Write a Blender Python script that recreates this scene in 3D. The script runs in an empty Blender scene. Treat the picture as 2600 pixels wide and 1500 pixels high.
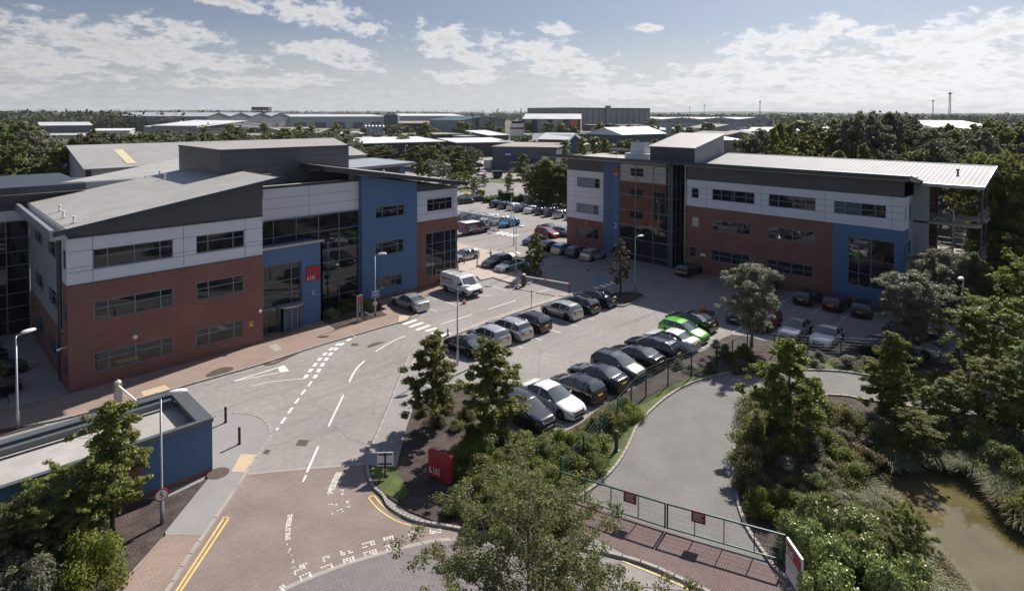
import bpy, math, random
import numpy as np
from mathutils import Vector, Matrix
R_ = math.radians
sc = bpy.context.scene
COL = sc.collection
random.seed(7)

# ------------------------------------------------------------------ camera
FP, CXP, CYP = 1552.6, 1300.0, 332.0            # focal length and optical centre of the photograph, in its pixels
PITCH, ROLL, YAW, CAMH = 0.02759, 0.002495, 0.783704, 19.2
def _cam():
    cp, sp = math.cos(PITCH), math.sin(PITCH)
    fw = np.array([0, cp, -sp]); up = np.array([0, sp, cp]); rt = np.array([1., 0, 0])
    cr, sr = math.cos(ROLL), math.sin(ROLL)
    c, s = math.cos(YAW), math.sin(YAW)
    M = np.array([[c, -s, 0], [s, c, 0], [0, 0, 1.]])
    return np.array([cr*rt+sr*up, sr*rt-cr*up, fw]) @ M
RC = _cam()
def G3(x, y, z=0.0):                            # survey point: where the line of sight meets level z
    d = RC.T @ np.array([(x-CXP)/FP, (y-CYP)/FP, 1.])
    t = (z-CAMH)/d[2]
    return (t*d[0], t*d[1], z)
def G(x, y, z=0.0):
    p = G3(x, y, z); return (p[0], p[1])
def proj(X, Y, Z):
    d = RC @ np.array([X, Y, Z-CAMH]); return FP*d[0]/d[2]+CXP, FP*d[1]/d[2]+CYP
def HT(g, ytop):                                # height of a thing standing at g
    lo, hi = -2., 90.
    for _ in range(40):
        m = (lo+hi)/2
        if proj(g[0], g[1], m)[1] > ytop: lo = m
        else: hi = m
    return lo
cam_d = bpy.data.cameras.new('camera'); cam = bpy.data.objects.new('camera', cam_d); COL.objects.link(cam)
sc.camera = cam
cam_d.sensor_width = 36; cam_d.lens = FP/2600*36
cam_d.shift_x = (1300-CXP)/2600; cam_d.shift_y = (CYP-750)/2600
cam_d.clip_start = .5; cam_d.clip_end = 30000
m3 = Matrix([list(RC[0]), list(-RC[1]), list(-RC[2])]).transposed()
cam.matrix_world = Matrix.Translation((0, 0, CAMH)) @ m3.to_4x4()

# ------------------------------------------------------------------ mesh helpers
from mathutils.geometry import tessellate_polygon
def tess(pts):
    out = []
    for t in tessellate_polygon([[Vector((p[0], p[1], 0)) for p in pts]]):
        a, b, c = [pts[i] for i in t]; cr = (b[0]-a[0])*(c[1]-a[1])-(b[1]-a[1])*(c[0]-a[0])
        out.append(t if cr > 0 else t[::-1])
    return out
class MB:
    def __init__(s): s.v = []; s.f = []; s.mi = []
    def add(s, vs, fs, m=0):
        o = len(s.v); s.v += [tuple(map(float, v)) for v in vs]
        for f in fs: s.f.append(tuple(i+o for i in f)); s.mi.append(m)
    def box(s, x0, x1, y0, y1, z0, z1, m=0):
        s.add([(x0,y0,z0),(x1,y0,z0),(x1,y1,z0),(x0,y1,z0),(x0,y0,z1),(x1,y0,z1),(x1,y1,z1),(x0,y1,z1)],
              [(0,3,2,1),(4,5,6,7),(0,1,5,4),(1,2,6,5),(2,3,7,6),(3,0,4,7)], m); return s
    def obox(s, c, hx, hy, hz, a=0, m=0):       # box centred on c turned by a about z
        ca, sa = math.cos(a), math.sin(a); P = []
        for dz in (-hz, hz):
            for dx, dy in ((-hx,-hy),(hx,-hy),(hx,hy),(-hx,hy)):
                P.append((c[0]+dx*ca-dy*sa, c[1]+dx*sa+dy*ca, c[2]+dz))
        s.add(P, [(0,3,2,1),(4,5,6,7),(0,1,5,4),(1,2,6,5),(2,3,7,6),(3,0,4,7)], m); return s
    def prism(s, pts, z0, z1, m=0, bottom=True):      # pts any winding
        a = sum(pts[i][0]*pts[(i+1) % len(pts)][1]-pts[(i+1) % len(pts)][0]*pts[i][1] for i in range(len(pts)))
        if a < 0: pts = pts[::-1]
        n = len(pts)
        top = [tuple(range(n, 2*n))] if n < 9 else [tuple(i+n for i in t) for t in tess(pts)]
        s.add([(p[0],p[1],z0) for p in pts]+[(p[0],p[1],z1) for p in pts],
              top+([tuple(range(n-1, -1, -1))] if bottom and n < 9 else [])+[(i,(i+1) % n,(i+1) % n+n,i+n) for i in range(n)], m); return s
    def hull8(s, P, m=0):                        # 8 corners, bottom ring then top ring
        s.add(P, [(0,3,2,1),(4,5,6,7),(0,1,5,4),(1,2,6,5),(2,3,7,6),(3,0,4,7)], m); return s
    def tube(s, pts, rad, n=8, m=0, cap=True):
        pts = [Vector(p) for p in pts]
        if not hasattr(rad, '__len__'): rad = [rad]*len(pts)
        o = len(s.v); k = len(pts)
        for i, p in enumerate(pts):
            d = (pts[min(i+1, k-1)]-pts[max(i-1, 0)]).normalized()
            u = d.cross(Vector((0, 0, 1))) if abs(d.z) < .9 else d.cross(Vector((1, 0, 0)))
            u.normalize(); w = d.cross(u)
            for j in range(n):
                a = 2*math.pi*j/n; q = p+(u*math.cos(a)+w*math.sin(a))*rad[i]; s.v.append(tuple(q))
        for i in range(k-1):
            for j in range(n):
                s.f.append((o+i*n+j, o+(i+1)*n+j, o+(i+1)*n+(j+1) % n, o+i*n+(j+1) % n)); s.mi.append(m)
        if cap:
            s.f.append(tuple(o+j for j in range(n))); s.mi.append(m)
            s.f.append(tuple(o+(k-1)*n+j for j in range(n-1, -1, -1))); s.mi.append(m)
        return s
    def cyl(s, x, y, z0, z1, r0, r1=None, n=12, m=0): return s.tube([(x,y,z0),(x,y,z1)], [r0, r0 if r1 is None else r1], n, m)
    def lathe(s, prof, n=16, c=(0,0,0), axis='z', m=0):  # prof [(r,h)]
        o = len(s.v)
        for r, h in prof:
            for j in range(n):
                a = 2*math.pi*j/n; x, y = r*math.cos(a), r*math.sin(a)
                p = (x, y, h) if axis == 'z' else (x, h, y)
                s.v.append((c[0]+p[0], c[1]+p[1], c[2]+p[2]))
        for i in range(len(prof)-1):
            for j in range(n):
                s.f.append((o+i*n+j, o+i*n+(j+1) % n, o+(i+1)*n+(j+1) % n, o+(i+1)*n+j)); s.mi.append(m)
        return s
    def mesh(s, name, mats, smooth=False):
        me = bpy.data.meshes.new(name)
        me.from_pydata(s.v, [], s.f)
        for mt in (mats if isinstance(mats, (list, tuple)) else [mats]): me.materials.append(mt)
        me.polygons.foreach_set('material_index', s.mi)
        if smooth: me.polygons.foreach_set('use_smooth', [True]*len(s.f))
        me.update(); return me
    def build(s, name, mats, parent=None, smooth=False):
        o = bpy.data.objects.new(name, s.mesh(name, mats, smooth)); COL.objects.link(o)
        if parent is not None: o.parent = parent
        return o
def tag(o, label=None, cat=None, group=None, kind=None):
    if label: o['label'] = label
    if cat: o['category'] = cat
    if group: o['group'] = group
    if kind: o['kind'] = kind
    return o
def thing(name, label, cat, loc=(0,0,0), rz=0, group=None):
    o = bpy.data.objects.new(name, None); COL.objects.link(o); o.empty_display_size = .3
    o.location = loc if len(loc) == 3 else (loc[0], loc[1], 0); o.rotation_euler = (0, 0, rz)
    return tag(o, label, cat, group)
def dup(root, loc=None, rz=None, label=None, group=None, scale=None):
    def cp(o, par):
        c = o.copy(); COL.objects.link(c); c.parent = par
        for k in o.children: cp(k, c)
        return c
    r = cp(root, None)
    if loc is not None: r.location = loc if len(loc) == 3 else (loc[0], loc[1], 0)
    if rz is not None: r.rotation_euler = (0, 0, rz)
    if scale is not None: r.scale = scale if hasattr(scale, '__len__') else (scale,)*3
    if label: r['label'] = label
    if group: r['group'] = group
    return r
def struct(name, mb, mats): return tag(mb.build(name, mats), kind='structure')

# ------------------------------------------------------------------ materials
def N(nt, t, **kw):
    n = nt.nodes.new(t)
    for k, v in kw.items(): setattr(n, k, v)
    return n
def mat(name, col, rough=.7, metal=0., spec=.5, var=.12, vs=1.2, fine=0., bump=0., coat=0., emit=None, ior=1.45, trans=0.):
    m = bpy.data.materials.new(name); m.use_nodes = True; nt = m.node_tree; b = nt.nodes['Principled BSDF']; L = nt.links
    b.inputs['Base Color'].default_value = (*col, 1); b.inputs['Roughness'].default_value = rough; b.inputs['Metallic'].default_value = metal
    b.inputs['Specular IOR Level'].default_value = spec; b.inputs['Coat Weight'].default_value = coat; b.inputs['Coat Roughness'].default_value = .03
    b.inputs['IOR'].default_value = ior
    if var or fine:
        g = N(nt, 'ShaderNodeNewGeometry'); src = g.outputs['Position']
        n1 = N(nt, 'ShaderNodeTexNoise'); n1.inputs['Scale'].default_value = vs; n1.inputs['Detail'].default_value = 6; L.new(src, n1.inputs['Vector'])
        mr = N(nt, 'ShaderNodeMapRange'); mr.inputs['From Min'].default_value = .3; mr.inputs['From Max'].default_value = .7
        mr.inputs['To Min'].default_value = 1-var; mr.inputs['To Max'].default_value = 1+var; L.new(n1.outputs['Fac'], mr.inputs['Value'])
        f = mr.outputs[0]
        if fine:
            n2 = N(nt, 'ShaderNodeTexNoise'); n2.inputs['Scale'].default_value = vs*14; n2.inputs['Detail'].default_value = 3; L.new(src, n2.inputs['Vector'])
            m2 = N(nt, 'ShaderNodeMapRange'); m2.inputs['From Min'].default_value = .3; m2.inputs['From Max'].default_value = .7
            m2.inputs['To Min'].default_value = 1-fine; m2.inputs['To Max'].default_value = 1+fine; L.new(n2.outputs['Fac'], m2.inputs['Value'])
            mu = N(nt, 'ShaderNodeMath', operation='MULTIPLY'); L.new(f, mu.inputs[0]); L.new(m2.outputs[0], mu.inputs[1]); f = mu.outputs[0]
        vm = N(nt, 'ShaderNodeVectorMath', operation='SCALE'); vm.inputs[0].default_value = col; L.new(f, vm.inputs['Scale'])
        L.new(vm.outputs[0], b.inputs['Base Color'])
        if bump:
            bp = N(nt, 'ShaderNodeBump'); bp.inputs['Strength'].default_value = bump; bp.inputs['Distance'].default_value = .05
            L.new((n2 if fine else n1).outputs['Fac'], bp.inputs['Height']); L.new(bp.outputs[0], b.inputs['Normal'])
    if emit: b.inputs['Emission Color'].default_value = (*emit[:3], 1); b.inputs['Emission Strength'].default_value = emit[3]
    return m
def brickmat(name, c1, c2, mortar, bw, bh, rough=.85, rot=0., msize=.012, var=.15, wall=False):
    m = bpy.data.materials.new(name); m.use_nodes = True; nt = m.node_tree; b = nt.nodes['Principled BSDF']; L = nt.links
    b.inputs['Roughness'].default_value = rough; b.inputs['Specular IOR Level'].default_value = .3
    g = N(nt, 'ShaderNodeNewGeometry'); src = g.outputs['Position']
    if wall:                                    # courses run along the wall, whichever way it faces
        sx = N(nt, 'ShaderNodeSeparateXYZ'); L.new(src, sx.inputs[0]); ad = N(nt, 'ShaderNodeMath', operation='ADD'); L.new(sx.outputs[0], ad.inputs[0]); L.new(sx.outputs[1], ad.inputs[1])
        cx = N(nt, 'ShaderNodeCombineXYZ'); L.new(ad.outputs[0], cx.inputs[0]); L.new(sx.outputs[2], cx.inputs[1]); src2 = cx.outputs[0]
    else:
        mp = N(nt, 'ShaderNodeMapping'); mp.inputs['Rotation'].default_value = (0, 0, rot); L.new(src, mp.inputs['Vector']); src2 = mp.outputs[0]
    t = N(nt, 'ShaderNodeTexBrick'); L.new(src2, t.inputs['Vector']); t.inputs['Scale'].default_value = 1.
    t.inputs['Brick Width'].default_value = bw; t.inputs['Row Height'].default_value = bh; t.inputs['Mortar Size'].default_value = msize
    t.inputs['Color1'].default_value = (*c1, 1); t.inputs['Color2'].default_value = (*c2, 1); t.inputs['Mortar'].default_value = (*mortar, 1)
    n1 = N(nt, 'ShaderNodeTexNoise'); n1.inputs['Scale'].default_value = .45; n1.inputs['Detail'].default_value = 8; L.new(g.outputs['Position'], n1.inputs['Vector'])
    mr = N(nt, 'ShaderNodeMapRange'); mr.inputs['From Min'].default_value = .3; mr.inputs['From Max'].default_value = .7
    mr.inputs['To Min'].default_value = 1-var; mr.inputs['To Max'].default_value = 1+var; L.new(n1.outputs['Fac'], mr.inputs['Value'])
    vm = N(nt, 'ShaderNodeVectorMath', operation='SCALE'); L.new(t.outputs['Color'], vm.inputs[0]); L.new(mr.outputs[0], vm.inputs['Scale']); L.new(vm.outputs[0], b.inputs['Base Color'])
    return m
def seammat(name, col, axis, pitch, rough=.35, metal=.6, width=.1, dark=.6, spec=.5):   # standing seam metal: ribs every «pitch» metres along an axis
    m = bpy.data.materials.new(name); m.use_nodes = True; nt = m.node_tree; b = nt.nodes['Principled BSDF']; L = nt.links
    b.inputs['Roughness'].default_value = rough; b.inputs['Metallic'].default_value = metal; b.inputs['Specular IOR Level'].default_value = spec
    g = N(nt, 'ShaderNodeNewGeometry'); sx = N(nt, 'ShaderNodeSeparateXYZ'); L.new(g.outputs['Position'], sx.inputs[0])
    md = N(nt, 'ShaderNodeMath', operation='DIVIDE'); L.new(sx.outputs[axis], md.inputs[0]); md.inputs[1].default_value = pitch
    fr = N(nt, 'ShaderNodeMath', operation='FRACT'); L.new(md.outputs[0], fr.inputs[0])
    lt = N(nt, 'ShaderNodeMath', operation='LESS_THAN'); L.new(fr.outputs[0], lt.inputs[0]); lt.inputs[1].default_value = width
    n1 = N(nt, 'ShaderNodeTexNoise'); n1.inputs['Scale'].default_value = .5; n1.inputs['Detail'].default_value = 6; L.new(g.outputs['Position'], n1.inputs['Vector'])
    mr = N(nt, 'ShaderNodeMapRange'); mr.inputs['From Min'].default_value = .3; mr.inputs['From Max'].default_value = .7; mr.inputs['To Min'].default_value = .9; mr.inputs['To Max'].default_value = 1.08
    L.new(n1.outputs['Fac'], mr.inputs['Value'])
    mx = N(nt, 'ShaderNodeMix', data_type='RGBA'); mx.inputs['A'].default_value = (*col, 1); mx.inputs['B'].default_value = (*[c*dark for c in col], 1); L.new(lt.outputs[0], mx.inputs['Factor'])
    vm = N(nt, 'ShaderNodeVectorMath', operation='SCALE'); L.new(mx.outputs['Result'], vm.inputs[0]); L.new(mr.outputs[0], vm.inputs['Scale']); L.new(vm.outputs[0], b.inputs['Base Color'])
    return m
def leafmat(name, c1, c2, rough=.55, trans=.45):
    m = bpy.data.materials.new(name); m.use_nodes = True; nt = m.node_tree; b = nt.nodes['Principled BSDF']; L = nt.links
    g = N(nt, 'ShaderNodeNewGeometry'); oi = N(nt, 'ShaderNodeObjectInfo')
    n1 = N(nt, 'ShaderNodeTexNoise'); n1.inputs['Scale'].default_value = .7; n1.inputs['Detail'].default_value = 3; L.new(g.outputs['Position'], n1.inputs['Vector'])
    ad = N(nt, 'ShaderNodeMath', operation='ADD'); L.new(g.outputs['Random Per Island'], ad.inputs[0]); L.new(n1.outputs['Fac'], ad.inputs[1])
    mr = N(nt, 'ShaderNodeMapRange'); mr.inputs['From Min'].default_value = .3; mr.inputs['From Max'].default_value = 1.35; L.new(ad.outputs[0], mr.inputs['Value'])
    mx = N(nt, 'ShaderNodeMix', data_type='RGBA'); mx.inputs['A'].default_value = (*c1, 1); mx.inputs['B'].default_value = (*c2, 1); L.new(mr.outputs[0], mx.inputs['Factor'])
    hs = N(nt, 'ShaderNodeHueSaturation'); L.new(mx.outputs['Result'], hs.inputs['Color'])
    m1 = N(nt, 'ShaderNodeMapRange'); m1.inputs['To Min'].default_value = .485; m1.inputs['To Max'].default_value = .515; L.new(oi.outputs['Random'], m1.inputs['Value']); L.new(m1.outputs[0], hs.inputs['Hue'])
    m2 = N(nt, 'ShaderNodeMapRange'); m2.inputs['To Min'].default_value = .8; m2.inputs['To Max'].default_value = 1.2; L.new(oi.outputs['Random'], m2.inputs['Value']); L.new(m2.outputs[0], hs.inputs['Value'])
    L.new(hs.outputs[0], b.inputs['Base Color']); b.inputs['Roughness'].default_value = rough; b.inputs['Specular IOR Level'].default_value = .35
    tr = N(nt, 'ShaderNodeBsdfTranslucent'); L.new(hs.outputs[0], tr.inputs['Color'])
    ms = N(nt, 'ShaderNodeMixShader'); ms.inputs[0].default_value = trans; L.new(b.outputs[0], ms.inputs[1]); L.new(tr.outputs[0], ms.inputs[2])
    L.new(ms.outputs[0], nt.nodes['Material Output'].inputs['Surface'])
    return m
def glassmat(name, col=(.012,.014,.018), ior=1.62, rough=.02):
    m = bpy.data.materials.new(name); m.use_nodes = True; nt = m.node_tree; b = nt.nodes['Principled BSDF']
    b.inputs['Base Color'].default_value = (*col, 1); b.inputs['Roughness'].default_value = rough; b.inputs['IOR'].default_value = ior; b.inputs['Specular IOR Level'].default_value = .5
    g = N(nt, 'ShaderNodeNewGeometry'); n1 = N(nt, 'ShaderNodeTexNoise'); n1.inputs['Scale'].default_value = .35; n1.inputs['Detail'].default_value = 1
    nt.links.new(g.outputs['Position'], n1.inputs['Vector'])
    bp = N(nt, 'ShaderNodeBump'); bp.inputs['Strength'].default_value = .06; bp.inputs['Distance'].default_value = .12; nt.links.new(n1.outputs['Fac'], bp.inputs['Height']); nt.links.new(bp.outputs[0], b.inputs['Normal'])
    return m
M = {}
M['asphalt'] = mat('asphalt', (.262,.243,.230), .9, var=.10, vs=.16, fine=.10, bump=.15, spec=.25)
M['asphalt_dark'] = mat('old_asphalt', (.188,.180,.170), .9, var=.12, vs=.5, fine=.10, bump=.2, spec=.25)
# tarmac: broad worn tracks, blotches and hairline cracks
nt = M['asphalt'].node_tree; L = nt.links; bsn = nt.nodes['Principled BSDF']; src = bsn.inputs['Base Color'].links[0].from_socket
g_ = N(nt, 'ShaderNodeNewGeometry'); d1 = N(nt, 'ShaderNodeTexNoise'); d1.inputs['Scale'].default_value = .7; d1.inputs['Detail'].default_value = 5; L.new(g_.outputs['Position'], d1.inputs['Vector'])
mxv = N(nt, 'ShaderNodeMix', data_type='VECTOR'); mxv.inputs['Factor'].default_value = .35; L.new(g_.outputs['Position'], mxv.inputs['A']); L.new(d1.outputs['Color'], mxv.inputs['B'])
vo = N(nt, 'ShaderNodeTexVoronoi', feature='DISTANCE_TO_EDGE'); vo.inputs['Scale'].default_value = .16; L.new(mxv.outputs['Result'], vo.inputs['Vector'])
m1 = N(nt, 'ShaderNodeMapRange'); m1.inputs['From Min'].default_value = .001; m1.inputs['From Max'].default_value = .006; m1.inputs['To Min'].default_value = .85; m1.inputs['To Max'].default_value = 1.; L.new(vo.outputs['Distance'], m1.inputs['Value'])
st = N(nt, 'ShaderNodeMapping'); st.inputs['Rotation'].default_value = (0, 0, .7); st.inputs['Scale'].default_value = (.08, .9, 1); L.new(g_.outputs['Position'], st.inputs['Vector'])
n3 = N(nt, 'ShaderNodeTexNoise'); n3.inputs['Scale'].default_value = .8; n3.inputs['Detail'].default_value = 5; n3.inputs['Distortion'].default_value = .6; L.new(st.outputs[0], n3.inputs['Vector'])
m2 = N(nt, 'ShaderNodeMapRange'); m2.inputs['From Min'].default_value = .56; m2.inputs['From Max'].default_value = .72; m2.inputs['To Min'].default_value = 1.03; m2.inputs['To Max'].default_value = .80; L.new(n3.outputs['Fac'], m2.inputs['Value'])
n4 = N(nt, 'ShaderNodeTexNoise'); n4.inputs['Scale'].default_value = .9; n4.inputs['Detail'].default_value = 8; n4.inputs['Roughness'].default_value = .7; L.new(g_.outputs['Position'], n4.inputs['Vector'])
m3_ = N(nt, 'ShaderNodeMapRange'); m3_.inputs['From Min'].default_value = .60; m3_.inputs['From Max'].default_value = .72; m3_.inputs['To Min'].default_value = 1.; m3_.inputs['To Max'].default_value = .78; L.new(n4.outputs['Fac'], m3_.inputs['Value'])
p1 = N(nt, 'ShaderNodeMath', operation='MULTIPLY'); L.new(m1.outputs[0], p1.inputs[0]); L.new(m2.outputs[0], p1.inputs[1]); p2 = N(nt, 'ShaderNodeMath', operation='MULTIPLY'); L.new(p1.outputs[0], p2.inputs[0]); L.new(m3_.outputs[0], p2.inputs[1])
vs_ = N(nt, 'ShaderNodeVectorMath', operation='SCALE'); L.new(src, vs_.inputs[0]); L.new(p2.outputs[0], vs_.inputs['Scale']); L.new(vs_.outputs[0], bsn.inputs['Base Color'])
M['worn_paint'] = mat('worn_road_paint', (.60,.57,.53), .8, var=.2, vs=4, fine=.3)
M['footway'] = mat('footway_asphalt', (.27,.257,.25), .9, var=.06, vs=.6, fine=.07, spec=.25)
M['concrete'] = mat('kerb_concrete', (.33,.30,.27), .85, var=.12, vs=1.5, fine=.08)
M['plaza'] = mat('plaza_paving', (.40,.34,.29), .85, var=.08, vs=1.0, fine=.05)
M['blocks'] = brickmat('herringbone_block', (.27,.212,.184), (.225,.182,.165), (.165,.135,.118), .21, .105, rot=.5, msize=.012, var=.14)
M['blocks_grey'] = brickmat('grey_block', (.22,.195,.19), (.185,.165,.165), (.12,.105,.105), .24, .12, rot=1.1, msize=.012, var=.08)
M['blocks_foot'] = brickmat('footway_block', (.30,.225,.185), (.265,.195,.16), (.18,.14,.12), .30, .15, rot=.0, msize=.010, var=.1)
M['blocks_red'] = brickmat('red_block', (.18,.125,.113), (.145,.103,.096), (.10,.07,.065), .21, .105, rot=R_(-10), msize=.014, var=.12)
M['tactile'] = mat('tactile_paving', (.50,.39,.26), .85, var=.06, vs=3)
M['white_line'] = mat('white_road_paint', (.72,.70,.66), .7, var=.08, vs=3, fine=.12)
M['yellow_line'] = mat('yellow_road_paint', (.62,.46,.16), .7, var=.15, vs=3, fine=.2)
M['iron'] = mat('cast_iron', (.09,.065,.055), .7, var=.2, vs=5)
M['mulch'] = mat('bark_mulch', (.066,.050,.043), .95, var=.45, vs=1.2, fine=.8, bump=.9)
M['grass'] = mat('mown_grass', (.075,.105,.022), .9, var=.35, vs=.8, fine=.35, bump=.6)
M['field'] = mat('rough_ground', (.085,.085,.045), .95, var=.45, vs=.02, fine=.3)
M['stain'] = mat('damp_stain', (.085,.068,.05), .6, var=.2, vs=2)
M['brick'] = brickmat('red_brick', (.265,.112,.090), (.195,.090,.074), (.19,.125,.11), .225, .075, msize=.008, var=.12, wall=True)
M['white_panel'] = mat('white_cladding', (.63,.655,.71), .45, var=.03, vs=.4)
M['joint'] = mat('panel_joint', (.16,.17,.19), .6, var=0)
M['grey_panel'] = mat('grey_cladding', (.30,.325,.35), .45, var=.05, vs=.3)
M['dark_panel'] = mat('charcoal_cladding', (.075,.080,.094), .45, var=.06, vs=.4)
M['trim'] = mat('dark_metal_trim', (.055,.068,.085), .4, metal=.3, var=.08)
M['blue'] = mat('blue_render', (.088,.165,.295), .75, var=.05, vs=.5, fine=.03)
M['coping'] = mat('stone_coping', (.55,.48,.38), .8, var=.1, vs=2)
M['frame'] = mat('window_frame_metal', (.17,.22,.28), .4, metal=.2, var=0)
M['glass'] = glassmat('tinted_glazing')
M['glass_dark'] = glassmat('dark_glazing', (.008,.009,.012), 1.6)
M['roof_seam'] = seammat('standing_seam_roof', (.37,.36,.335), 1, .7, .6, .05, .12, .62)
M['roof_white'] = seammat('bright_standing_seam_roof', (.37,.37,.38), 1, .42, .7, .0, .26, .45, .2)
M['roof_mid'] = mat('grey_roof_sheet', (.29,.285,.275), .75, var=.08, vs=.4)
M['roof_plain'] = mat('roof_membrane', (.36,.345,.32), .8, var=.22, vs=.5, fine=.06)
M['galv'] = mat('galvanised_steel', (.38,.40,.42), .45, metal=.6, var=.08)
M['white'] = mat('white_paint', (.72,.72,.70), .4, var=.04)
M['black'] = mat('black_paint', (.014,.014,.015), .45, var=0)
M['red'] = mat('red_paint', (.34,.022,.032), .45, var=.06)
M['maroon'] = mat('maroon_plate', (.17,.02,.03), .5, var=.06)
M['orange'] = mat('orange_paint', (.75,.16,.03), .5, var=0)
M['yellow'] = mat('yellow_paint', (.65,.48,.04), .5, var=0)
M['green'] = mat('green_steel', (.012,.075,.055), .45, var=.08)
M['signblue'] = mat('blue_sign_face', (.04,.10,.32), .5, var=0)
M['bark'] = mat('tree_bark', (.085,.07,.055), .9, var=.35, vs=5)
M['bark_pale'] = mat('pale_bark', (.20,.185,.16), .9, var=.3, vs=6)
M['rubber'] = mat('tyre_rubber', (.012,.012,.012), .8, var=0)
M['rim'] = mat('alloy_rim', (.38,.38,.39), .35, metal=.8, var=0)
M['carglass'] = glassmat('car_glass', (.06,.078,.082), 1.75, .03)
M['headlight'] = mat('headlight_lens', (.55,.57,.6), .12, var=0, spec=.8)
M['taillight'] = mat('taillight_lens', (.35,.012,.015), .15, var=0, spec=.8)
M['plate_y'] = mat('yellow_plate', (.62,.42,.05), .5, var=0)
M['plate_w'] = mat('white_plate', (.7,.7,.68), .5, var=0)
M['under'] = mat('dark_plastic', (.015,.015,.016), .6, var=0)

# ------------------------------------------------------------------ light and sky
SUN_AZ, SUN_EL = R_(10.5), R_(41)
sd = Vector((math.cos(SUN_EL)*math.cos(SUN_AZ), math.cos(SUN_EL)*math.sin(SUN_AZ), math.sin(SUN_EL)))
sl = bpy.data.lights.new('sun', 'SUN'); sl.energy = 4.9; sl.angle = R_(.5); sl.color = (1, .93, .85)
so = bpy.data.objects.new('sun', sl); COL.objects.link(so); so.rotation_euler = sd.to_track_quat('Z', 'Y').to_euler()
sc.view_settings.view_transform = 'Standard'; sc.view_settings.look = 'None'; sc.view_settings.exposure = 0.55; sc.view_settings.gamma = 1

w = bpy.data.worlds.new('World'); sc.world = w; w.use_nodes = True; nt = w.node_tree; L = nt.links; nt.nodes.clear()
out = N(nt, 'ShaderNodeOutputWorld'); bg = N(nt, 'ShaderNodeBackground'); L.new(bg.outputs[0], out.inputs[0]); bg.inputs['Strength'].default_value = .085
sky = N(nt, 'ShaderNodeTexSky', sky_type='NISHITA'); sky.sun_disc = False; sky.sun_elevation = SUN_EL; sky.sun_rotation = math.pi/2-SUN_AZ
sky.air_density = 1.0; sky.dust_density = 1.2; sky.ozone_density = 1.5
tc = N(nt, 'ShaderNodeTexCoord'); sp = N(nt, 'ShaderNodeSeparateXYZ'); L.new(tc.outputs['Generated'], sp.inputs[0])
def MA(op, a, b=None, c=None, clamp=False):
    n = N(nt, 'ShaderNodeMath', operation=op); n.use_clamp = clamp
    for i, v in enumerate((a, b, c)):
        if v is None: continue
        if isinstance(v, (int, float)): n.inputs[i].default_value = v
        else: L.new(v, n.inputs[i])
    return n.outputs[0]
az = MA('ARCTAN2', sp.outputs[1], sp.outputs[0])          # sky azimuth and elevation, radians
el = MA('ARCSINE', sp.outputs[2])
uv = N(nt, 'ShaderNodeCombineXYZ'); L.new(az, uv.inputs[0]); L.new(el, uv.inputs[1])
# cloud noise: flattened with height above the horizon, as a cloud deck looks
cz = MA('ADD', MA('MAXIMUM', el, 0.), .10); sfac = MA('DIVIDE', .16, cz)
cu = N(nt, 'ShaderNodeCombineXYZ'); L.new(MA('MULTIPLY', az, 13.), cu.inputs[0]); L.new(MA('MULTIPLY', MA('LOGARITHM', cz, 2.718), 6.0), cu.inputs[1])
nz = N(nt, 'ShaderNodeTexNoise'); nz.inputs['Scale'].default_value = 1.7; nz.inputs['Detail'].default_value = 12; nz.inputs['Roughness'].default_value = .6; L.new(cu.outputs[0], nz.inputs['Vector'])
nz2 = N(nt, 'ShaderNodeTexNoise'); nz2.inputs['Scale'].default_value = 3.6; nz2.inputs['Detail'].default_value = 10; nz2.inputs['Roughness'].default_value = .62; L.new(cu.outputs[0], nz2.inputs['Vector'])
def sky_dir(x, y):
    d = RC.T @ np.array([(x-CXP)/FP, (y-CYP)/FP, 1.]); d /= np.linalg.norm(d); return math.atan2(d[1], d[0]), math.asin(d[2])
CL = [(800,35,215,34,12),(600,10,120,22,10),(445,75,130,26,9),(280,115,330,50,8),(70,150,190,50,4),(520,155,150,32,5),(830,130,125,34,6),(905,172,80,20,4),(1130,95,90,34,14),
      (1180,140,140,30,12),(1300,120,60,20,5),(1400,150,215,50,14),(1180,197,115,20,0),(1640,70,40,14,0),(1410,75,60,20,4),(1990,115,150,42,0),(2110,70,60,28,0),(2180,85,50,18,0),(2420,95,210,52,-4),
      (2560,70,120,40,0),(1850,170,140,24,0),(2050,175,150,30,0),(2330,180,310,60,-3),(2560,230,200,50,0),(1950,225,420,48,0),(1650,235,260,26,0),(40,230,60,20,0),(780,200,70,18,0),(620,210,200,16,0),(1700,215,60,18,0)]
dmin = None
for (x, y, rx, ry, ang) in CL:
    a0, e0 = sky_dir(x, y); mp = N(nt, 'ShaderNodeMapping', vector_type='TEXTURE')
    mp.inputs['Location'].default_value = (a0, e0, 0); mp.inputs['Scale'].default_value = (rx/FP, ry/FP, 1)
    mp.inputs['Rotation'].default_value = (0, 0, R_(ang))
    L.new(uv.outputs[0], mp.inputs['Vector'])
    ln = N(nt, 'ShaderNodeVectorMath', operation='LENGTH'); L.new(mp.outputs[0], ln.inputs[0])
    dmin = ln.outputs['Value'] if dmin is None else MA('MINIMUM', dmin, ln.outputs['Value'])
shape = MA('SUBTRACT', 1.0, dmin); shape = MA('MAXIMUM', shape, -1.2)
dens = MA('ADD', MA('MULTIPLY', shape, .85), MA('MULTIPLY', MA('SUBTRACT', nz.outputs['Fac'], .5), 2.4))
dens = MA('ADD', dens, MA('MULTIPLY', MA('SUBTRACT', nz2.outputs['Fac'], .5), 1.9))
cov = N(nt, 'ShaderNodeMapRange', interpolation_type='SMOOTHSTEP'); cov.inputs['From Min'].default_value = -.02; cov.inputs['From Max'].default_value = .66; L.new(dens, cov.inputs['Value'])
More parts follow.
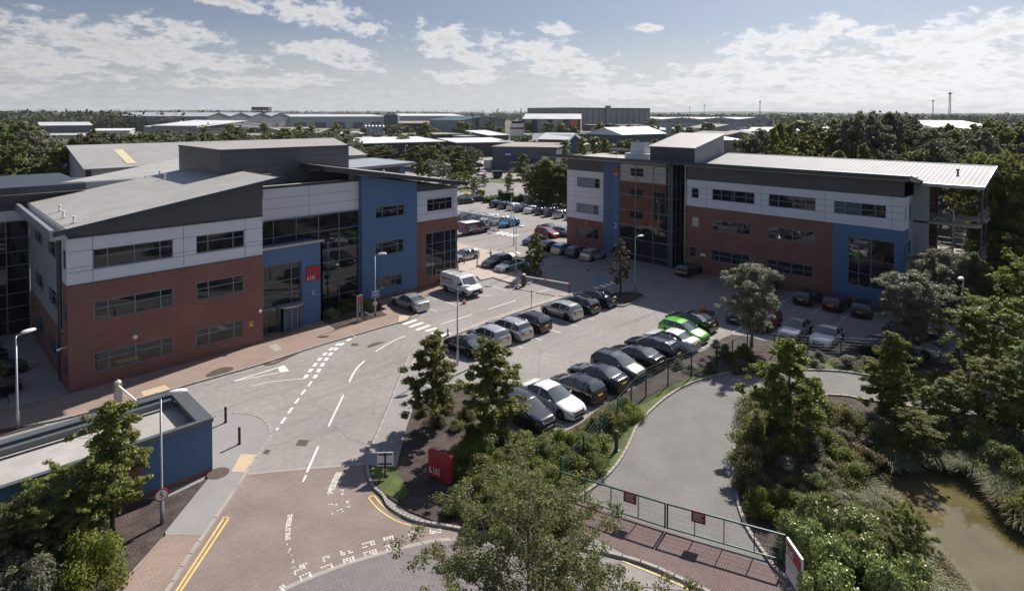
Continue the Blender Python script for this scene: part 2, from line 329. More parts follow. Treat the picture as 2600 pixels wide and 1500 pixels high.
# lower sky: milky with many thin far clouds
low = N(nt, 'ShaderNodeMapRange', interpolation_type='SMOOTHSTEP'); low.inputs['From Min'].default_value = .155; low.inputs['From Max'].default_value = .0; low.inputs['To Max'].default_value = .9; L.new(el, low.inputs['Value'])
lowc = MA('MULTIPLY', low.outputs[0], MA('ADD', MA('MULTIPLY', nz2.outputs['Fac'], .9), .45), clamp=True)
# shading inside the clouds: thick parts greyer, edges bright
shd = N(nt, 'ShaderNodeMapRange'); shd.inputs['From Min'].default_value = .35; shd.inputs['From Max'].default_value = 1.3; shd.inputs['To Min'].default_value = 1.; shd.inputs['To Max'].default_value = .66; L.new(dens, shd.inputs['Value'])
# the sky brightens towards the sun side
sunside = N(nt, 'ShaderNodeMapRange'); sunside.inputs['From Min'].default_value = R_(85); sunside.inputs['From Max'].default_value = R_(10); sunside.inputs['To Min'].default_value = .74; sunside.inputs['To Max'].default_value = 1.16; L.new(az, sunside.inputs['Value'])
cb = MA('MULTIPLY', shd.outputs[0], sunside.outputs[0])
ccol = N(nt, 'ShaderNodeVectorMath', operation='SCALE'); ccol.inputs[0].default_value = (7.2, 7.2, 7.35); L.new(cb, ccol.inputs['Scale'])
hz = N(nt, 'ShaderNodeVectorMath', operation='SCALE'); hz.inputs[0].default_value = (6.1, 6.3, 6.6); L.new(sunside.outputs[0], hz.inputs['Scale'])
hs = N(nt, 'ShaderNodeHueSaturation'); hs.inputs['Saturation'].default_value = .75; hs.inputs['Value'].default_value = .47; tn = N(nt, 'ShaderNodeVectorMath', operation='MULTIPLY'); tn.inputs[1].default_value = (.86, .95, 1.20); L.new(sky.outputs[0], tn.inputs[0]); L.new(tn.outputs[0], hs.inputs['Color'])
mx1 = N(nt, 'ShaderNodeMix', data_type='RGBA'); L.new(lowc, mx1.inputs['Factor']); L.new(hs.outputs[0], mx1.inputs['A']); L.new(hz.outputs[0], mx1.inputs['B'])
mx2 = N(nt, 'ShaderNodeMix', data_type='RGBA'); L.new(cov.outputs[0], mx2.inputs['Factor']); L.new(mx1.outputs['Result'], mx2.inputs['A']); L.new(ccol.outputs[0], mx2.inputs['B'])
up = N(nt, 'ShaderNodeMapRange', interpolation_type='SMOOTHSTEP'); up.inputs['From Min'].default_value = .22; up.inputs['From Max'].default_value = .7; up.inputs['To Min'].default_value = 1.; up.inputs['To Max'].default_value = 1.6; L.new(el, up.inputs['Value'])
fin = N(nt, 'ShaderNodeVectorMath', operation='SCALE'); L.new(mx2.outputs['Result'], fin.inputs[0]); L.new(up.outputs[0], fin.inputs['Scale']); L.new(fin.outputs[0], bg.inputs['Color'])
sc.cycles.max_bounces = 6; sc.cycles.diffuse_bounces = 3; sc.cycles.glossy_bounces = 3; sc.cycles.transparent_max_bounces = 6; sc.cycles.transmission_bounces = 3
sc.cycles.caustics_reflective = False; sc.cycles.caustics_refractive = False
# ------------------------------------------------------------------ ground, roads, pavements (survey points read off the photograph, laid out on the real ground)
def PP(*pts): return [G(*p) for p in pts]
def crop(x0, y0, s): return lambda *ps: [G(x0+x*s, y0+y*s) for x, y in ps]
D_ = crop(0, 0, 1.0301)
cA = crop(500, 560, 1/3.308); cB = crop(1080, 640, .2198); cC = crop(1400, 700, .2748); cD = crop(860, 840, .2885)
cE = crop(420, 1000, .3435); cF = crop(1360, 1080, .2885); cG = crop(1660, 760, .2748); cH = crop(0, 960, .3708)
cI = crop(1140, 480, .1923); cJ = crop(1160, 420, .11885); cK = crop(2060, 600, .316); cL = crop(0, 640, .2885); cM = crop(1900, 1000, .3435); cN_ = crop(880, 360, .2377)
def sheet(name, polys, mt, z): 
    b = MB()
    for p in polys:
        a = sum(p[i][0]*p[(i+1) % len(p)][1]-p[(i+1) % len(p)][0]*p[i][1] for i in range(len(p)))
        if a < 0: p = p[::-1]
        b.add([(q[0], q[1], z) for q in p], tess(p))
    return struct(name, b, mt)
def slab(name, polys, mt, z0, z1):
    b = MB()
    for p in polys: b.prism(p, z0, z1)
    return struct(name, b, mt)
def ribbon(b, pts, w, z, off=0.):              # flat strip along a line
    P = [Vector((p[0], p[1])) for p in pts]; n = len(P); vs = []
    for i, p in enumerate(P):
        d = (P[min(i+1, n-1)]-P[max(i-1, 0)]).normalized(); q = Vector((-d.y, d.x))
        a = p+q*(off-w/2); c = p+q*(off+w/2); vs += [(a.x, a.y, z), (c.x, c.y, z)]
    b.add(vs, [(2*i, 2*i+2, 2*i+3, 2*i+1) for i in range(n-1)])
def kerbline(b, pts, w=.15, z1=.115, z0=-.02):
    P = [Vector((p[0], p[1])) for p in pts]; n = len(P)
    for i in range(n-1):
        d = (P[i+1]-P[i]); l = d.length
        if l < .01: continue
        c = (P[i]+P[i+1])/2; b.obox((c.x, c.y, (z0+z1)/2), l/2+.02, w/2, (z1-z0)/2, math.atan2(d.y, d.x))
def smooth(pts, it=2):
    for _ in range(it):
        q = [pts[0]]
        for a, c in zip(pts[:-1], pts[1:]):
            q += [(a[0]*.75+c[0]*.25, a[1]*.75+c[1]*.25), (a[0]*.25+c[0]*.75, a[1]*.25+c[1]*.75)]
        q.append(pts[-1]); pts = q
    return pts
def dashes(b, pts, w, on, off_, z, start=0., wear=0.):
    P = [Vector((p[0], p[1])) for p in pts]; seg = []; t = start
    L = [0]
    for i in range(len(P)-1): L.append(L[-1]+(P[i+1]-P[i]).length)
    def at(s):
        for i in range(len(P)-1):
            if s <= L[i+1]: return P[i]+(P[i+1]-P[i])*((s-L[i])/(L[i+1]-L[i]))
        return P[-1]
    while t < L[-1]:
        e = min(t+on, L[-1]); k = max(1, int((e-t)/.6)); pts_ = [at(t+(e-t)*i/k) for i in range(k+1)]
        ribbon(b, pts_, w, z); t += on+off_

b = MB()
n = 60; S = 9000                                # the country: one sheet out to the horizon
b.add([(-S, -S, -.06), (S, -S, -.06), (S, S, -.06), (-S, S, -.06)], [(0, 1, 2, 3)])
struct('terrain', b, M['field'])
# made ground of the business park
sheet('road', [[(-30, 26), (6, 22), (15, 5), (60, -10), (75, 5), (69, 12), (90, 60), (125, 100), (118, 135), (60, 130), (-30, 75)]], M['asphalt'], 0)
zp = .10
# footway in front of the left office
kerb1 = [G(60, 1085), G(187, 1060), G(461, 983.5), *cA((0,1362),(550,1210),(1000,1060),(1330,965),(1660,868))]
kerb1b = [*cA((1660,868),(1760,850)), G(1063, 801.5)]
kerb1c = [G(1040.5, 772), *cB((0,510),(300,435))]
foot1 = [(-2, 50.6)]+[(7.7, 50.6), (7.7, 56), (45, 56)]+[G(1215, 702)]+[*cB((300,435),(0,510))]+[G(1040, 772), G(1063, 801.5)]+kerb1[::-1]
slab('footway', [foot1], M['blocks_foot'], -.02, zp)
slab('side_footway', [[(4.6, 50.4), (7.7, 50.4), (7.7, 68), (5.6, 68)], [(-6, 46.5), (-1, 46), (4.6, 50.4), (4.6, 52.4), (-6, 52.4)]], M['concrete'], -.02, zp-.004)
kb = MB(); kerbline(kb, smooth(kerb1+kerb1b[1:], 1)); kerbline(kb, kerb1c)
# plaza and ends behind the van
pl = [*cI((0,1130),(130,1070),(445,1200)), *cB((780,298),(1075,390),(1190,385),(1395,300),(1420,250))]
plz = [G(1213, 703), *cB((640,330),(780,298),(1060,385),(1110,405),(1255,340),(1240,262),(1100,210)), G(1327, 678), *cI((930,900),(620,830),(300,770),(120,715)), G(1155, 612), (44.4, 57)]
slab('plaza', [plz], M['plaza'], -.02, zp+.003)
kerbline(kb, [G(1213, 703), *cB((640,330),(780,298),(1060,385),(1110,405),(1255,340))])
# strip footway beside the entrance road
stripL = [*cD((750,115),(700,150),(640,210),(600,270),(440,680),(320,960),(262,1100),(245,1190),(262,1280),(300,1380),(400,1456)), *cE((1640,830),(1740,895),(1850,945),(2038,975)), G(1200, 1350), G(1400, 1380), *cF((870,1170),(1450,1440)), G(1850, 1530)]
stripS = smooth(stripL, 2)
strip = cD((755,118),(700,150),(640,210),(600,270),(440,680),(320,960),(262,1100),(250,1190),(510,1205),(590,880),(650,700),(720,600),(860,480),(1010,400),(1240,290),(1320,250),(1180,290),(1000,240),(880,190),(900,110),(930,60))
slab('footway', [strip], M['footway'], -.02, zp)
kerbline(kb, stripS); kerbline(kb, cD((1010,400),(1240,290),(1340,240)))
rowstrip = [*cB((200,985),(250,1000),(700,830),(1220,650),(1560,545),(1690,500),(1700,480),(1560,500),(1200,620),(700,790))]
slab('footway', [rowstrip], M['concrete'], -.02, zp-.006)
# bottom-left footway and corner
corner = [G(540, 1205), *cH((1452,268)), *cE((345,180),(430,160),(520,150),(620,155),(690,178),(740,210),(775,260),(778,320),(740,380),(690,450),(620,560),(600,590)), *cE((420,850),(280,1060)), *cE((0,1056)), *cE((0,1030)), *cE((330,620))]
slab('footway', [corner], M['footway'], -.02, zp)
slab('footway', [[*cE((0,1057),(278,1061),(150,1240),(20,1456)), G(390, 1560), G(230, 1560), G(300, 1500)]], M['blocks_foot'], -.02, zp-.003)
kerbline(kb, smooth([*cE((345,180),(430,160),(520,150),(620,155),(690,178),(740,210),(775,260),(778,320),(740,380),(690,450),(600,590),(280,1060),(150,1240),(20,1456)), G(380, 1570)], 1))
# block paved entrance and the grey crossing road
blockp = [*cE((605,592),(1000,555),(1300,525),(1492,515),(1488,560),(1500,640),(1640,830),(1850,945),(2060,985)), G(1200, 1352), G(1400, 1420), G(1700, 1560), G(380, 1600), *cE((20,1456),(280,1060))]
sheet('block_paving', [blockp], M['blocks'], .004)
grey_arc = smooth([*cE((700,1560),(840,1450),(1300,1260),(1760,1130),(2100,1060)), G(1240, 1378), G(1420, 1440), G(1640, 1600)], 2)
sheet('grey_block_paving', [grey_arc+[G(900, 1900), G(500, 1700)]], M['blocks_grey'], .008)
rb = MB(); ribbon(rb, grey_arc[:-3], .22, .012); ribbon(rb, [*cE((605,592),(1000,555),(1492,515))], .16, .012); struct('setts_edging', rb, M['concrete'])
# curved service drive behind the gate
driveL = smooth([*cF((350,660),(520,540),(660,420),(760,290),(840,130),(890,0)), *cG((0,1000),(130,895),(300,790),(500,725),(700,680),(900,655)), *cG((1600,655),(1900,690),(2111,740)), *cK((1300,1250),(1709,1290)), G(2700, 1000)], 2)
driveR = smooth([G(2110, 1530), *cF((2150,1330),(1990,1100),(1860,920),(1780,700),(1745,450),(1740,250),(1760,60)), *cG((740,1280),(790,1150),(900,1020),(1200,900),(1700,880),(2000,940)), G(2330, 1035), G(2600, 1075), G(2700, 1090)], 2)
sheet('service_drive', [driveL+driveR[::-1]], M['asphalt_dark'], .010)
kerbline(kb, driveL); kerbline(kb, driveR)
struct('kerb', kb, M['concrete'])
sheet('red_block_paving', [[*cF((250,690),(350,660),(700,780),(2070,1240),(2200,1456),(2000,1500),(1450,1440),(870,1170),(560,1010),(300,850)), ]], M['blocks_red'], .014)
# planting beds (bark mulch) and grass
fence_line = [*cG((-1180, 1420), (0, 870)), ]
bedA = cA((1052,850),(1165,918),(1600,800),(1540,765),(1345,695),(1052,690))
bed_island = cC((560,165),(760,150),(865,178),(860,205),(672,288),(600,285),(560,240))
bed_ball = cC((1290,365),(1350,325),(1500,328),(1535,360),(1480,420),(1320,400))
bed_round = smooth(cI((950,1050),(1060,1030),(1180,1040),(1255,1090),(1245,1165),(1150,1205),(1060,1190),(960,1130),(950,1050)), 1)
slab('planting_bed', [bedA, bed_island, bed_ball, bed_round], M['mulch'], -.02, .12)
kb2 = MB()
for p in (bed_island, bed_ball, bed_round): kerbline(kb2, smooth(p+[p[0]], 1), .16, .13)
struct('island_kerb', kb2, M['concrete'])
# the big bed between entrance road, car park and drive
bed1 = cD((590,880),(560,1000),(510,1205),(262,1205),(262,1280),(310,1380),(400,1440))+PP((1040, 1300), (1120, 1330), (1200, 1345), (1420, 1372), (1450, 1340))+cF((350,655),(520,535),(660,415),(760,285),(840,125),(885,0))+cG((0,995),(130,890),(300,785),(500,720),(700,675),(900,650),(1250,640),(1600,650),(1900,685))+cG((2111,735))+cK((1300,1245),(1709,1285))+PP((2690, 980), (2690, 900), (2500, 850))+cK((1270,830),(1195,840),(1083,1030),(830,970),(480,870),(270,840))+cG((1760,410),(1640,400))+cG((1000,385),(900,350),(720,330),(640,360),(560,420),(480,470),(350,520))+PP((1745, 893), (1612, 985), (1540, 1022), (1480, 1072), (1400, 1118), (1340, 1130), (1270, 1080), (1220, 1010), (1160, 975), (1090, 985), (1055, 1000))
slab('planting_bed', [bed1], M['mulch'], -.02, .06)
g1 = cF((350,655),(520,535),(660,415),(760,285),(840,125),(885,0))+cG((0,995),(130,890),(300,785),(500,720),(700,675),(900,650),(1250,640),(1600,650),(1900,685),(2111,735))+cK((1300,1245),(1250,1150),(900,1090),(500,1010),(350,960))+cG((1640,560),(1300,570),(900,600),(560,665),(300,745),(50,860),(0,885))+cF((640,0),(520,160),(330,440),(230,640))
slab('grass', [g1, cD((290,1215),(500,1210),(620,1440),(560,1500),(420,1450),(330,1370),(290,1290)), cK((1480,850),(1709,880),(1709,1250),(1500,1200))], M['grass'], 0.0, .085)
bedR = [G(2112, 1525)]+driveR[2:]+PP((2700, 1090), (2750, 1600), (2200, 1600))
slab('planting_bed', [bedR], M['mulch'], -.05, .03)
slab('planting_bed', [[*cE((0,775),(330,620),(0,1030)), G(270, 1520), G(200, 1620), G(-200, 1800), G(-250, 1300)], cH((0,300),(235,195),(300,320),(-100,430))], M['mulch'], -.04, .05)
slab('planting_bed', [[(68.9, 12), (110, 0), (125, 60), (112, 92), (98, 94), (93, 88), (84, 66), (70, 40)]], M['mulch'], -.04, .03)
# tactile and service covers
slab('tactile_paving', [cH((1650,530),(1760,535),(1672,655),(1583,650)), cA((1700,808),(1790,800),(1770,835),(1690,865)), cL((1240,1240),(1450,1180),(1500,1215),(1270,1285)), cD((660,262),(740,270),(720,335),(630,330)), cG((1740,400),(1820,430),(1730,505),(1640,480))], M['tactile'], .09, zp+.006)
sheet('service_cover', [cE((985,338),(1065,340),(1040,385),(962,380))], M['iron'], .006)
sheet('service_cover', [cA((1300,1028),(1360,1030),(1350,1055),(1290,1050))], M['iron'], .006)
b = MB(); c = cE((390, 598))[0]; b.cyl(c[0], c[1], .09, .108, .55, n=20); struct('service_cover', b, M['iron'])
sheet('drain_grate', [cE((740,408),(778,412),(760,445),(718,440)), cE((1500,345),(1545,345),(1535,375),(1490,372))], M['iron'], .008)
slab('service_cover', [cA((600,1060),(665,1045),(720,1090),(655,1110))], M['concrete'], .09, .106)
sheet('damp_patch', [smooth(cA((560,1200),(660,1190),(780,1120),(900,1090),(980,1060),(940,1075),(760,1160),(640,1215),(560,1220)), 2), smooth(cL((1290,1300),(1330,1290),(1400,1270),(1330,1300)), 1), smooth(cD((250,130),(330,95),(420,95),(350,120),(260,150)), 2), smooth(cI((1800,1060),(1850,1050),(1890,1070),(1830,1085)), 1)], M['stain'], .003)
sheet('damp_patch', [smooth(cA((70,1310),(150,1260),(250,1235),(318,1245),(280,1280),(180,1310),(90,1325)), 2)], M['stain'], zp+.003)
# ---- painted markings
wl = MB(); z = .018
def seg(pts, w=.12): ribbon(wl, pts, w, z)
for a, c in (((1128,1110),(700,960)), ((1350,1020),(900,860)), ((1565,937),(1150,800)), ((1760,857),(1340,720)), ((1948,785),(1560,660)), ((885,1210),(420,1010))): seg(cB(a, c), .10)
seg(cB((40,512),(365,620)), .1); seg(cB((705,375),(945,450)), .1); seg(cB((-130, 610), (145, 685)), .1); seg(cB((460,500),(765,505)), .1)
for a, c in (((180,835),(545,720)), ((730,660),(1045,560)), ((1240,480),(1440,430))): seg(cB(a, c), .12)
seg(smooth(cA((1500,1100),(1580,1050),(1660,1005),(1750,970)), 2), .12); seg(smooth(cA((1280,1355),(1310,1290),(1350,1230),(1408,1178)), 2), .14)
seg(cE((1205,240),(1315,10)), .12); seg(cE((1045,580),(1130,388)), .12); seg(cE((1015,650),(1040,600)), .1)
# give way double dashes
for off in (0, .55):
    line = smooth(cA((985,1325),(1040,1230),(1110,1130),(1210,1040),(1330,972)) if off else cA((905,1325),(975,1230),(1060,1130),(1150,1060),(1210,1025)), 1); dashes(wl, line, .28, .6, .45, z)
dashes(wl, [*cA((965,1350),(885,1450)), *cE((820,270))], .16, .8, .5, z)
# give way triangle
t = cA((290,1355),(775,1262),(735,1218)); seg([t[0], t[1]], .10); seg([t[0], t[2]], .13); wl.add([(q[0], q[1], z+.002) for q in cA((680,1240),(735,1218),(775,1262),(695,1272))], [(0,3,2,1)]); seg(cA((470,1390),(600,1355),(905,1328)), .09)
# zebra bars
for q in (((1718,868),(1830,828),(1855,838),(1745,878)), ((1772,892),(1885,852),(1910,862),(1800,900)), ((1830,915),(1945,875),(1965,885),(1858,925))):
    wl.add([(p[0], p[1], z) for p in cA(*q)], [(0,3,2,1)])
for q in (((-10,905),(115,872),(148,885),(20,922)), ((50,935),(180,898),(220,912),(90,955)), ((100,985),(270,925),(310,938),(150,1000))): wl.add([(p[0], p[1], z) for p in cB(*q)], [(0,3,2,1)])
for q in (((610,585),(700,560),(730,570),(650,598)), ((680,598),(770,573),(800,583),(715,610)), ((745,610),(830,588),(865,598),(785,622)), ((805,622),(890,600),(925,610),(845,633)), ((855,832),(900,826),(960,850),(920,858)), ((785,848),(830,840),(890,868),(840,880)), ((1890,1295),(1960,1290),(2010,1320),(1960,1325)), ((1970,1270),(2040,1265),(2090,1295),(2040,1305)), ((2045,1250),(2110,1245),(2160,1270),(2100,1280)), ((2110,1225),(2170,1220),(2230,1250),(2160,1255))):
    wl.add([(p[0], p[1], z) for p in cI(*q)], [(0,3,2,1)])
for k in range(10): seg([(83.0, 94.6-2.5*k+.1), (88, 94.6-2.5*k)], .12)
for yy in (24.45, 21.0, 18.45, 27.0): seg([(62.0, yy), (66.6, yy)], .1)
for k in range(5): seg([(61.6, 58.1-2.45*k), (66.2, 58.1-2.45*k)], .1)
seg(cC((1040,485),(1090,498)), .1); seg(cC((1680,520),(1810,440)), .12)
for a, c in (((1030,935),(1120,945)),): seg(cK(a, c), .1)
for k in range(10): seg([(25.9+2.55*k, 23.9), (25.9+2.55*k, 28.6)], .1)
struct('white_markings', wl, M['white_line'])
# worn paint on the blocks: broken scraps
wp = MB(); rnd = random.Random(3)
def worn(pts, w, keep):
    P = [Vector(p) for p in pts]
    ph = rnd.uniform(0,9)
    for a, c in zip(P[:-1], P[1:]):
        l = (c-a).length; k = max(1, int(l/.105)); d = (c-a).normalized(); q = Vector((-d.y, d.x)); ang = math.atan2(d.y, d.x)
        for i in range(k):
            for s in (-1, 0, 1):
                if .5+.32*math.sin(i*.55+ph+s)+.28*math.sin(i*1.9+2*ph)+rnd.uniform(-.25,.25) < keep*1.12:
                    m_ = a+(c-a)*((i+.5)/k)+q*(s*w/3); wp.obox((m_.x, m_.y, .012), .05*rnd.uniform(.8, 1.05), w/6*rnd.uniform(.6, .98), .003, ang)
worn(cE((1215,740),(1245,660),(1285,578)), .34, .86); worn(cE((1205,820),(1215,745)), .2, .25); worn(cE((1190,880),(1280,870),(1360,840)), .3, .4); worn(cE((1200,825),(1270,822)), .25, .3); worn(cE((1290,680),(1340,800),(1355,840)), .2, .25)
worn(cE((922,890),(905,990),(905,1080)), .24, .7); worn(cE((905,1080),(915,1160),(940,1250),(955,1340)), .14, .35)
for q in (((945,1300),(1055,1262)), ((1140,1235),(1215,1205)), ((1290,1180),(1385,1155)), ((1450,1125),(1550,1095)), ((1610,1080),(1690,1060)), ((1770,1050),(1850,1025)), ((965,1375),(1080,1330)), ((1150,1300),(1240,1265)), ((1310,1240),(1400,1215)), ((1465,1190),(1565,1160)), ((1625,1140),(1720,1110)), ((850,1445),(890,1420)), ((1950,1020),(2040,1010))): worn(cE(*q), .34, .62)
worn([*cF((870,1180),(1080,1280),(1300,1400),(1420,1456))], .14, .7)
struct('worn_white_paint', wp, M['worn_paint'])
yl = MB()
ribbon(yl, cE((80,1456),(435,912)), .10, .013, 0); ribbon(yl, cE((112,1456),(472,912)), .10, .013, 0); ribbon(yl, cE((420,912),(478,912)), .10, .013)
ribbon(yl, smooth(cE((1500,765),(1560,840),(1640,900),(1720,945),(1840,980)), 1), .08, .013); ribbon(yl, smooth(cE((1540,748),(1590,810),(1660,870),(1740,915)), 1), .08, .013); ribbon(yl, cE((1500,765),(1540,748)), .08, .013)
ribbon(yl, cF((760,1190),(980,1280),(1200,1370),(1400,1470)), .09, .016); ribbon(yl, cF((840,1180),(1060,1270),(1280,1370),(1480,1460)), .09, .016)
for a, c in (((460,790),(450,880)), ((390,765),(380,840)), ((215,770),(170,800)), ((640,830),(650,870)), ((155,710),(860,870))): ribbon(yl, cI(a, c), .09, .013)
# hatching in front of the right office
hb = [(x, y) for x, y in PP((1700, 712), (1850, 765))]
for k in range(14):
    y0 = 36.2-1.0*k
    if 24.6 < y0: ribbon(yl, [(60.9, y0), (62.4, y0-1.0)], .07, .013)
ribbon(yl, [(62.4, 38), (62.4, 24.5)], .07, .013); ribbon(yl, [(60.9, 37), (60.9, 24.5)], .07, .013)
for y0 in (34.6, 33.6, 31.4, 30.2, 27.9): ribbon(yl, [(62.4, y0), (67, y0)], .07, .013)
for k in range(5):
    for y0, y1 in ((34.6, 33.6), (31.4, 30.2)): ribbon(yl, [(62.4+k*.9, y0), (63.3+k*.9, y1)], .06, .013)
struct('yellow_markings', yl, M['yellow_line'])
# far verge, estate road and grass by the hedge
slab('grass', [cJ((60,450),(210,455),(290,540),(60,580)), cJ((120,690),(590,690),(600,710),(900,640),(1200,720),(1700,840),(2340,960),(2360,700),(1250,700),(940,620),(600,680)), cJ((680,335),(760,300),(1020,305),(1180,300),(1200,400),(700,360)), [(95, 72), (99, 60), (90, 60), (90, 64)]], M['grass'], -.02, .07)
sheet('estate_road', [[*cJ((-400,720),(60,700),(600,690),(900,630),(1150,560),(1300,400),(1000,380),(680,350),(760,270),(950,200),(940,150),(300,100),(-200,120),(200,280),(480,440),(600,500),(560,560),(300,590),(-300,680)), ]], mat('estate_asphalt', (.20,.195,.195), .9, var=.1, vs=.2), .012)
sheet('estate_yard', [PP((1100, 470), (1240, 452), (1330, 455), (1420, 440), (1440, 400), (1240, 395), (1080, 415), (1000, 440))], mat('yard_concrete', (.27,.25,.24), .9, var=.12, vs=.2), .008)
slab('footway', [smooth(cJ((60,600),(300,580),(480,540),(590,505),(600,520),(500,570),(300,620),(60,640)), 1)], M['footway'], -.02, .08)
# pond with brown water
pond = smooth(cM((960,640),(1040,530),(1250,500),(1420,560),(1600,600),(1700,660),(1780,780),(1900,880),(2060,1000),(2300,1200),(2300,1700),(1900,1600),(1640,1456),(1560,1300),(1440,1200),(1360,1080),(1240,930),(1110,800),(1000,720),(960,640)), 2)
wm = mat('pond_water', (.115,.095,.042), .025, var=.2, vs=.6, spec=.6, ior=1.33)
nt_ = wm.node_tree; bs = nt_.nodes['Principled BSDF']; g_ = N(nt_, 'ShaderNodeNewGeometry'); nn = N(nt_, 'ShaderNodeTexNoise'); nn.inputs['Scale'].default_value = 2.5; nt_.links.new(g_.outputs['Position'], nn.inputs['Vector'])
bb = N(nt_, 'ShaderNodeBump'); bb.inputs['Strength'].default_value = .06; bb.inputs['Distance'].default_value = .03; nt_.links.new(nn.outputs[0], bb.inputs['Height']); nt_.links.new(bb.outputs[0], bs.inputs['Normal'])
sheet('water', [pond], wm, .036)
def ony(px, py, y):
    d = RC.T @ np.array([(px-CXP)/FP, (py-CYP)/FP, 1.]); t = y/d[1]; return (t*d[0], y, CAMH+t*d[2])
def onx(px, py, x):
    d = RC.T @ np.array([(px-CXP)/FP, (py-CYP)/FP, 1.]); t = x/d[0]; return (x, t*d[1], CAMH+t*d[2])
class Plane:                                    # a wall plane: u along it, z up, d outward
    def __init__(s, O, U, Nn): s.O, s.U, s.N = Vector(O), Vector(U), Vector(Nn)
    def p(s, u, z, d=0.): q = s.O+s.U*u+s.N*d; return (q.x, q.y, z)
    def flip(s): return s.U.cross(Vector((0, 0, 1))).dot(s.N) < 0
    def quad(s, b, u0, u1, z0, z1, d=0., m=0):
        v = [s.p(u0,z0,d), s.p(u1,z0,d), s.p(u1,z1,d), s.p(u0,z1,d)]
        b.add(v, [(0,1,2,3) if not s.flip() else (3,2,1,0)], m)
    def box(s, b, u0, u1, z0, z1, d0, d1, m=0):
        P = [s.p(u0,z0,d0), s.p(u1,z0,d0), s.p(u1,z0,d1), s.p(u0,z0,d1), s.p(u0,z1,d0), s.p(u1,z1,d0), s.p(u1,z1,d1), s.p(u0,z1,d1)]
        F = [(0,3,2,1),(4,5,6,7),(0,1,5,4),(1,2,6,5),(2,3,7,6),(3,0,4,7)]
        if not s.flip(): F = [f[::-1] for f in F]
        b.add(P, F, m)
    def wall(s, b, u0, u1, z0, z1, holes=(), depth=.14, m=0):
        us = sorted({u0, u1}|{c for h in holes for c in h[:2] if u0 < c < u1}); zs = sorted({z0, z1}|{c for h in holes for c in h[2:4] if z0 < c < z1})
        for a, c in zip(us[:-1], us[1:]):
            for e, f in zip(zs[:-1], zs[1:]):
                mu, mz = (a+c)/2, (e+f)/2
                if any(h[0] < mu < h[1] and h[2] < mz < h[3] for h in holes): continue
                s.quad(b, a, c, e, f, 0, m)
        for h in holes:                          # reveals
            a, c, e, f = max(h[0], u0), min(h[1], u1), max(h[2], z0), min(h[3], z1)
            if a >= c or e >= f: continue
            for P in ([s.p(a,e,0), s.p(a,f,0), s.p(a,f,-depth), s.p(a,e,-depth)], [s.p(c,f,0), s.p(c,e,0), s.p(c,e,-depth), s.p(c,f,-depth)],
                      [s.p(a,f,0), s.p(c,f,0), s.p(c,f,-depth), s.p(a,f,-depth)], [s.p(c,e,0), s.p(a,e,0), s.p(a,e,-depth), s.p(c,e,-depth)]):
                b.add(P, [(0,1,2,3)], m)
    def window(s, parent, h, cols=(), rows=(), fw=.07, depth=.12, gm='glass', name='window', fd=.0, proud=0., frame='frame'):
        u0, u1, z0, z1 = h; f = MB(); d1 = -depth+.07+proud; d0 = -depth-.02+proud
        for a, c in ((u0, u0+fw), (u1-fw, u1)): s.box(f, a, c, z0, z1, d0, d1)
        for a, c in ((z0, z0+fw), (z1-fw, z1)): s.box(f, u0+fw, u1-fw, a, c, d0, d1)
        for c in cols: s.box(f, c-fw/2, c+fw/2, z0+fw, z1-fw, d0, d1-.004)
        for r in rows: s.box(f, u0+fw, u1-fw, r-fw/2.4, r+fw/2.4, d0, d1-.009)
        w = f.build(name, M[frame], parent)
        g = MB(); s.quad(g, u0+.01, u1-.01, z0+.01, z1-.01, -depth+.015+proud); g.build('pane', M[gm], w)
        return w
    def joints(s, b, u0, u1, zs, us, z0, z1, holes=(), w=.035):
        def free(u, z): return not any(h[0]-.02 < u < h[1]+.02 and h[2]-.02 < z < h[3]+.02 for h in holes)
        for z in zs:
            cuts = sorted({u0, u1}|{c for h in holes for c in h[:2] if u0 < c < u1})
            for a, c in zip(cuts[:-1], cuts[1:]):
                if free((a+c)/2, z): s.box(b, a, c, z-w/2, z+w/2, -.01, .004)
        for u in us:
            cuts = sorted({z0, z1}|{c for h in holes for c in h[2:4] if z0 < c < z1})
            for a, c in zip(cuts[:-1], cuts[1:]):
                if free(u, (a+c)/2): s.box(b, u-w/2, u+w/2, a, c, -.01, .005)
def textmesh(name, txt, size, mt, parent, loc, rot, ext=.01, align='LEFT'):
    cu = bpy.data.curves.new(name, 'FONT'); cu.body = txt; cu.size = size; cu.extrude = ext; cu.align_x = align; cu.offset = .004*size
    to = bpy.data.objects.new('tmp', cu); COL.objects.link(to)
    dg = bpy.context.evaluated_depsgraph_get(); dg.update(); me = bpy.data.meshes.new_from_object(to.evaluated_get(dg)); bpy.data.objects.remove(to)
    me.name = name; me.materials.clear(); me.materials.append(mt)
    o = bpy.data.objects.new(name, me); COL.objects.link(o); o.parent = parent; o.location = loc; o.rotation_euler = rot; return o
def logo_letters(parent, P, u, z, h, d, mt, dz=0.):          # «L|S|» standing on plane P, growing along +u
    b = MB(); t = h*.2; w = h*.5; x = u; sgn = 1
    P.box(b, x, x+t*1.25, z, z+h*.95, d, d+.02); P.box(b, x+t*1.25, x+w*1.05, z, z+t, d, d+.02); x += w*1.75
    P.box(b, x, x+t*.55, z-h*.25, z+h*1.25, d, d+.02); x += w*.85
    for (a, c, e, f) in ((0,1,0,.18),(0,1,.41,.59),(0,1,.82,1),(0,.28,.59,.82),(.72,1,.18,.41)): P.box(b, x+a*w*.85, x+c*w*.85, z+e*h*.95, z+f*h*.95, d, d+.02)
    x += w*1.45; P.box(b, x, x+t*.55, z-h*.25, z+h*1.25, d, d+.02)
    return b.build('logo_lettering', mt, parent)

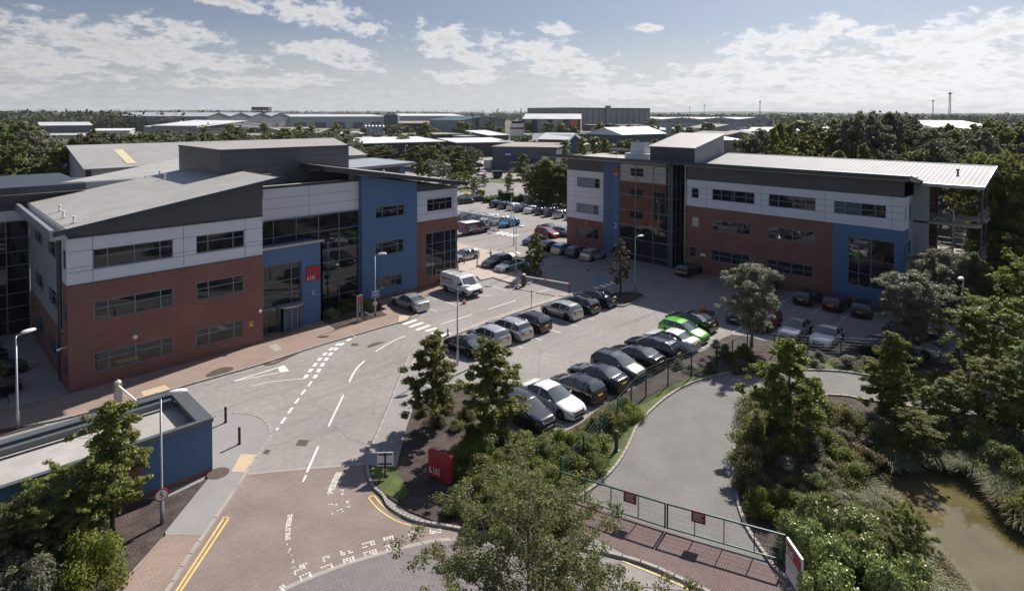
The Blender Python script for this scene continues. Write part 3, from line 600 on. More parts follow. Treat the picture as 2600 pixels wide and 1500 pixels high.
# =================================================================== the left office
o1 = thing('office_building', 'red brick and white office with sloping roof, blue tower and the number 1', 'office building', (20, 50.4, 0))
ROOT = o1.location.copy()
def bp(mb, name, mt, parent=None, smooth=False, root=None):
    r = root or o1; o = mb.build(name, mt, None, smooth)
    o.parent = parent or r
    if parent is None: o.location = -r.location
    return o
def shell(P): return P
# planes are written in world metres; parts are shifted back by the root's place
F1 = Plane((0, 50.4, 0), (1, 0, 0), (0, -1, 0)); LF = Plane((7.7, 0, 0), (0, 1, 0), (-1, 0, 0))
holesF = [(9.2,14.25,8.35,9.72),(15.87,19.52,8.35,9.72),(9.2,14.22,4.68,6.06),(15.85,19.46,4.68,6.08),(9.15,14.16,1.03,2.44),(15.8,19.4,1.05,2.46)]
holesL = [(60.6,64.8,8.57,9.7),(54.5,58.1,8.57,9.7),(50.75,51.95,8.45,9.78),(60.6,64.8,4.85,6.05),(54.5,58.1,4.85,6.05),(50.75,51.95,4.7,6.1),(60.6,64.8,1.05,2.4),(54.5,58.1,1.05,2.4),(50.75,51.95,1.05,2.4)]
FR = Plane((0, 53.9, 0), (1, 0, 0), (0, -1, 0)); holesR = [(40.6,44.12,8.43,9.78),(40.4,44.75,1.2,6.05)]
FX = Plane((44.9, 0, 0), (0, 1, 0), (1, 0, 0)); holesX = [(54.05,56.5,1.2,6.05),(58.3,60.9,8.43,9.78),(63,66,8.43,9.78),(58.3,60.9,4.68,6.06),(63,66,4.68,6.06),(58.3,60.9,1.03,2.44),(63,66,1.03,2.44)]
b = MB(); F1.wall(b, 7.7, 21, 0, 7.44, holesF); LF.wall(b, 50.4, 52.2, 0, 7.44, holesL); LF.wall(b, 52.2, 67.6, 0, 3.8, holesL)
b.box(7.9, 20.99, 67.3, 67.5, 0, 10.7); b.box(20.8, 20.995, 50.6, 67.3, 0, 12)
bp(b, 'brick_wall', M['brick']); b = MB(); FR.wall(b, 39.05, 44.9, 0, 7.45, holesR); FX.wall(b, 53.9, 67.5, 0, 7.45, holesX); bp(b, 'brick_wall', M['brick']); b = MB(); b.box(32.35, 39.0, 53.62, 53.9, 0, .42); b.box(21.0, 27.2, 51.95, 52.1, 0, .12)
bp(b, 'brick_plinth', M['brick'])
b = MB(); F1.wall(b, 7.7, 21, 7.44, 10.68, holesF); LF.wall(b, 50.4, 52.2, 7.44, 10.68, holesL); bp(b, 'white_cladding', M['white_panel']); b = MB(); FR.wall(b, 39.05, 44.9, 7.45, 10.72, holesR); FX.wall(b, 53.9, 67.5, 7.45, 10.72, holesX); bp(b, 'white_cladding', M['white_panel']); b = MB()
FM = Plane((0, 54.2, 0), (1, 0, 0), (0, -1, 0)); FM.wall(b, 21, 32.3, 9.57, 12.4); b.box(21, 32.3, 54.25, 54.5, 9.6, 12.4)
bp(b, 'white_cladding', M['white_panel'])
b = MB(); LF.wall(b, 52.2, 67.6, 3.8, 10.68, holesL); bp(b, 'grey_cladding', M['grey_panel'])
b = MB(); F1.joints(b, 7.75, 20.98, (9.72, 8.62, 8.32), (9.2-.02, 14.98, 19.58), 7.46, 10.66, holesF); FR.joints(b, 39.1, 44.85, (9.95, 9.2, 8.2), (44.3,), 7.5, 10.7, holesR)
FM.joints(b, 21, 32.25, (10.55, 11.5), (27.0,), 9.6, 12.4); LF.joints(b, 52.3, 67.5, (7.44, 5.6), (53.6, 59.3, 66), 3.85, 10.6, holesL)
F1.joints(b, 7.75, 20.9, (), (9.17, 14.3), 0, 7.4, holesF, .02)
bp(b, 'panel_joint', M['joint'])
# dark band under the sloping roof, following its pitch
rz = lambda x: 11.42+(x-7.6)*.166
b = MB(); b.hull8([(7.72,50.36,10.68),(21,50.36,10.68),(21,67.5,10.68),(7.72,67.5,10.68),(7.72,50.36,rz(7.7)-.2),(21,50.36,rz(21)-.2),(21,67.5,rz(21)-.2),(7.72,67.5,rz(7.7)-.2)])
b.hull8([(21,50.36,12.2),(21.06,50.36,12.2),(21.06,54.3,12.2),(21,54.3,12.2),(21,50.36,rz(21)-.2),(21.06,50.36,rz(21)-.2),(21.06,54.3,rz(21)-.2),(21,54.3,rz(21)-.2)])
bp(b, 'charcoal_fascia', M['dark_panel']); b = MB(); b.hull8([(39.05,53.86,10.72),(44.94,53.86,10.72),(44.94,67.4,10.72),(39.05,67.4,10.72),(39.05,53.86,11.65),(44.94,53.86,10.85),(44.94,67.4,10.85),(39.05,67.4,11.65)])
bp(b, 'charcoal_fascia', M['dark_panel'])
b = MB(); F1.joints(b, 7.75, 20.95, (11.2,), (12.5, 17.5, 19.6), 10.7, 11.3, (), .03); F1.box(b, 7.7, 21.05, 10.64, 10.72, -.01, .10); F1.box(b, 7.7, 21.0, 7.40, 7.46, -.01, .05); F1.box(b, 13, 20.98, 12.1, 12.13, 0, .045)
bp(b, 'fascia_trim', M['trim'])
b = MB(); b.hull8([(7.6,49.85,rz(7.6)-.16),(22.2,49.85,rz(22.2)-.16),(22.2,67.6,rz(22.2)-.16),(7.6,67.6,rz(7.6)-.16),(7.6,49.85,rz(7.6)),(22.2,49.85,rz(22.2)),(22.2,67.6,rz(22.2)),(7.6,67.6,rz(7.6))])
rf = bp(b, 'sloping_roof', M['roof_seam'])
b = MB(); b.hull8([(6.9,49.78,rz(6.9)-.34),(22.3,49.78,rz(22.3)-.26),(22.3,49.85,rz(22.3)-.26),(6.9,49.85,rz(6.9)-.34),(6.9,49.78,rz(6.9)-.0),(22.3,49.78,rz(22.3)+.03),(22.3,49.85,rz(22.3)+.03),(6.9,49.85,rz(6.9)-.0)])
b.hull8([(22.2,49.86,rz(22.2)-.2),(22.3,49.86,rz(22.2)-.2),(22.3,58,rz(22.2)-.2),(22.2,58,rz(22.2)-.2),(22.2,49.86,rz(22.2)+.04),(22.3,49.86,rz(22.2)+.04),(22.3,58,rz(22.2)+.04),(22.2,58,rz(22.2)+.04)])
bp(b, 'verge_trim', M['trim'], rf)
b = MB(); b.box(6.72, 6.98, 49.86, 67.6, 10.92, 11.42); b.box(6.98, 7.6, 49.86, 67.6, 10.9, 11.0); b.box(7.5, 7.58, 49.9, 67.6, 11.0, 11.38); b.box(6.72, 7.7, 49.86, 67.6, 10.72, 10.9)
bp(b, 'gutter', M['galv'], rf)
for (x, y) in ((8.5, 58.1), (8.2, 54.6), (8.3, 51.4), (17.6, 66.2), (17.2, 63)):
    b = MB(); z = rz(x); b.box(x-.12, x+.12, y-.12, y+.12, z-.05, z+.10); b.cyl(x, y, z+.1, z+.42, .07, n=8); b.cyl(x, y, z+.42, z+.5, .12, n=8); bp(b, 'roof_vent', M['white'], rf)
b = MB(); b.tube([(7.6, 53.3, 0), (7.6, 53.3, 11)], .06); b.tube([(7.6, 52.45, 4.0), (7.6, 52.45, 10.7)], .09); bp(b, 'downpipe', M['trim'])
for i, h in enumerate(holesF):
    cs = (10.05, 11.72, 13.38) if i % 2 == 0 else (16.74, 18.65); o = F1.window(o1, h, cs, (h[2]+(h[3]-h[2])*.62,)); o.location = -ROOT
    if i < 2: pass
for h in holesL:
    u = (h[0]+h[1])/2; cs = () if h[1]-h[0] < 2 else (u-.9, u+.9); o = LF.window(o1, h, cs, (h[2]+(h[3]-h[2])*.62,)); o.location = -ROOT
o = FR.window(o1, holesR[0], (41.5, 43.25), (9.28,)); o.location = -ROOT
o = FR.window(o1, holesR[1], (41.35, 43.05, 43.95), (2.4, 3.6, 4.8)); o.location = -ROOT
for h in holesX: o = FX.window(o1, h, (h[0]+.85, h[1]-.85), (h[2]+(h[3]-h[2])*.62,)); o.location = -ROOT
# central curtain wall, parapet and flat roof
cwx = [21.05, 23.53, 25.68, 27.9, 30.05, 32.25]
o = FM.window(o1, (21.05, 32.25, .02, 9.57), cwx[1:-1], (1.5, 2.6, 3.7, 4.82, 6.0, 6.75, 7.95), fw=.07, depth=.0, name='curtain_wall', proud=.06); o.location = -ROOT
b = MB(); FM.box(b, 21, 32.3, 12.4, 12.62, -.3, .06); bp(b, 'parapet_trim', M['trim'])
b = MB(); b.box(21, 30.5, 54.16, 54.5, 12.63, 12.66); bp(b, 'parapet_coping', M['coping'])
b = MB(); b.box(20.9, 44.6, 54.5, 67.5, 10.4, 10.6); b.box(21, 33, 54.5, 58.2, 12.0, 12.1); bp(b, 'flat_roof', M['roof_plain'])
# blue entrance portal
FP_ = Plane((0, 52.0, 0), (1, 0, 0), (0, -1, 0)); b = MB(); hp = (21.1, 25.17, -.5, 5.96)
FP_.wall(b, 21.0, 27.2, .1, 7.4, [hp], .3); b.box(27.0, 27.2, 52.0, 54.2, .1, 7.4); b.box(21, 27.0, 52.35, 54.2, 7.3, 7.39); pt = bp(b, 'blue_portal', M['blue'])
b = MB(); b.box(21.0, 27.35, 51.9, 52.3, 7.41, 7.55); bp(b, 'coping', M['coping'], pt)
w = FP_.window(o1, (21.1, 25.17, 2.3, 5.96), (21.75, 24.3), (3.3, 4.45), depth=.25, name='entrance_glazing'); w.location = -ROOT
# entrance lobby
b = MB(); Fd = Plane((0, 51.95, 0), (1, 0, 0), (0, -1, 0))
w = Fd.window(o1, (21.1, 22.9, .1, 2.3), (21.9,), (), depth=.12, name='entrance_door'); w.location = -ROOT
b = MB(); b.box(22.9, 25.1, 51.85, 52.3, .1, 2.3); g = bp(b, 'lobby_wall', M['glass_dark'])
b = MB(); 
for a in (0, 35, 75, 110, 150, 180): b.obox((24.0+.95*math.cos(R_(180+a)), 51.85+.85*math.sin(R_(180+a)), 1.2), .03, .03, 1.1)
b.cyl(24, 51.85, .1, 2.3, .05); b.obox((24, 51.85, 1.2), .8, .02, 1.0, .6); b.obox((24, 51.85, 1.2), .8, .02, 1.0, 2.2); dr = bp(b, 'revolving_door', M['frame'])
b = MB(); n = 12; V = [(24.0+1.25*math.cos(math.pi+math.pi*i/n), 51.9+1.1*math.sin(math.pi+math.pi*i/n)) for i in range(n+1)]; b.prism(V, 2.28, 2.42); bp(b, 'canopy', M['galv'], dr)
# red sign and number
b = MB(); FP_.box(b, 25.55, 26.88, 3.98, 5.3, .01, .10); sg = bp(b, 'logo_sign', M['red']); logo_letters(sg, FP_, 25.66, 4.14, .32, .10, M['white'])
textmesh('door_number', '1.', .62, M['white'], o1, Vector((26.08, 51.97, 2.68))-ROOT, (R_(90), 0, 0), .015)
b = MB(); F1.box(b, 19.86, 20.16, 1.7, 2.1, 0, .03); s_ = bp(b, 'notice_plate', M['yellow']); b = MB(); F1.box(b, 19.92, 20.1, 1.92, 2.04, .031, .04); bp(b, 'notice_symbol', M['black'], None)
b = MB(); b.lathe([(.0, -.16), (.12, -.15), (.17, -.05), (.17, 0)], 12, (11.67, 50.4, 2.97), 'y'); bp(b, 'alarm_box', M['white'])
b = MB(); b.lathe([(0, -.22), (.1, -.2), (.13, -.05), (.09, 0)], 10, (20.7, 50.38, 2.79), 'y'); bp(b, 'security_camera', M['white'])
b = MB(); b.tube([(7.7, 50.75, 3.2), (7.35, 50.6, 3.25), (7.1, 50.5, 3.2)], [.03, .04, .09]); bp(b, 'wall_lamp', M['white'])
# blue tower
FT = Plane((0, 53.62, 0), (1, 0, 0), (0, -1, 0)); holesT = [(33.88,37.42,8.47,9.66),(33.85,37.32,4.6,6.04),(33.6,37.12,1.12,2.4)]
b = MB(); FT.wall(b, 32.3, 39.05, .42, 11.8, holesT); b.add([(32.3,53.62,11.8),(39.05,53.62,11.8),(32.3,53.62,12.95)], [(0,1,2)]); b.box(32.3, 32.32, 53.621, 54.6, .42, 12.9); b.box(39.03, 39.05, 53.621, 54.0, .42, 11.79); bp(b, 'blue_tower_wall', M['blue'])
for h in holesT: o = FT.window(o1, h, (h[0]+.85, h[0]+2.7), (h[2]+(h[3]-h[2])*.62,)); o.location = -ROOT
# second sloping roof
rt = lambda x: 14.12-(x-28.7)*.1625
b = MB(); b.hull8([(28.0,52.9,rt(28)-.5),(45.6,52.9,rt(45.6)-.36),(45.6,67.6,rt(45.6)-.36),(28,67.6,rt(28)-.5),(28,52.9,rt(28)-.05),(45.6,52.9,rt(45.6)),(45.6,67.6,rt(45.6)),(28,67.6,rt(28)-.05)])
bp(b, 'sloping_roof', M['trim'])
b = MB(); b.hull8([(28.1,53.0,rt(28.1)),(45.5,53.0,rt(45.5)),(45.5,67.5,rt(45.5)),(28.1,67.5,rt(28.1)),(28.1,53.0,rt(28.1)+.03),(45.5,53.0,rt(45.5)+.03),(45.5,67.5,rt(45.5)+.03),(28.1,67.5,rt(28.1)+.03)]); bp(b, 'roof_sheet', M['roof_seam'])
for x in (35, 39.5, 42.5):
    b = MB(); z = rt(x); b.cyl(x, 53.8, z, z+.32, .08, n=8); bp(b, 'roof_vent', M['white'])
# rooftop plant room
PF = Plane((0, 58, 0), (1, 0, 0), (0, -1, 0)); PL = Plane((20.4, 0, 0), (0, 1, 0), (-1, 0, 0))
b = MB(); b.box(20.4, 33.4, 58, 69.8, 10.5, 15.72); pr = bp(b, 'plant_room', M['dark_panel'])
b = MB(); PF.joints(b, 20.4, 33.4, (14.6, 15.2, 13.9), (26.9,), 12.2, 15.6, (), .03); PL.joints(b, 58, 69.8, (14.6,), (64,), 12.4, 15.6, (), .03); bp(b, 'panel_joint', M['joint'], pr)
b = MB(); b.box(20.32, 33.48, 57.92, 69.88, 15.72, 15.84); bp(b, 'roof_edge', M['trim'], pr)
b = MB(); b.box(20.45, 33.35, 58.05, 69.75, 15.84, 15.87); bp(b, 'roof_sheet', mat('plant_roof', (.30,.27,.25), .8, var=.12, vs=.6), pr)
for a, c in ((24.0, 24.97), (28.95, 30.4)): b = MB(); PF.box(b, a, c, 13.36, 13.43, 0, .25); bp(b, 'door_canopy', M['white'], pr)
b = MB(); PF.box(b, 26.5, 27.35, 12.1, 13.4, 0, .03); bp(b, 'plant_door', M['trim'], pr)
# north-west wing
WF = Plane((0, 67.6, 0), (1, 0, 0), (0, -1, 0))
b = MB(); b.box(-14, 11.75, 66.9, 80, 12.2, 12.8); b.box(-14, 11.8, 66.86, 66.9, 12.16, 12.24, 0); w1 = bp(b, 'wing_eaves', M['trim'])
b = MB(); WF.wall(b, -14, 7.69, 10.74, 12.2); b.box(-14, 20.3, 67.7, 80, 10.7, 12.19); bp(b, 'wing_fascia', M['dark_panel'])
b = MB(); b.box(-14, 11.75, 66.82, 66.895, 12.14, 12.2); bp(b, 'wing_drip_trim', M['coping'])
b = MB(); WF.wall(b, -14, 7.69, 9.86, 10.74); bp(b, 'wing_white_band', M['white_panel'])
o = WF.window(o1, (-14, 7.66, 0.0, 9.86), [-11+1.9*k for k in range(10)], [1.2*k for k in range(1, 8)], depth=0, name='wing_curtain_wall', gm='glass_dark', proud=.05); o.location = -ROOT
b = MB(); b.box(11.76, 20.4, 67.62, 70, 11, 12.81); bp(b, 'wing_parapet', M['grey_panel'])
b = MB(); b.hull8([(10,68.2,12.3),(30,68.2,12.3),(30,86,12.3),(24.6,86,12.3),(10,68.2,12.83),(30,68.2,12.83),(30,86,13.25),(24.6,86,13.25)]); bp(b, 'wing_roof', M['roof_seam'])
b = MB(); P4 = [ony(0,458,84), ony(88,468,80), ony(60,470,76), ony(0,474,74)]; b.hull8([(p[0],p[1],11) for p in P4]+list(P4)); bp(b, 'far_wing_roof', M['roof_plain'])
# rear wing seen over the second roof
b = MB(); e = [ony(883,426,84), ony(922,421,84), ony(1043,409,84)]
b.hull8([(48,84,0),(57.5,84,0),(57.5,96,0),(48,96,0),(48,84,10.3),(57.5,84,10.6),(57.5,96,10.6),(48,96,10.3)]); bp(b, 'rear_wing_wall', M['dark_panel'])
b = MB(); b.box(57.5, 58.6, 83.8, 90, 0, 10.6); bp(b, 'rear_wing_blue_wall', M['blue'])
b = MB(); b.hull8([(48.3,82.6,10.5),(60,82.6,10.75),(60,96,10.75),(48.3,96,10.5),(48.3,82.6,10.95),(60,82.6,11.2),(60,96,11.2),(48.3,96,10.95)]); bp(b, 'rear_wing_roof', M['grey_panel'])

# =================================================================== the right office
o2 = thing('office_building', 'three storey office with the number 2, glass atrium and bright ribbed metal roof', 'office building', (68.2, 38, 0))
ROOT2 = o2.location.copy()
def b2(mb, name, mt, parent=None, smooth=False): return bp(mb, name, mt, parent, smooth, o2)
FA = Plane((68.2, 0, 0), (0, 1, 0), (-1, 0, 0))              # long front; u is world y
FB = Plane((69.8, 0, 0), (0, 1, 0), (-1, 0, 0))              # the short front left of the atrium
FE = Plane((0, 14.9, 0), (1, 0, 0), (0, -1, 0))              # end wall
hA = [(29.5,34.6,9.0,10.33),(22.95,27.9,8.98,10.37),(16.4,21.15,9.0,10.3),(36.35,37.3,9.0,10.2),(29.9,34.6,5.4,6.7),(22.95,27.9,5.4,6.75),(36.3,37.3,5.36,6.7),(29.95,34.65,1.75,3.1),(23.1,27.95,1.8,3.1),(36.6,37.5,1.82,3.0)]
hBl = [(15.6,19.75,1.88,6.8)]
hB = [(52.4,56.5,8.6,10.02),(52.55,56.6,4.87,6.17),(52.6,56.65,1.3,2.75)]
hE = [(68.7,69.1,9.0,10.2),(70.3,71.2,8.9,10.3),(70.2,71.2,5.3,6.7),(68.45,69.0,1.9,6.6)]
b = MB(); FA.wall(b, 21.2, 38, 0, 8.0, hA+hBl); b2(b, 'brick_wall', M['brick']); b = MB(); FB.wall(b, 51.3, 58.4, 0, 3.95, hB); b2(b, 'brick_wall', M['brick']); b = MB(); FE.wall(b, 70.2, 72, 0, 4.2, hE); FA.wall(b, 14.9, 21.2, 0, .7); FE.wall(b, 68.2, 70.2, 0, .7)
b.box(69.9, 84, 58.2, 58.39, 0, 12.5); b.box(83.8, 84, 15, 58, 0, 12.5); b.box(72, 72.2, 13.0, 14.9, 0, 4.2)
b2(b, 'brick_wall', M['brick'])
b = MB(); FB.wall(b, 51.3, 58.4, 3.95, 10.95, hB); b2(b, 'white_cladding', M['white_panel']); b = MB(); FA.wall(b, 14.9, 38, 8.0, 11.2, hA); FE.wall(b, 68.2, 70.2, 8.0, 11.2, hE); b2(b, 'white_cladding', M['white_panel'])
b = MB(); FE.wall(b, 70.2, 72, 4.2, 11.2, hE); b.box(72, 72.2, 13.6, 14.9, 4.2, 12.4); FE.wall(b, 68.2, 72, 11.2, 12.6); b2(b, 'grey_cladding', M['grey_panel'])
b = MB(); FA.wall(b, 14.9, 21.2, .7, 8.0, hBl+hA); FE.wall(b, 68.2, 70.2, .7, 8.0, hE); b2(b, 'blue_wall', M['blue'])
b = MB(); b.box(68.22, 83.8, 14.9, 38, 11.2, 12.9); b.box(69.82, 83.8, 51.3, 58.38, 10.95, 12.6); b.box(70.6, 83.8, 38, 51.3, 0, 12.6); b.box(68.22, 70, 37.97, 38.0, 0, 11.2); b.box(69.9, 70.6, 51.25, 51.3, 0, 12); b2(b, 'charcoal_fascia', M['dark_panel'])
b = MB(); FA.joints(b, 14.95, 37.95, (10.3, 9.65, 9.0), (15.9, 22.0, 28.7, 35.3), 8.05, 11.15, hA); FB.joints(b, 51.35, 58.35, (10.0,9.3,8.6,7.9,7.2,6.2,5.5,4.8), (56.9,), 4, 10.9, hB); FE.joints(b, 68.2, 70.2, (10.3, 9.0), (), 8.05, 11.15, hE)
b2(b, 'panel_joint', M['joint'])
for i, h in enumerate(hA):
    L_ = h[1]-h[0]; cs = () if L_ < 2 else [h[0]+L_*k for k in (.2, .47, .78)]; o = FA.window(o2, h, cs, (h[2]+(h[3]-h[2])*.5,), depth=.12); o.location = -ROOT2
o = FA.window(o2, hBl[0], (17.65, 18.75), (4.6, 3.2), name='large_window', gm='glass'); o.location = -ROOT2
for h in hB: o = FB.window(o2, h, (h[0]+.9, h[1]-.6), (h[2]+(h[3]-h[2])*.55,), depth=.12); o.location = -ROOT2
M['blind'] = mat('blue_grey_blind', (.16,.21,.27), .3, var=.1, spec=.8)
for h in hB[:2]: b = MB(); FB.quad(b, h[0]+1.0, h[1]-.1, h[2]+.1, h[3]-.1, -.095); b2(b, 'window_blind', M['blind'])
for h in hE: o = FE.window(o2, h, (), ((h[2]+h[3])/2,), depth=.12); o.location = -ROOT2
b = MB(); b.lathe([(0, -.05), (.2, -.05), (.22, 0)], 14, (69.78, 54.6, 3.35), 'y'); b2(b, 'alarm_box', M['white'])
b = MB(); FA.box(b, 35.33, 36.02, 1.86, 2.39, 0, .03); s2 = b2(b, 'notice_plate', M['white']); b = MB(); FA.box(b, 35.35, 36.0, 1.87, 2.1, .031, .035); b2(b, 'notice_band', M['maroon'], None)
b = MB(); b.tube([(68.1, 38.1, 0), (68.1, 38.1, 12.8)], .09); b.tube([(68.1, 38.05, 8), (68.1, 38.05, 11)], .12); b2(b, 'downpipe', M['galv'])
# blue fin and panel
b = MB(); b.box(69.25, 69.8, 48.25, 51.35, .1, 12.7); b.box(67.3, 69.3, 47.38, 48.25, .1, 12.75); bf = b2(b, 'blue_wall', M['blue'])
for z0, z1 in ((9.68, 10.0), (5.85, 6.2), (2.0, 2.4)): b = MB(); b.box(69.2, 69.26, 48.5, 50.2, z0, z1); b2(b, 'slot_window', mat('bronze_slot', (.12,.10,.07), .4, var=.1), None)
FF = Plane((67.28, 0, 0), (0, -1, 0), (-1, 0, 0)); b = MB(); FF.box(b, -48.2, -47.42, 10.9, 12.1, 0, .05); sg = b2(b, 'logo_sign', M['red']); logo_letters(sg, FF, -48.12, 11.08, .24, .051, M['white'])
textmesh('door_number', '2', 1.0, M['white'], o2, Vector((67.26, 48.1, 3.98))-ROOT2, (R_(90), 0, R_(-90)), .015)
# atrium
FG = Plane((67.5, 0, 0), (0, 1, 0), (-1, 0, 0)); FH = Plane((0, 39.6, 0), (1, 0, 0), (0, -1, 0))
o = FG.window(o2, (39.6, 47.36, .05, 12.75), (39.95, 42.2, 44.8), (.9, 2.9, 4.6, 6.6, 8.6, 10.4, 11.6), fw=.09, depth=0, name='atrium_glazing', proud=.05); o.location = -ROOT2
o = FH.window(o2, (67.5, 70.6, .05, 12.75), (68.4, 69.5), (2.9, 4.6, 6.6, 8.6, 10.4, 11.6), fw=.08, depth=0, name='atrium_side_glazing', gm='glass_dark', proud=.05); o.location = -ROOT2
b = MB(); b.box(67.55, 70.6, 39.65, 47.3, 12.3, 12.7); b2(b, 'atrium_ceiling', M['dark_panel'])
# roofs
def wedge(b, x0, x1, y0, y1, za, zb, t): b.hull8([(x0,y0,za-t),(x1,y0,zb-t),(x1,y1,zb-t),(x0,y1,za-t),(x0,y0,za),(x1,y0,zb),(x1,y1,zb),(x0,y1,za)])
b = MB(); wedge(b, 67.0, 72.4, 14.2, 37.6, 13.42, 12.55, .42); wedge(b, 65.6, 72.4, 38.6, 60, 13.5, 12.9, .42); b.hull8([(67.0,37.6,13.0),(72.4,37.6,12.5),(72.4,38.6,12.5),(65.6,38.6,13.08),(67.0,37.6,13.42),(72.4,37.6,12.9),(72.4,38.6,12.9),(65.6,38.6,13.5)]); b2(b, 'front_canopy', M['trim'])
b = MB(); b.box(67.25, 67.4, 14.4, 37.8, 12.9, 13.0); b.box(66.0, 66.15, 39.5, 59, 12.95, 13.06); b.box(69.2, 69.3, 51.4, 58.4, 12.66, 12.72); b2(b, 'soffit_strip', M['coping'])
b = MB(); wedge(b, 71.6, 79.6, 9.3, 38.2, 12.5, 13.92, .12); r2 = b2(b, 'ribbed_roof', M['roof_white'])
b = MB(); wedge(b, 71.5, 79.7, 9.2, 9.3, 12.4, 13.95, .25); wedge(b, 71.4, 71.6, 9.2, 14.2, 12.48, 12.5, .3); wedge(b, 79.6, 79.75, 9.2, 38.2, 13.97, 13.97, .3); wedge(b, 67.05, 71.8, 14.05, 14.2, 13.46, 12.62, .1); b2(b, 'roof_edge_trim', M['galv'], None)
b = MB(); wedge(b, 79.7, 84.2, 9.3, 58, 13.8, 12.6, .2); b2(b, 'rear_roof', M['roof_plain'])
b = MB(); wedge(b, 72.4, 80, 38.2, 59.5, 12.7, 12.9, .2); b2(b, 'flat_roof', M['roof_plain'])
b = MB(); p = onx(2432, 440, 75.5); b.cyl(75.5, p[1], 13.1, 13.7, .09, n=8); b.cyl(75.5, p[1], 13.6, 13.75, .16, n=8); b2(b, 'roof_vent', M['trim'])
# rooftop plant room with pitched lid
b = MB(); b.hull8([(72,39.0,12.6),(80,39.0,12.6),(80,45.6,12.6),(72,45.6,12.6),(72,39.0,14.75),(80,39.0,16.35),(80,45.6,16.35),(72,45.6,14.75)])
pk = b2(b, 'plant_room', M['dark_panel']); b = MB(); b.hull8([(72,38.96,12.65),(80,38.96,12.65),(80,38.99,12.65),(72,38.99,12.65),(72,38.96,14.75),(80,38.96,16.35),(80,38.99,16.35),(72,38.99,14.75)]); b2(b, 'plant_room_side', mat('pale_rib_cladding', (.30,.31,.32), .45, var=.05), None)
b = MB(); b.hull8([(71.8,38.8,14.75),(80.2,38.8,16.4),(80.2,45.8,16.4),(71.8,45.8,14.75),(71.8,38.8,14.87),(80.2,38.8,16.52),(80.2,45.8,16.52),(71.8,45.8,14.87)]); b2(b, 'plant_roof', M['roof_seam'], None)
b = MB(); b.hull8([(74,47.9,13.6),(77,47.9,13.6),(77,50.2,13.6),(74,50.2,13.6),(74.2,48,15.2),(76.9,48,15.0),(76.9,50.1,14.9),(74.2,50.1,15.1)]); b.box(73.8, 77, 47, 51, 12.8, 13.6); b2(b, 'water_tank', M['white'])
b = MB(); 
for y in (46.2, 48, 50, 52): b.tube([(73.2, y, 12.8), (73.2, y, 13.9)], .03, 6)
b.tube([(73.2, 46.2, 13.9), (73.2, 52, 13.9)], .03, 6); b.tube([(73.2, 46.2, 13.4), (73.2, 52, 13.4)], .025, 6); b2(b, 'guard_rail', M['galv'])
# open stair tower at the right end
b = MB(); b.tube([(79, 10, 0), (79, 10, 13.4)], .13, 8); b.tube([(74, 9.7, 0), (74, 9.7, 12.6)], .13, 8); b.tube([(79, 14.2, 0), (79, 14.2, 13.4)], .12, 8); b2(b, 'steel_column', M['trim'])
b = MB(); b.box(72, 73.7, 9.6, 14.9, 8.42, 8.6); b.box(76.5, 79.2, 9.6, 14.9, 8.42, 8.6); b.box(73.7, 76.5, 13.6, 14.9, 8.42, 8.6); b.box(72, 73.7, 9.6, 14.9, 4.82, 5.0); b.box(76.5, 79.2, 9.6, 14.9, 4.82, 5.0); b2(b, 'landing', M['concrete'])
b = MB()
for z in (8.6, 5.0):
    for q in (((72.2, 9.7), (79, 9.7)), ((79, 9.7), (79, 14.8))):
        for hh in (.55, 1.1): b.tube([(*q[0], z+hh), (*q[1], z+hh)], .03, 6)
    for i in range(9): b.tube([(72.2+.85*i, 9.7, z), (72.2+.85*i, 9.7, z+1.1)], .02, 5)
b2(b, 'guard_rail', M['galv'])
b = MB(); cx_, cy_ = 75.1, 12.1
for i in range(34):
    a = i*.42; z = .25+i*.25; P = [(cx_+.12*math.cos(a-.2), cy_+.12*math.sin(a-.2)), (cx_+1.2*math.cos(a-.2), cy_+1.2*math.sin(a-.2)), (cx_+1.2*math.cos(a+.2), cy_+1.2*math.sin(a+.2)), (cx_+.12*math.cos(a+.2), cy_+.12*math.sin(a+.2))]
    b.prism(P, z, z+.05)
st = b2(b, 'spiral_stair', M['galv']); b = MB(); b.tube([(cx_, cy_, 0), (cx_, cy_, 9.6)], .1, 10)
b.tube([(cx_+1.22*math.cos(i*.42), cy_+1.22*math.sin(i*.42), 1.2+i*.25) for i in range(34)], .03, 6); b2(b, 'stair_handrail', M['galv'], None)

# =================================================================== the gatehouse, bottom left
o3 = thing('gatehouse', 'low flat roofed gatehouse in blue render over brick with a wide grey parapet', 'gatehouse', (6, 34.06, 0))
ROOT3 = o3.location.copy()
def b3(mb, name, mt, parent=None): return bp(mb, name, mt, parent, False, o3)
GF_ = Plane((0, 34.06, 0), (1, 0, 0), (0, -1, 0)); yb = G(460, 984, 3.0)[1]
b = MB(); hG = [(-10, .6, -.1, 1.75), (5.6, 8.1, -.1, 2.1)]
GF_.wall(b, -10, 11.37, .3, 2.8, hG, .05); b.box(11.2, 11.37, 34.07, yb, .3, 2.8); b3(b, 'blue_wall', M['blue'])
b = MB(); GF_.wall(b, -10, 11.37, 0, .3); GF_.wall(b, -10, .6, .3, 1.75); GF_.wall(b, 5.6, 8.1, .3, 2.1)
for v in range(1): pass
b3(b, 'brick_wall', M['brick']); b = MB(); GF_.box(b, 2.4, 4.2, .9, 2.0, .01, .05); b3(b, 'window', M['glass'])
b = MB(); z0, z1 = 2.8, 3.0; X0, X1, Y0, Y1 = -10, 11.45, 33.95, yb
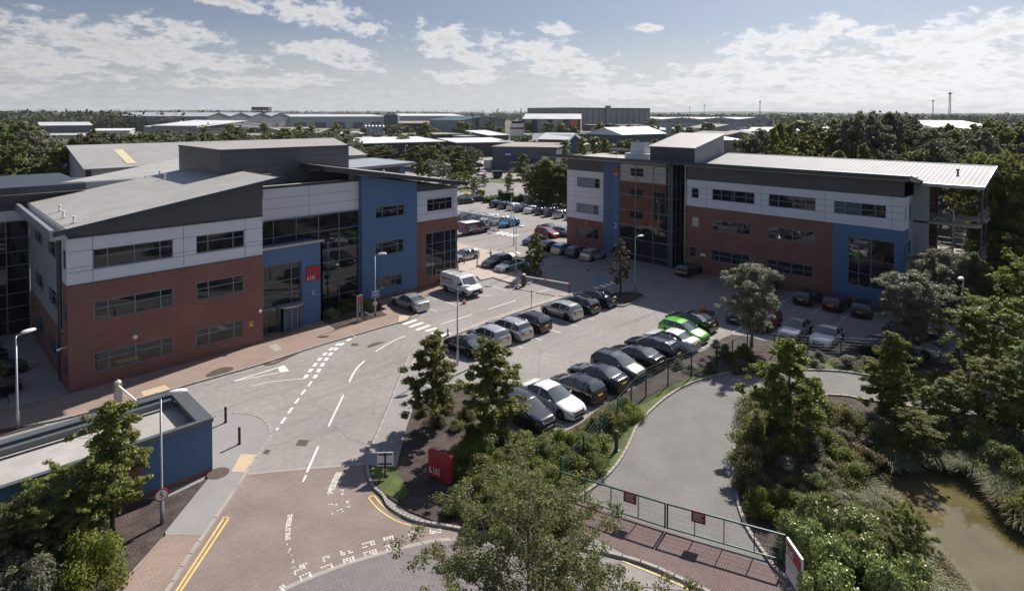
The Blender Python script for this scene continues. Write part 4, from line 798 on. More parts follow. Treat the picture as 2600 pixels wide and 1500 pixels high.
b.box(X0, X1, Y0, Y0+.28, z0, z1); b.box(X1-.75, X1, Y0+.28, Y1-.55, z0, z1); b.box(X0, X1, Y1-.55, Y1, z0, z1); b.box(X0, X1-.75, Y1-1.0, Y1-.75, z0-.15, z1-.12); b3(b, 'parapet', mat('parapet_metal', (.12,.14,.15), .4, metal=.3, var=.06))
b = MB(); b.box(X0, X1-.3, Y0+.2, Y1-.3, 2.3, 2.42); b3(b, 'flat_roof', M['roof_plain'])
# =================================================================== vehicles
def lerp(t, K):                                 # piecewise linear table [(x, v...)]
    if t <= K[0][0]: return K[0][1]
    for a, c in zip(K[:-1], K[1:]):
        if t <= c[0]: return a[1]+(c[1]-a[1])*(t-a[0])/(c[0]-a[0])
    return K[-1][1]
# top: height of the centre line from nose (x=0) to tail; belt: shoulder line; glass given by cowl, screen top, rear glass top, rear glass foot
CT = {
 'hatch':  dict(L=4.20, W=1.78, top=[(0,.50),(.04,.62),(.25,.74),(.7,.86),(1.05,.94),(1.95,1.41),(2.5,1.47),(3.4,1.43),(3.75,1.36),(4.08,1.02),(4.15,.86),(4.20,.55)], belt=[(0,.55),(.6,.78),(1.1,.88),(3.6,.97),(4.2,.9)], g=(1.05,1.95,3.72,4.06), wh=(.80,3.38), pil=(2.55,3.35)),
 'small':  dict(L=3.80, W=1.66, top=[(0,.50),(.04,.62),(.22,.76),(.6,.88),(.88,.97),(1.65,1.44),(2.2,1.49),(3.1,1.45),(3.4,1.38),(3.68,1.02),(3.75,.86),(3.8,.55)], belt=[(0,.55),(.6,.80),(1.0,.90),(3.2,.98),(3.8,.9)], g=(.88,1.65,3.38,3.66), wh=(.72,3.12), pil=(2.3,)),
 'sedan':  dict(L=4.62, W=1.82, top=[(0,.48),(.05,.60),(.3,.72),(.8,.84),(1.25,.92),(2.15,1.38),(2.6,1.43),(3.1,1.40),(3.35,1.35),(3.98,1.06),(4.3,1.03),(4.55,.98),(4.60,.80),(4.62,.5)], belt=[(0,.52),(.6,.76),(1.3,.86),(3.8,.95),(4.62,.9)], g=(1.25,2.15,3.32,3.96), wh=(.84,3.62), pil=(2.72,)),
 'coupe':  dict(L=4.25, W=1.80, top=[(0,.46),(.05,.58),(.3,.70),(.8,.81),(1.30,.88),(2.05,1.28),(2.4,1.33),(2.8,1.30),(3.2,1.18),(3.80,.97),(4.05,.93),(4.2,.86),(4.25,.5)], belt=[(0,.5),(.6,.74),(1.3,.83),(3.6,.90),(4.25,.85)], g=(1.30,2.05,2.95,3.78), wh=(.82,3.32), pil=(2.85,)),
 'estate': dict(L=4.70, W=1.82, top=[(0,.50),(.05,.62),(.3,.74),(.8,.86),(1.15,.94),(2.05,1.42),(2.6,1.48),(3.9,1.46),(4.25,1.40),(4.52,1.02),(4.63,.88),(4.70,.55)], belt=[(0,.55),(.6,.78),(1.2,.88),(4.0,.96),(4.7,.92)], g=(1.15,2.05,4.22,4.50), wh=(.86,3.60), pil=(2.7,3.6)),
 'suv':    dict(L=4.45, W=1.85, top=[(0,.58),(.04,.74),(.22,.90),(.7,1.0),(1.05,1.08),(1.80,1.58),(2.4,1.66),(3.6,1.62),(4.0,1.56),(4.28,1.14),(4.38,.98),(4.45,.6)], belt=[(0,.62),(.6,.92),(1.1,1.02),(3.9,1.10),(4.45,1.0)], g=(1.05,1.80,3.98,4.25), wh=(.86,3.50), pil=(2.55,3.45)),
 'mpv':    dict(L=4.75, W=1.88, top=[(0,.60),(.04,.80),(.25,1.0),(.6,1.12),(.85,1.2),(1.55,1.78),(2.2,1.90),(4.2,1.88),(4.58,1.82),(4.68,1.2),(4.72,1.0),(4.75,.55)], belt=[(0,.62),(.5,1.0),(1.0,1.12),(4.3,1.14),(4.75,1.0)], g=(.85,1.55,4.56,4.66), wh=(.90,3.90), pil=(1.9,2.9,3.9)),
}
def make_car(kind, col, name, convertible=False, rails=False, detail=2):
    c = CT[kind]; L, W = c['L'], c['W']; hw = W/2; top, belt = c['top'], c['belt']; g = c['g']; wx = c['wh']; R = .315 if kind not in ('suv', 'mpv') else .345; ar = R+.055
    root = thing(name, 'parked car', 'car'); x0 = -L/2
    xs = {0., L}; xs |= {k[0] for k in top}; xs |= set(g)
    for p in c['pil']: xs |= {p-.04, p+.04}
    for w_ in wx: xs |= {w_+ar*math.cos(math.pi*i/8) for i in range(9)}; xs |= {w_-ar-.004, w_+ar+.004}
    x = 0.
    while x < L: xs.add(round(x, 3)); x += .22
    xs = sorted(x for x in xs if 0 <= x <= L); q = [xs[0]]
    for x in xs[1:]:
        if x-q[-1] > .012: q.append(x)
    xs = q; rings = []
    for x in xs:
        zt = lerp(x, top); zb = min(lerp(x, belt), zt-.05); zs = .21+.05*(abs(x/L-.5)*2)**4
        for w_ in wx:
            dd = abs(x-w_)
            if dd < ar: zs = max(zs, R+math.sqrt(ar*ar-dd*dd))
        nf = min(x, 1.0); nr = min(L-x, .8)
        wf = 1-.24*(1-min(1, nf/.55))**2.2-.14*(1-min(1, nr/.5))**2.2-.02
        incab = g[0] < x < g[3]; h = hw*wf
        k = max(0, min(1, (zt-zb)/.5)) if incab else 0
        re = h*(.93-.20*k) if incab else h*(.90)     # roof edge half width
        ze = zt-.035-.02*k if incab else zt-.02
        zm = (zb+max(zs, .3))/2+.03
        if convertible and incab: zt = ze = zb+.0; re = h*.82; zt = zb-.12
        zb2 = min(zb, zt-.03) if not (convertible and incab) else zb
        rings.append([(x0+L-x, 0, .17), (x0+L-x, h*.84, .17 if zs < .3 else zs-.0), (x0+L-x, h*.975, zs), (x0+L-x, h*1.0, max(zm, zs)), (x0+L-x, h*.985, max(zb2-.06, zs)), (x0+L-x, h*.955, zb2), (x0+L-x, re, ze), (x0+L-x, re*.62, zt-.008), (x0+L-x, 0, zt)])
    K = len(rings[0]); body, ws, rw, sg, under = MB(), MB(), MB(), [MB(), MB()], MB()
    def piece(i, j):
        xa, xb = xs[i], xs[i+1]; xm = (xa+xb)/2
        if j == 0: return under
        inc = g[0] <= xm <= g[3]
        if convertible: return None if (inc and j >= 6 and xm > g[0]+.5) else ('B' if not (j >= 6 and inc) else 'B')
        if j == 5 and inc:
            if any(abs(xm-p) < .045 for p in c['pil']) or xm > g[3]-.16 or (kind in ('hatch', 'small', 'suv') and xm > g[2]-.12): return 'B'
            if xm < g[0]+.12: return 'B'
            return 'S'
        if j >= 6 and inc:
            if xm < g[1]-.02: return 'W'
            if xm > g[2]+.02: return 'R'
        return 'B'
    fs = {'B': [[], []], 'W': [[], []], 'R': [[], []], 'S': [[], []]}
    V = {}
    def put(mb, quad, sd):
        o = len(mb.v); vs = []
        vs = [(p[0], p[1]*sd, p[2]) for p in quad]
        f = (0, 1, 2, 3) if sd > 0 else (3, 2, 1, 0)
        key = V.setdefault(id(mb), {}); idx = []
        for p in vs:
            kk = (round(p[0], 4), round(p[1], 4), round(p[2], 4))
            if kk not in key: key[kk] = len(mb.v); mb.v.append(p)
            idx.append(key[kk])
        f = tuple(idx[i] for i in f)
        f2 = []
        for i in f:
            if i not in f2: f2.append(i)
        if len(f2) > 2: mb.f.append(tuple(f2)); mb.mi.append(0)
    for i in range(len(xs)-1):
        for j in range(K-1):
            t = piece(i, j)
            if t is None: continue
            a, b_ = rings[i], rings[i+1]
            quad = (a[j], b_[j], b_[j+1], a[j+1])
            for sd in (1, -1):
                mb = under if t is under else {'B': body, 'W': ws, 'R': rw}.get(t) or sg[0 if sd > 0 else 1]
                put(mb, quad, sd)
    for r, fl in ((rings[0], 0), (rings[-1], 1)):        # close nose and tail
        P = [(p[0], p[1], p[2]) for p in r[1:]]+[(p[0], -p[1], p[2]) for p in r[-2:0:-1]]
        o = len(body.v); body.v += P; f = tuple(range(o, o+len(P))); body.f.append(f if not fl else f[::-1]); body.mi.append(0)
    paint = col
    bo = body.build('body', paint, root, True)
    if detail and not convertible:
        ws.build('windscreen', M['carglass'], root, True); rw.build('rear_window', M['carglass'], root, True)
        for s_ in sg: s_.build('side_window', M['carglass'], root, True)
    elif not convertible:
        m_ = MB()
        for s_ in (ws, rw, *sg): m_.add(s_.v, s_.f)
        m_.build('windows', M['carglass'], root, True)
    under.build('underbody', M['under'], root)
    zl = lerp(.3, top)
    nose, tail = L/2, -L/2
    if convertible:
        b = MB(); cx_ = nose-g[0]
        b.add([(cx_+.02, -hw*.78, .9), (cx_+.02, hw*.78, .9), (cx_-.55, hw*.62, 1.25), (cx_-.55, -hw*.62, 1.25), (cx_-.0, -hw*.78, .89), (cx_-.0, hw*.78, .89), (cx_-.57, hw*.62, 1.24), (cx_-.57, -hw*.62, 1.24)], [(0,1,2,3), (7,6,5,4), (0,4,5,1), (2,6,7,3), (0,3,7,4), (1,5,6,2)]); b.build('windscreen', M['carglass'], root)
        b = MB(); b.box(nose-g[3]+.1, nose-g[0]-.5, -hw*.8, hw*.8, .35, .62)
        for sy in (-.38, .38):
            for sx in (0, -.85): b.box(nose-g[1]-.35+sx, nose-g[1]+.15+sx, sy-.24, sy+.24, .5, .72); b.hull8([(nose-g[1]-.5+sx, sy-.22, .6), (nose-g[1]-.38+sx, sy-.22, .6), (nose-g[1]-.38+sx, sy+.22, .6), (nose-g[1]-.5+sx, sy+.22, .6), (nose-g[1]-.62+sx, sy-.18, 1.1), (nose-g[1]-.52+sx, sy-.18, 1.1), (nose-g[1]-.52+sx, sy+.18, 1.1), (nose-g[1]-.62+sx, sy+.18, 1.1)])
        b.build('seats', M['under'], root)
    # lamps, grille, plates, mirrors
    wn = hw*.76
    def wrap(mb, sy, xa, xb, ya, yb, za, zb_, sgn):    # lamp wrapped round a corner
        mb.hull8([(xa, sy*ya, za), (xb, sy*yb, za+.02), (xb-.05*sgn, sy*(yb-.05), za+.02), (xa-.08*sgn, sy*ya, za), (xa-.05*sgn, sy*ya, zb_), (xb, sy*yb*.99, zb_+.03), (xb-.05*sgn, sy*(yb-.06), zb_+.03), (xa-.12*sgn, sy*ya, zb_)])
    zf = lerp(.05, top); zr = .80 if kind not in ('mpv', 'suv') else .95
    for sy in (1, -1):
        b = MB(); wrap(b, sy, nose+.005, nose-.36, hw*.48, hw*.935, zf-.08, zf+.05, 1); b.build('headlight', M['headlight'], root)
        b = MB(); wrap(b, sy, tail-.03, tail+.28, hw*.50, hw*.96, zr-.13, zr+.10 if kind != 'mpv' else zr+.35, -1); b.build('tail_light', M['taillight'], root)
    b = MB(); b.box(nose-.06, nose+.012, -hw*.44, hw*.44, zf-.12, zf-.01); b.box(nose-.1, nose+.010, -hw*.55, hw*.55, .25, .38); b.build('grille', M['under'], root)
    b = MB(); b.box(nose+.0, nose+.024, -.26, .26, .42, .52); b.build('front_plate', M['plate_w'], root)
    b = MB(); b.box(tail-.02, tail+.02, -.26, .26, .60 if kind != 'sedan' else .66, .71 if kind != 'sedan' else .77); b.build('rear_plate', M['plate_y'], root)
    if detail > 1:
        for sy in (1, -1):
            b = MB(); b.lathe([(0, -.1), (.055, -.085), (.075, 0), (.05, .07), (0, .08)], 8, (nose-g[0]-.38, sy*(hw+.07), lerp(g[0]+.4, belt)+.07), 'y'); b.build('door_mirror', paint, root, True)
        b = MB()
        for xx in (g[0]+.15, (c['pil'][0]), (c['pil'][1] if len(c['pil']) > 1 else g[3]-.75)):
            for sy in (1, -1): b.box(nose-xx-.006, nose-xx+.006, sy*(hw*.992)-.006, sy*(hw*.992)+.006, .34, lerp(xx, belt)-.03)
        b.build('door_gap', M['under'], root)
    if rails:
        for sy in (1, -1):
            b = MB(); b.tube([(nose-g[1]-.2, sy*hw*.68, 1.44), (nose-g[1]-.35, sy*hw*.68, 1.52), (nose-g[2]+.35, sy*hw*.68, 1.51), (nose-g[2]+.15, sy*hw*.68, 1.43)], .022, 6); b.build('roof_rail', M['rim'], root)
    # wheels
    tyre = MB(); tyre.lathe([(R*.62, -.09), (R*.93, -.10), (R, -.07), (R, .07), (R*.93, .10), (R*.62, .09)], 20, (0, 0, 0), 'y'); tm = tyre.mesh('tyre', M['rubber'], True)
    rim = MB(); rim.lathe([(R*.66, .055), (R*.60, .075), (R*.56, .03)], 20, (0, 0, 0), 'y')
    for k in range(5):
        a = 2*math.pi*k/5; d = Vector((math.cos(a), 0, math.sin(a))); n_ = Vector((-math.sin(a), 0, math.cos(a)))
        A = [d*.02*R+n_*.15*R, d*.64*R+n_*.10*R, d*.64*R-n_*.10*R, d*.02*R-n_*.15*R]
        rim.add([(p.x, .07, p.z) for p in A]+[(p.x, .04, p.z) for p in A], [(0,1,2,3), (3,2,1,0), (0,4,5,1), (2,6,7,3)])
    rm_ = rim.mesh('rim', M['rim'])
    hub = MB(); hub.lathe([(0, -.02), (R*.64, -.02), (R*.64, .02), (0, .02)], 16, (0, 0, 0), 'y'); hm = hub.mesh('hub', M['under'])
    for w_ in wx:
        for sy in (1, -1):
            e = bpy.data.objects.new('wheel', tm); COL.objects.link(e); e.parent = root; e.location = (nose-w_, sy*(hw-.12), R)
            r_ = bpy.data.objects.new('rim', rm_); COL.objects.link(r_); r_.parent = e; r_.scale = (1, sy, 1)
            h_ = bpy.data.objects.new('hub', hm); COL.objects.link(h_); h_.parent = e
    return root
def paintmat(name, col, metal=.35, rough=.3): return mat(name, col, rough, metal=metal, coat=1., var=0)
PT = dict(black=paintmat('black_car_paint', (.008,.008,.010), 0, .12), silver=paintmat('silver_car_paint', (.46,.47,.48), .55), white=paintmat('white_car_paint', (.72,.72,.71), 0), grey=paintmat('grey_car_paint', (.055,.06,.07), .5),
          blue=paintmat('dark_blue_car_paint', (.015,.03,.085), .4), red=paintmat('red_car_paint', (.30,.012,.02), .2), green=paintmat('bright_green_car_paint', (.13,.50,.04), .2), cyan=paintmat('turquoise_car_paint', (.01,.20,.38), .3),
          maroon=paintmat('maroon_car_paint', (.10,.012,.015), .3), purple=paintmat('purple_van_paint', (.06,.025,.10), .2), navy=paintmat('navy_car_paint', (.008,.014,.035), .4), pale=paintmat('pale_green_silver_paint', (.35,.42,.42), .5))
PROTO = {}
def car(kind, colr, x, y, heading, label, group, rails=False, conv=False, s=1., name=None, cat='car', z=0):
    key = (kind, colr, rails, conv); nm = name or 'parked_car'
    if key not in PROTO:
        r = make_car(kind, PT[colr], nm, conv, rails); PROTO[key] = r; r.location = (x, y, z); r.rotation_euler = (0, 0, R_(heading)); r['label'] = label; r['group'] = group; r.scale = (s,)*3
    else:
        r = dup(PROTO[key], (x, y, z), R_(heading), label, group, s)
    r['category'] = cat; return r
GL = 'cars in the row left of the car park lane'; GR = 'cars in the row beside the green fence'
yL = 37.55
car('coupe','black', 32.0, yL-.2, 92, 'black coupe at the near end of the left row, by a lamp post', GL)
car('hatch','silver', 34.6, yL, 90, 'silver hatchback between the black coupe and the silver estate car', GL)
car('estate','silver', 37.1, yL+.1, 90, 'silver estate car with roof rails in the left row', GL, rails=True)
car('hatch','black', 39.7, yL, 90, 'black hatchback next to the empty bay, nearest to the silver estate car', GL)
car('hatch','silver', 44.15, yL+.05, 91, 'silver five door hatchback parked beyond the empty bay', GL)
car('hatch','black', 46.8, yL, 90, 'black hatchback between the silver hatchback and the island tree', GL)
car('sedan','navy', 49.6, yL+.2, 90, 'dark saloon at the far end of the left row, beside the planted island', GL)
yR = 26.1; xR = lambda i: 27.35+2.5*i
car('suv','black', xR(0)-.1, yR+.1, -90, 'black car facing the hedge with sun flashing on its windscreen', GR, s=.97)
car('sedan','white', xR(1), yR+.05, -92, 'white saloon facing the hedge, second from the near end of the row', GR, s=1.02)
car('hatch','black', xR(2), yR+.1, 90, 'black hatchback with its tail to the hedge, beside the white saloon', GR)
car('sedan','black', xR(3), yR+.15, 90, 'black saloon between a black hatchback and a dark grey hatchback', GR)
car('hatch','grey', xR(4), yR+.1, -90, 'dark grey hatchback facing the fence between two black saloons', GR)
car('sedan','black', xR(5), yR+.3, 90, 'black saloon between the dark grey hatchback and the dark estate car', GR)
car('estate','navy', xR(6), yR+.3, 90, 'dark blue estate car with roof rails, tail to the fence', GR, rails=True)
car('sedan','white', xR(7), yR+.2, 90, 'white saloon with its tail to the fence, beside the bright green car', GR)
car('hatch','green', xR(8), yR+.4, -91, 'bright green hatchback facing the fence', GR)
car('sedan','black', xR(9)+.4, yR+1.3, 88, 'black saloon at the far end of the row, behind the green hatchback', GR)
GS = 'cars parked behind the curved drive'
car('suv','grey', 55.6, 25.2, -172, 'dark grey four wheel drive with bonnet stripes, half hidden by the rowan tree', GS, s=.98)
car('hatch','red', 54.9, 22.6, 180, 'red hatchback under the rowan tree', GS)
car('sedan','silver', 54.9, 19.95, 180, 'silver saloon facing the fence between the red car and the white coupe', GS, s=.97)
car('coupe','white', 55.0, 17.4, 180, 'white coupe facing the fence beside a paved path', GS)
car('hatch','grey', 54.9, 12.7, -90, 'dark grey hatchback mostly hidden behind the leafy tree', GS)
car('sedan','silver', 57.5, 12.2, -90, 'silver saloon in the corner bay at the right, beside a lamp post', GS)
car('hatch','navy', 60.2, 12.4, -90, 'dark car in the farthest corner bay under the trees', GS)
GB = 'cars parked along the right office'
car('hatch','black', 66.7, 36.6, 0, 'black hatchback in the shade beside the atrium of the right office', GB)
car('suv','black', 66.2, 27.2, 10, 'black car in the shade under the long brick wall, beside the yellow hatching', GB, s=.95)
car('hatch','black', 65.5, 22.6, 0, 'black hatchback in the shade, next to the maroon car', GB)
car('hatch','maroon', 65.6, 19.9, 0, 'maroon hatchback in the shade before the blue wall', GB)
car('hatch','navy', 65.5, 17.3, 0, 'dark blue hatchback in the shade, between the maroon car and the bushy tree', GB)
GM = 'cars by the blue fin of the right office'
car('sedan','navy', 64.4, 57.0, 0, 'dark saloon parked beyond the pair of silver coupes', GM)
car('hatch','silver', 64.5, 54.4, 0, 'silver hatchback between two dark cars in front of the right office', GM)
car('hatch','blue', 64.6, 51.9, 0, 'dark blue hatchback between two silver hatchbacks', GM)
car('hatch','silver', 64.6, 49.4, 0, 'silver hatchback nearest to the blue fin of the right office', GM)
car('coupe','blue', 66.3, 61.6, 180, 'dark blue coupe behind the tree on the round island', GM)
car('hatch','red', 71.3, 63.7, -90, 'red hatchback beside the corner of the right office', GM)
car('sedan','grey', 73.9, 65.4, -90, 'dark car half hidden behind the right office corner, farthest of three', GM)
car('hatch','pale', 73.7, 62.2, -80, 'pale silver green car behind the red hatchback', GM)
GP = 'cars on the paved bays beyond the van'
car('hatch','black', 52.9, 55.7, 180, 'black hatchback facing left on the pale paving beside the convertible', GP)
car('sedan','silver', 52.8, 53.1, 180, 'silver open topped convertible beside the round island', GP, conv=True, s=.95)
car('hatch','silver', 51.9, 60.9, 180, 'old silver hatchback on the pale paving between yellow bollards', GP)
car('hatch','black', 48.6, 62.8, 180, 'black car mostly hidden behind the left office corner', GP)
car('sedan','silver', 35.3, 49.75, 90, 'silver saloon parked alone beside the zebra crossing', GP)
car('hatch','cyan', 73.0, 73.9, 180, 'bright turquoise blue hatchback at the end of the cycle shelter', GP, s=.96)
car('hatch','silver', 73.2, 76.5, 180, 'silver car just behind the turquoise hatchback', GP)
car('hatch','white', 73.3, 79.1, 180, 'white car showing only its roof behind the cycle shelter', GP)
car('sedan','navy', 73.3, 82.0, 180, 'dark car behind the cycle shelter, next to the white roof', GP)
car('sedan','grey', 73.3, 85.0, 180, 'dark grey car behind the cycle shelter, farthest from the turquoise hatchback', GP)
car('hatch','red', 64.4, 78.6, 0, 'red car behind the purple van, half hidden by the left office', GP)
GF = 'cars in the row along the far hedge'
for i, (k, c_, lb) in enumerate((('hatch','black','black car at the left end of the far row, beside the clipped hedge'), ('hatch','black','black car between another black car and a white hatchback in the far row'), ('hatch','white','white hatchback in the far row, nearest to the lamp post'),
      ('sedan','blue','blue saloon in the far row between two white cars'), ('sedan','white','white saloon in the far row between a blue and a black car'), ('hatch','black','black hatchback in the far row beside the blue people carrier'),
      ('mpv','blue','dark blue people carrier in the far row'), ('estate','silver','silver estate car in the far row beside the people carrier'), ('hatch','silver','silver car cut off by the corner of the right office'))):
    car(k, c_, 86.9, 91.0-2.5*i, 0+3*((i*7) % 3-1), lb, GF, s=.9 if k == 'mpv' else 1)
p = G(1164, 519); car('hatch','black', p[0]+2, p[1], -4, 'black hatchback just right of the left office roof corner, far row', GF)
p = G(1200, 513); car('sedan','grey', p[0]+1.6, p[1], -10, 'dark grey saloon parked next to the low clipped hedge, far row', GF)
GY = 'vehicles in the yard of the estate behind'
for (px, py, k, c_, h, lb) in ((1222,445,'estate','white',200,'white estate car alone in the yard beyond the road'), (1182,431,'mpv','white',195,'white van beside the dark cars in the far yard'), (1210,424,'suv','black',100,'black vehicle in the far yard next to the white pickup'), (1225,423,'hatch','pale',20,'pale green car in the far yard nearest the white cabin'),
       (1182,440,'sedan','white',190,'white car behind the low bushes of the far yard'), (1205,437,'hatch','maroon',185,'maroon car behind the bushes of the far yard'), (1109,447,'hatch','pale',160,'pale car between bushes behind the left office roof'), (1309,437,'mpv','silver',10,'silver van under the trees of the far yard'), (990,411,'hatch','blue',10,'blue car among bushes before the long dark warehouse')):
    p = G(px, py); car(k, c_, p[0], p[1], h, lb, GY)
GW = 'cars in the shaded yard left of the office'
car('estate','grey', 3.9, 57.6, 0, 'grey car in deep shade beside the left office, nose towards its wall', GW)
car('hatch','black', 3.4, 61.5, 0, 'black car in deep shade beyond the grey car', GW)
car('hatch','maroon', 3.4, 53.9, 0, 'maroon car in the shade at the left edge, nearest to the footway', GW)
car('sedan','silver', 3.0, 65.5, 0, 'silver car in the shade farthest along the side wall', GW)

# ---- panel vans
def make_van(colm, name, L=4.95, W=1.95, H=2.05, rack=True):
    r = thing(name, 'van', 'van'); hw = W/2; nose = L/2; b = MB(); R = .34
    prof = [(nose, .45), (nose, .80), (nose-.18, .98), (nose-.78, 1.20), (nose-1.55, H-.12), (nose-1.85, H), (-L/2+.12, H), (-L/2, H-.12), (-L/2, .35)]
    xs_w = (nose-.88, -L/2+1.0)
    low = [(-L/2, .35)]
    for w_ in xs_w[::-1]: low += [(w_-R-.07, .33)]+[(w_-(R+.07)*math.cos(a), R+(R+.07)*math.sin(a)) for a in [math.pi*k/8 for k in range(9)]]+[(w_+R+.07, .33)]
    low += [(nose, .45)]
    P = prof+low[1:-1]
    def hwz(x, z): return hw*(1 if z < 1.15 else 1-.10*((z-1.15)/(H-1.15))**1.3)*(1-.07*max(0, (x-(nose-.5))/.5))
    n = len(P); vs = [(x, hwz(x, z), z) for x, z in P]+[(x, -hwz(x, z), z) for x, z in P]
    tri = tess([(x, z) for x, z in P]); b.add(vs, [t[::-1] for t in tri]+[tuple(i+n for i in t) for t in tri]+[(i, (i+1) % n, (i+1) % n+n, i+n) for i in range(n)])
    bo = b.build('body', colm, r)
    # roof edge rounding strip, windows
    ws = MB(); ws.add([(nose-.82, hw*.86, 1.24), (nose-.82, -hw*.86, 1.24), (nose-1.50, -hw*.78, H-.20), (nose-1.50, hw*.78, H-.20)], [(0,3,2,1)]); 
    for i in range(4): v = ws.v[i]; ws.v[i] = (v[0]+.03, v[1], v[2]+.03)
    ws.build('windscreen', M['carglass'], r)
    for sy in (1, -1):
        w_ = MB(); w_.add([(nose-.95, sy*(hw+.006), 1.18), (nose-1.9, sy*(hw+.006), 1.12), (nose-1.9, sy*(hw*.925+.012), H-.32), (nose-1.48, sy*(hw*.925+.012), H-.32)], [(0,1,2,3) if sy > 0 else (3,2,1,0)]); w_.build('side_window', M['carglass'], r)
        h_ = MB(); h_.obox((nose-.10, sy*hw*.74, .82), .14, .16, .10, 0); h_.build('headlight', M['headlight'], r)
        t_ = MB(); t_.box(-L/2-.02, -L/2+.1, sy*hw*.86-.07, sy*hw*.86+.07, .8, 1.5); t_.build('tail_light', M['taillight'], r)
        m_ = MB(); m_.obox((nose-1.1, sy*(hw+.13), 1.2), .05, .1, .13); m_.build('door_mirror', M['under'], r)
        s_ = MB(); s_.box(-L/2+.2, nose-.2, sy*(hw+.012)-.01, sy*(hw+.012)+.01, .5, .6) ; s_.build('side_strip', M['under'], r)
    g_ = MB(); g_.box(nose-.05, nose+.03, -hw*.55, hw*.55, .64, .86); g_.box(nose-.12, nose+.05, -hw*.9, hw*.9, .34, .6); g_.build('bumper', M['under'], r)
    g_ = MB(); g_.box(nose+.05, nose+.07, -.26, .26, .44, .54); g_.build('front_plate', M['plate_w'], r)
    if rack:
        k = MB()
        for xx in (-1.6, -.3, .75): k.tube([(xx, -hw*.82, H), (xx, -hw*.82, H+.16), (xx, hw*.82, H+.16), (xx, hw*.82, H)], .025, 6)
        k.build('roof_rack', M['galv'], r); k = MB()
        for yy in (-.08, .28): k.tube([(-2.1, yy, H+.2), (.2, yy, H+.2)], .03, 6)
        for i in range(8): k.tube([(-2.0+.28*i, -.08, H+.2), (-2.0+.28*i, .28, H+.2)], .02, 5)
        k.build('ladder', M['under'], r)
    tyre = MB(); tyre.lathe([(0, -.1), (R*.62, -.10), (R*.93, -.11), (R, -.07), (R, .07), (R*.93, .11), (R*.62, .10)], 20, (0,0,0), 'y'); tm = tyre.mesh('tyre', M['rubber'], True)
    rim = MB(); rim.lathe([(R*.62, .08), (R*.5, .11), (R*.45, .07), (R*.1, .09), (0, .09)], 18, (0,0,0), 'y'); rm_ = rim.mesh('rim', M['rim'])
    for w_ in xs_w:
        for sy in (1, -1):
            e = bpy.data.objects.new('wheel', tm); COL.objects.link(e); e.parent = r; e.location = (w_, sy*(hw-.12), R)
            q = bpy.data.objects.new('rim', rm_); COL.objects.link(q); q.parent = e; q.scale = (1, sy, 1)
    return r
v = make_van(PT['white'], 'panel_van'); v.location = (42.1, 49.9, 0); v.rotation_euler = (0, 0, R_(-91)); v['label'] = 'white panel van with a ladder on its roof rack'; v['category'] = 'van'
b = MB()
for i in range(3): b.box(-2.15+.33*i, -1.95+.33*i, -.99, -.982, 1.38, 1.6)
b.box(-1.1, -.15, -.99, -.982, 1.2, 1.24); b.box(-1.1, -.3, -.99, -.982, 1.08, 1.11); b.box(-2.1, -1.4, -.99, -.982, 1.2, 1.23); b.box(-2.1, -1.3, -.99, -.982, 1.1, 1.12); b.build('side_signwriting', M['maroon'], v)
b = MB(); b.box(-1.05, -.2, -.99, -.982, 1.42, 1.56); b.build('side_signwriting', M['frame'], v)
v = make_van(PT['purple'], 'people_carrier', rack=False, H=1.95); v.location = (64.8, 73.6, 0); v.rotation_euler = (0, 0, R_(-3)); v['label'] = 'purple minibus with white swirls and a white roof'; v['category'] = 'minibus'
b = MB(); b.hull8([(-2.3,-.86,1.94),(.5,-.86,1.94),(.5,.86,1.94),(-2.3,.86,1.94),(-2.25,-.8,1.99),(.45,-.8,1.99),(.45,.8,1.99),(-2.25,.8,1.99)]); b.build('roof_panel', M['white'], v)
b = MB(); V = [(-1.9,.75),(-1.2,.95),(-.2,1.0),(.6,.85),(.5,.78),(-.3,.9),(-1.1,.82),(-1.6,.62)]; b.add([(x, -.985, z) for x, z in V], [tuple(range(len(V)))]); b.add([(x*.6-.5, -.985, z+.35) for x, z in V[::-1]], [tuple(range(len(V)))][::-1]); b.build('side_graphic', M['white'], v)
b = MB(); b.box(-2.2, -.05, -.985, -.93, 1.25, 1.68); b.box(-2.2, -.05, .93, .985, 1.25, 1.68); b.build('side_window', M['carglass'], v)
# =================================================================== street furniture
def lamp(px, py, ytop, ang, label, arm=.7, grp='street lamps in the business park', tall=None, disc=None):
    g = G(px, py); h = tall or HT(g, ytop); r = thing('street_lamp', label, 'street lamp', (g[0], g[1], 0), R_(ang), grp)
    b = MB(); b.tube([(0,0,0),(0,0,1.1),(0,0,1.15),(0,0,h-.08)], [.09,.09,.06,.045], 10); b.build('pole', M['galv'], r, True)
    b = MB(); b.tube([(0,0,h-.1),(arm*.35,0,h-.04)], .035, 8); b.build('bracket', M['galv'], r)
    b = MB()
    n = 12
    for z, k in ((h-.06, .55), (h-.02, .95), (h+.05, 1.0), (h+.12, .75), (h+.15, .2)):
        b.v += [(arm*.35+.42+.44*k*math.cos(2*math.pi*i/n), .19*k*math.sin(2*math.pi*i/n), z) for i in range(n)]
    for j in range(4):
        for i in range(n): b.f.append((j*n+i, j*n+(i+1) % n, (j+1)*n+(i+1) % n, (j+1)*n+i)); b.mi.append(0)
    b.f.append(tuple(range(n-1, -1, -1))); b.mi.append(0); b.f.append(tuple(range(4*n, 5*n))); b.mi.append(0)
    b.build('lantern', M['white'], r, True)
    return r, h
lamp(45,1090,850,20,'street lamp at the left edge, between the gatehouse and the office side wall')
l2, h2 = lamp(411.6,1331,1003,-20,'street lamp with a round 5 speed limit disc, beside the gatehouse', arm=.8)
l3, h3 = lamp(1161.5,929,731,-15,'street lamp between the black coupe and the two young trees')
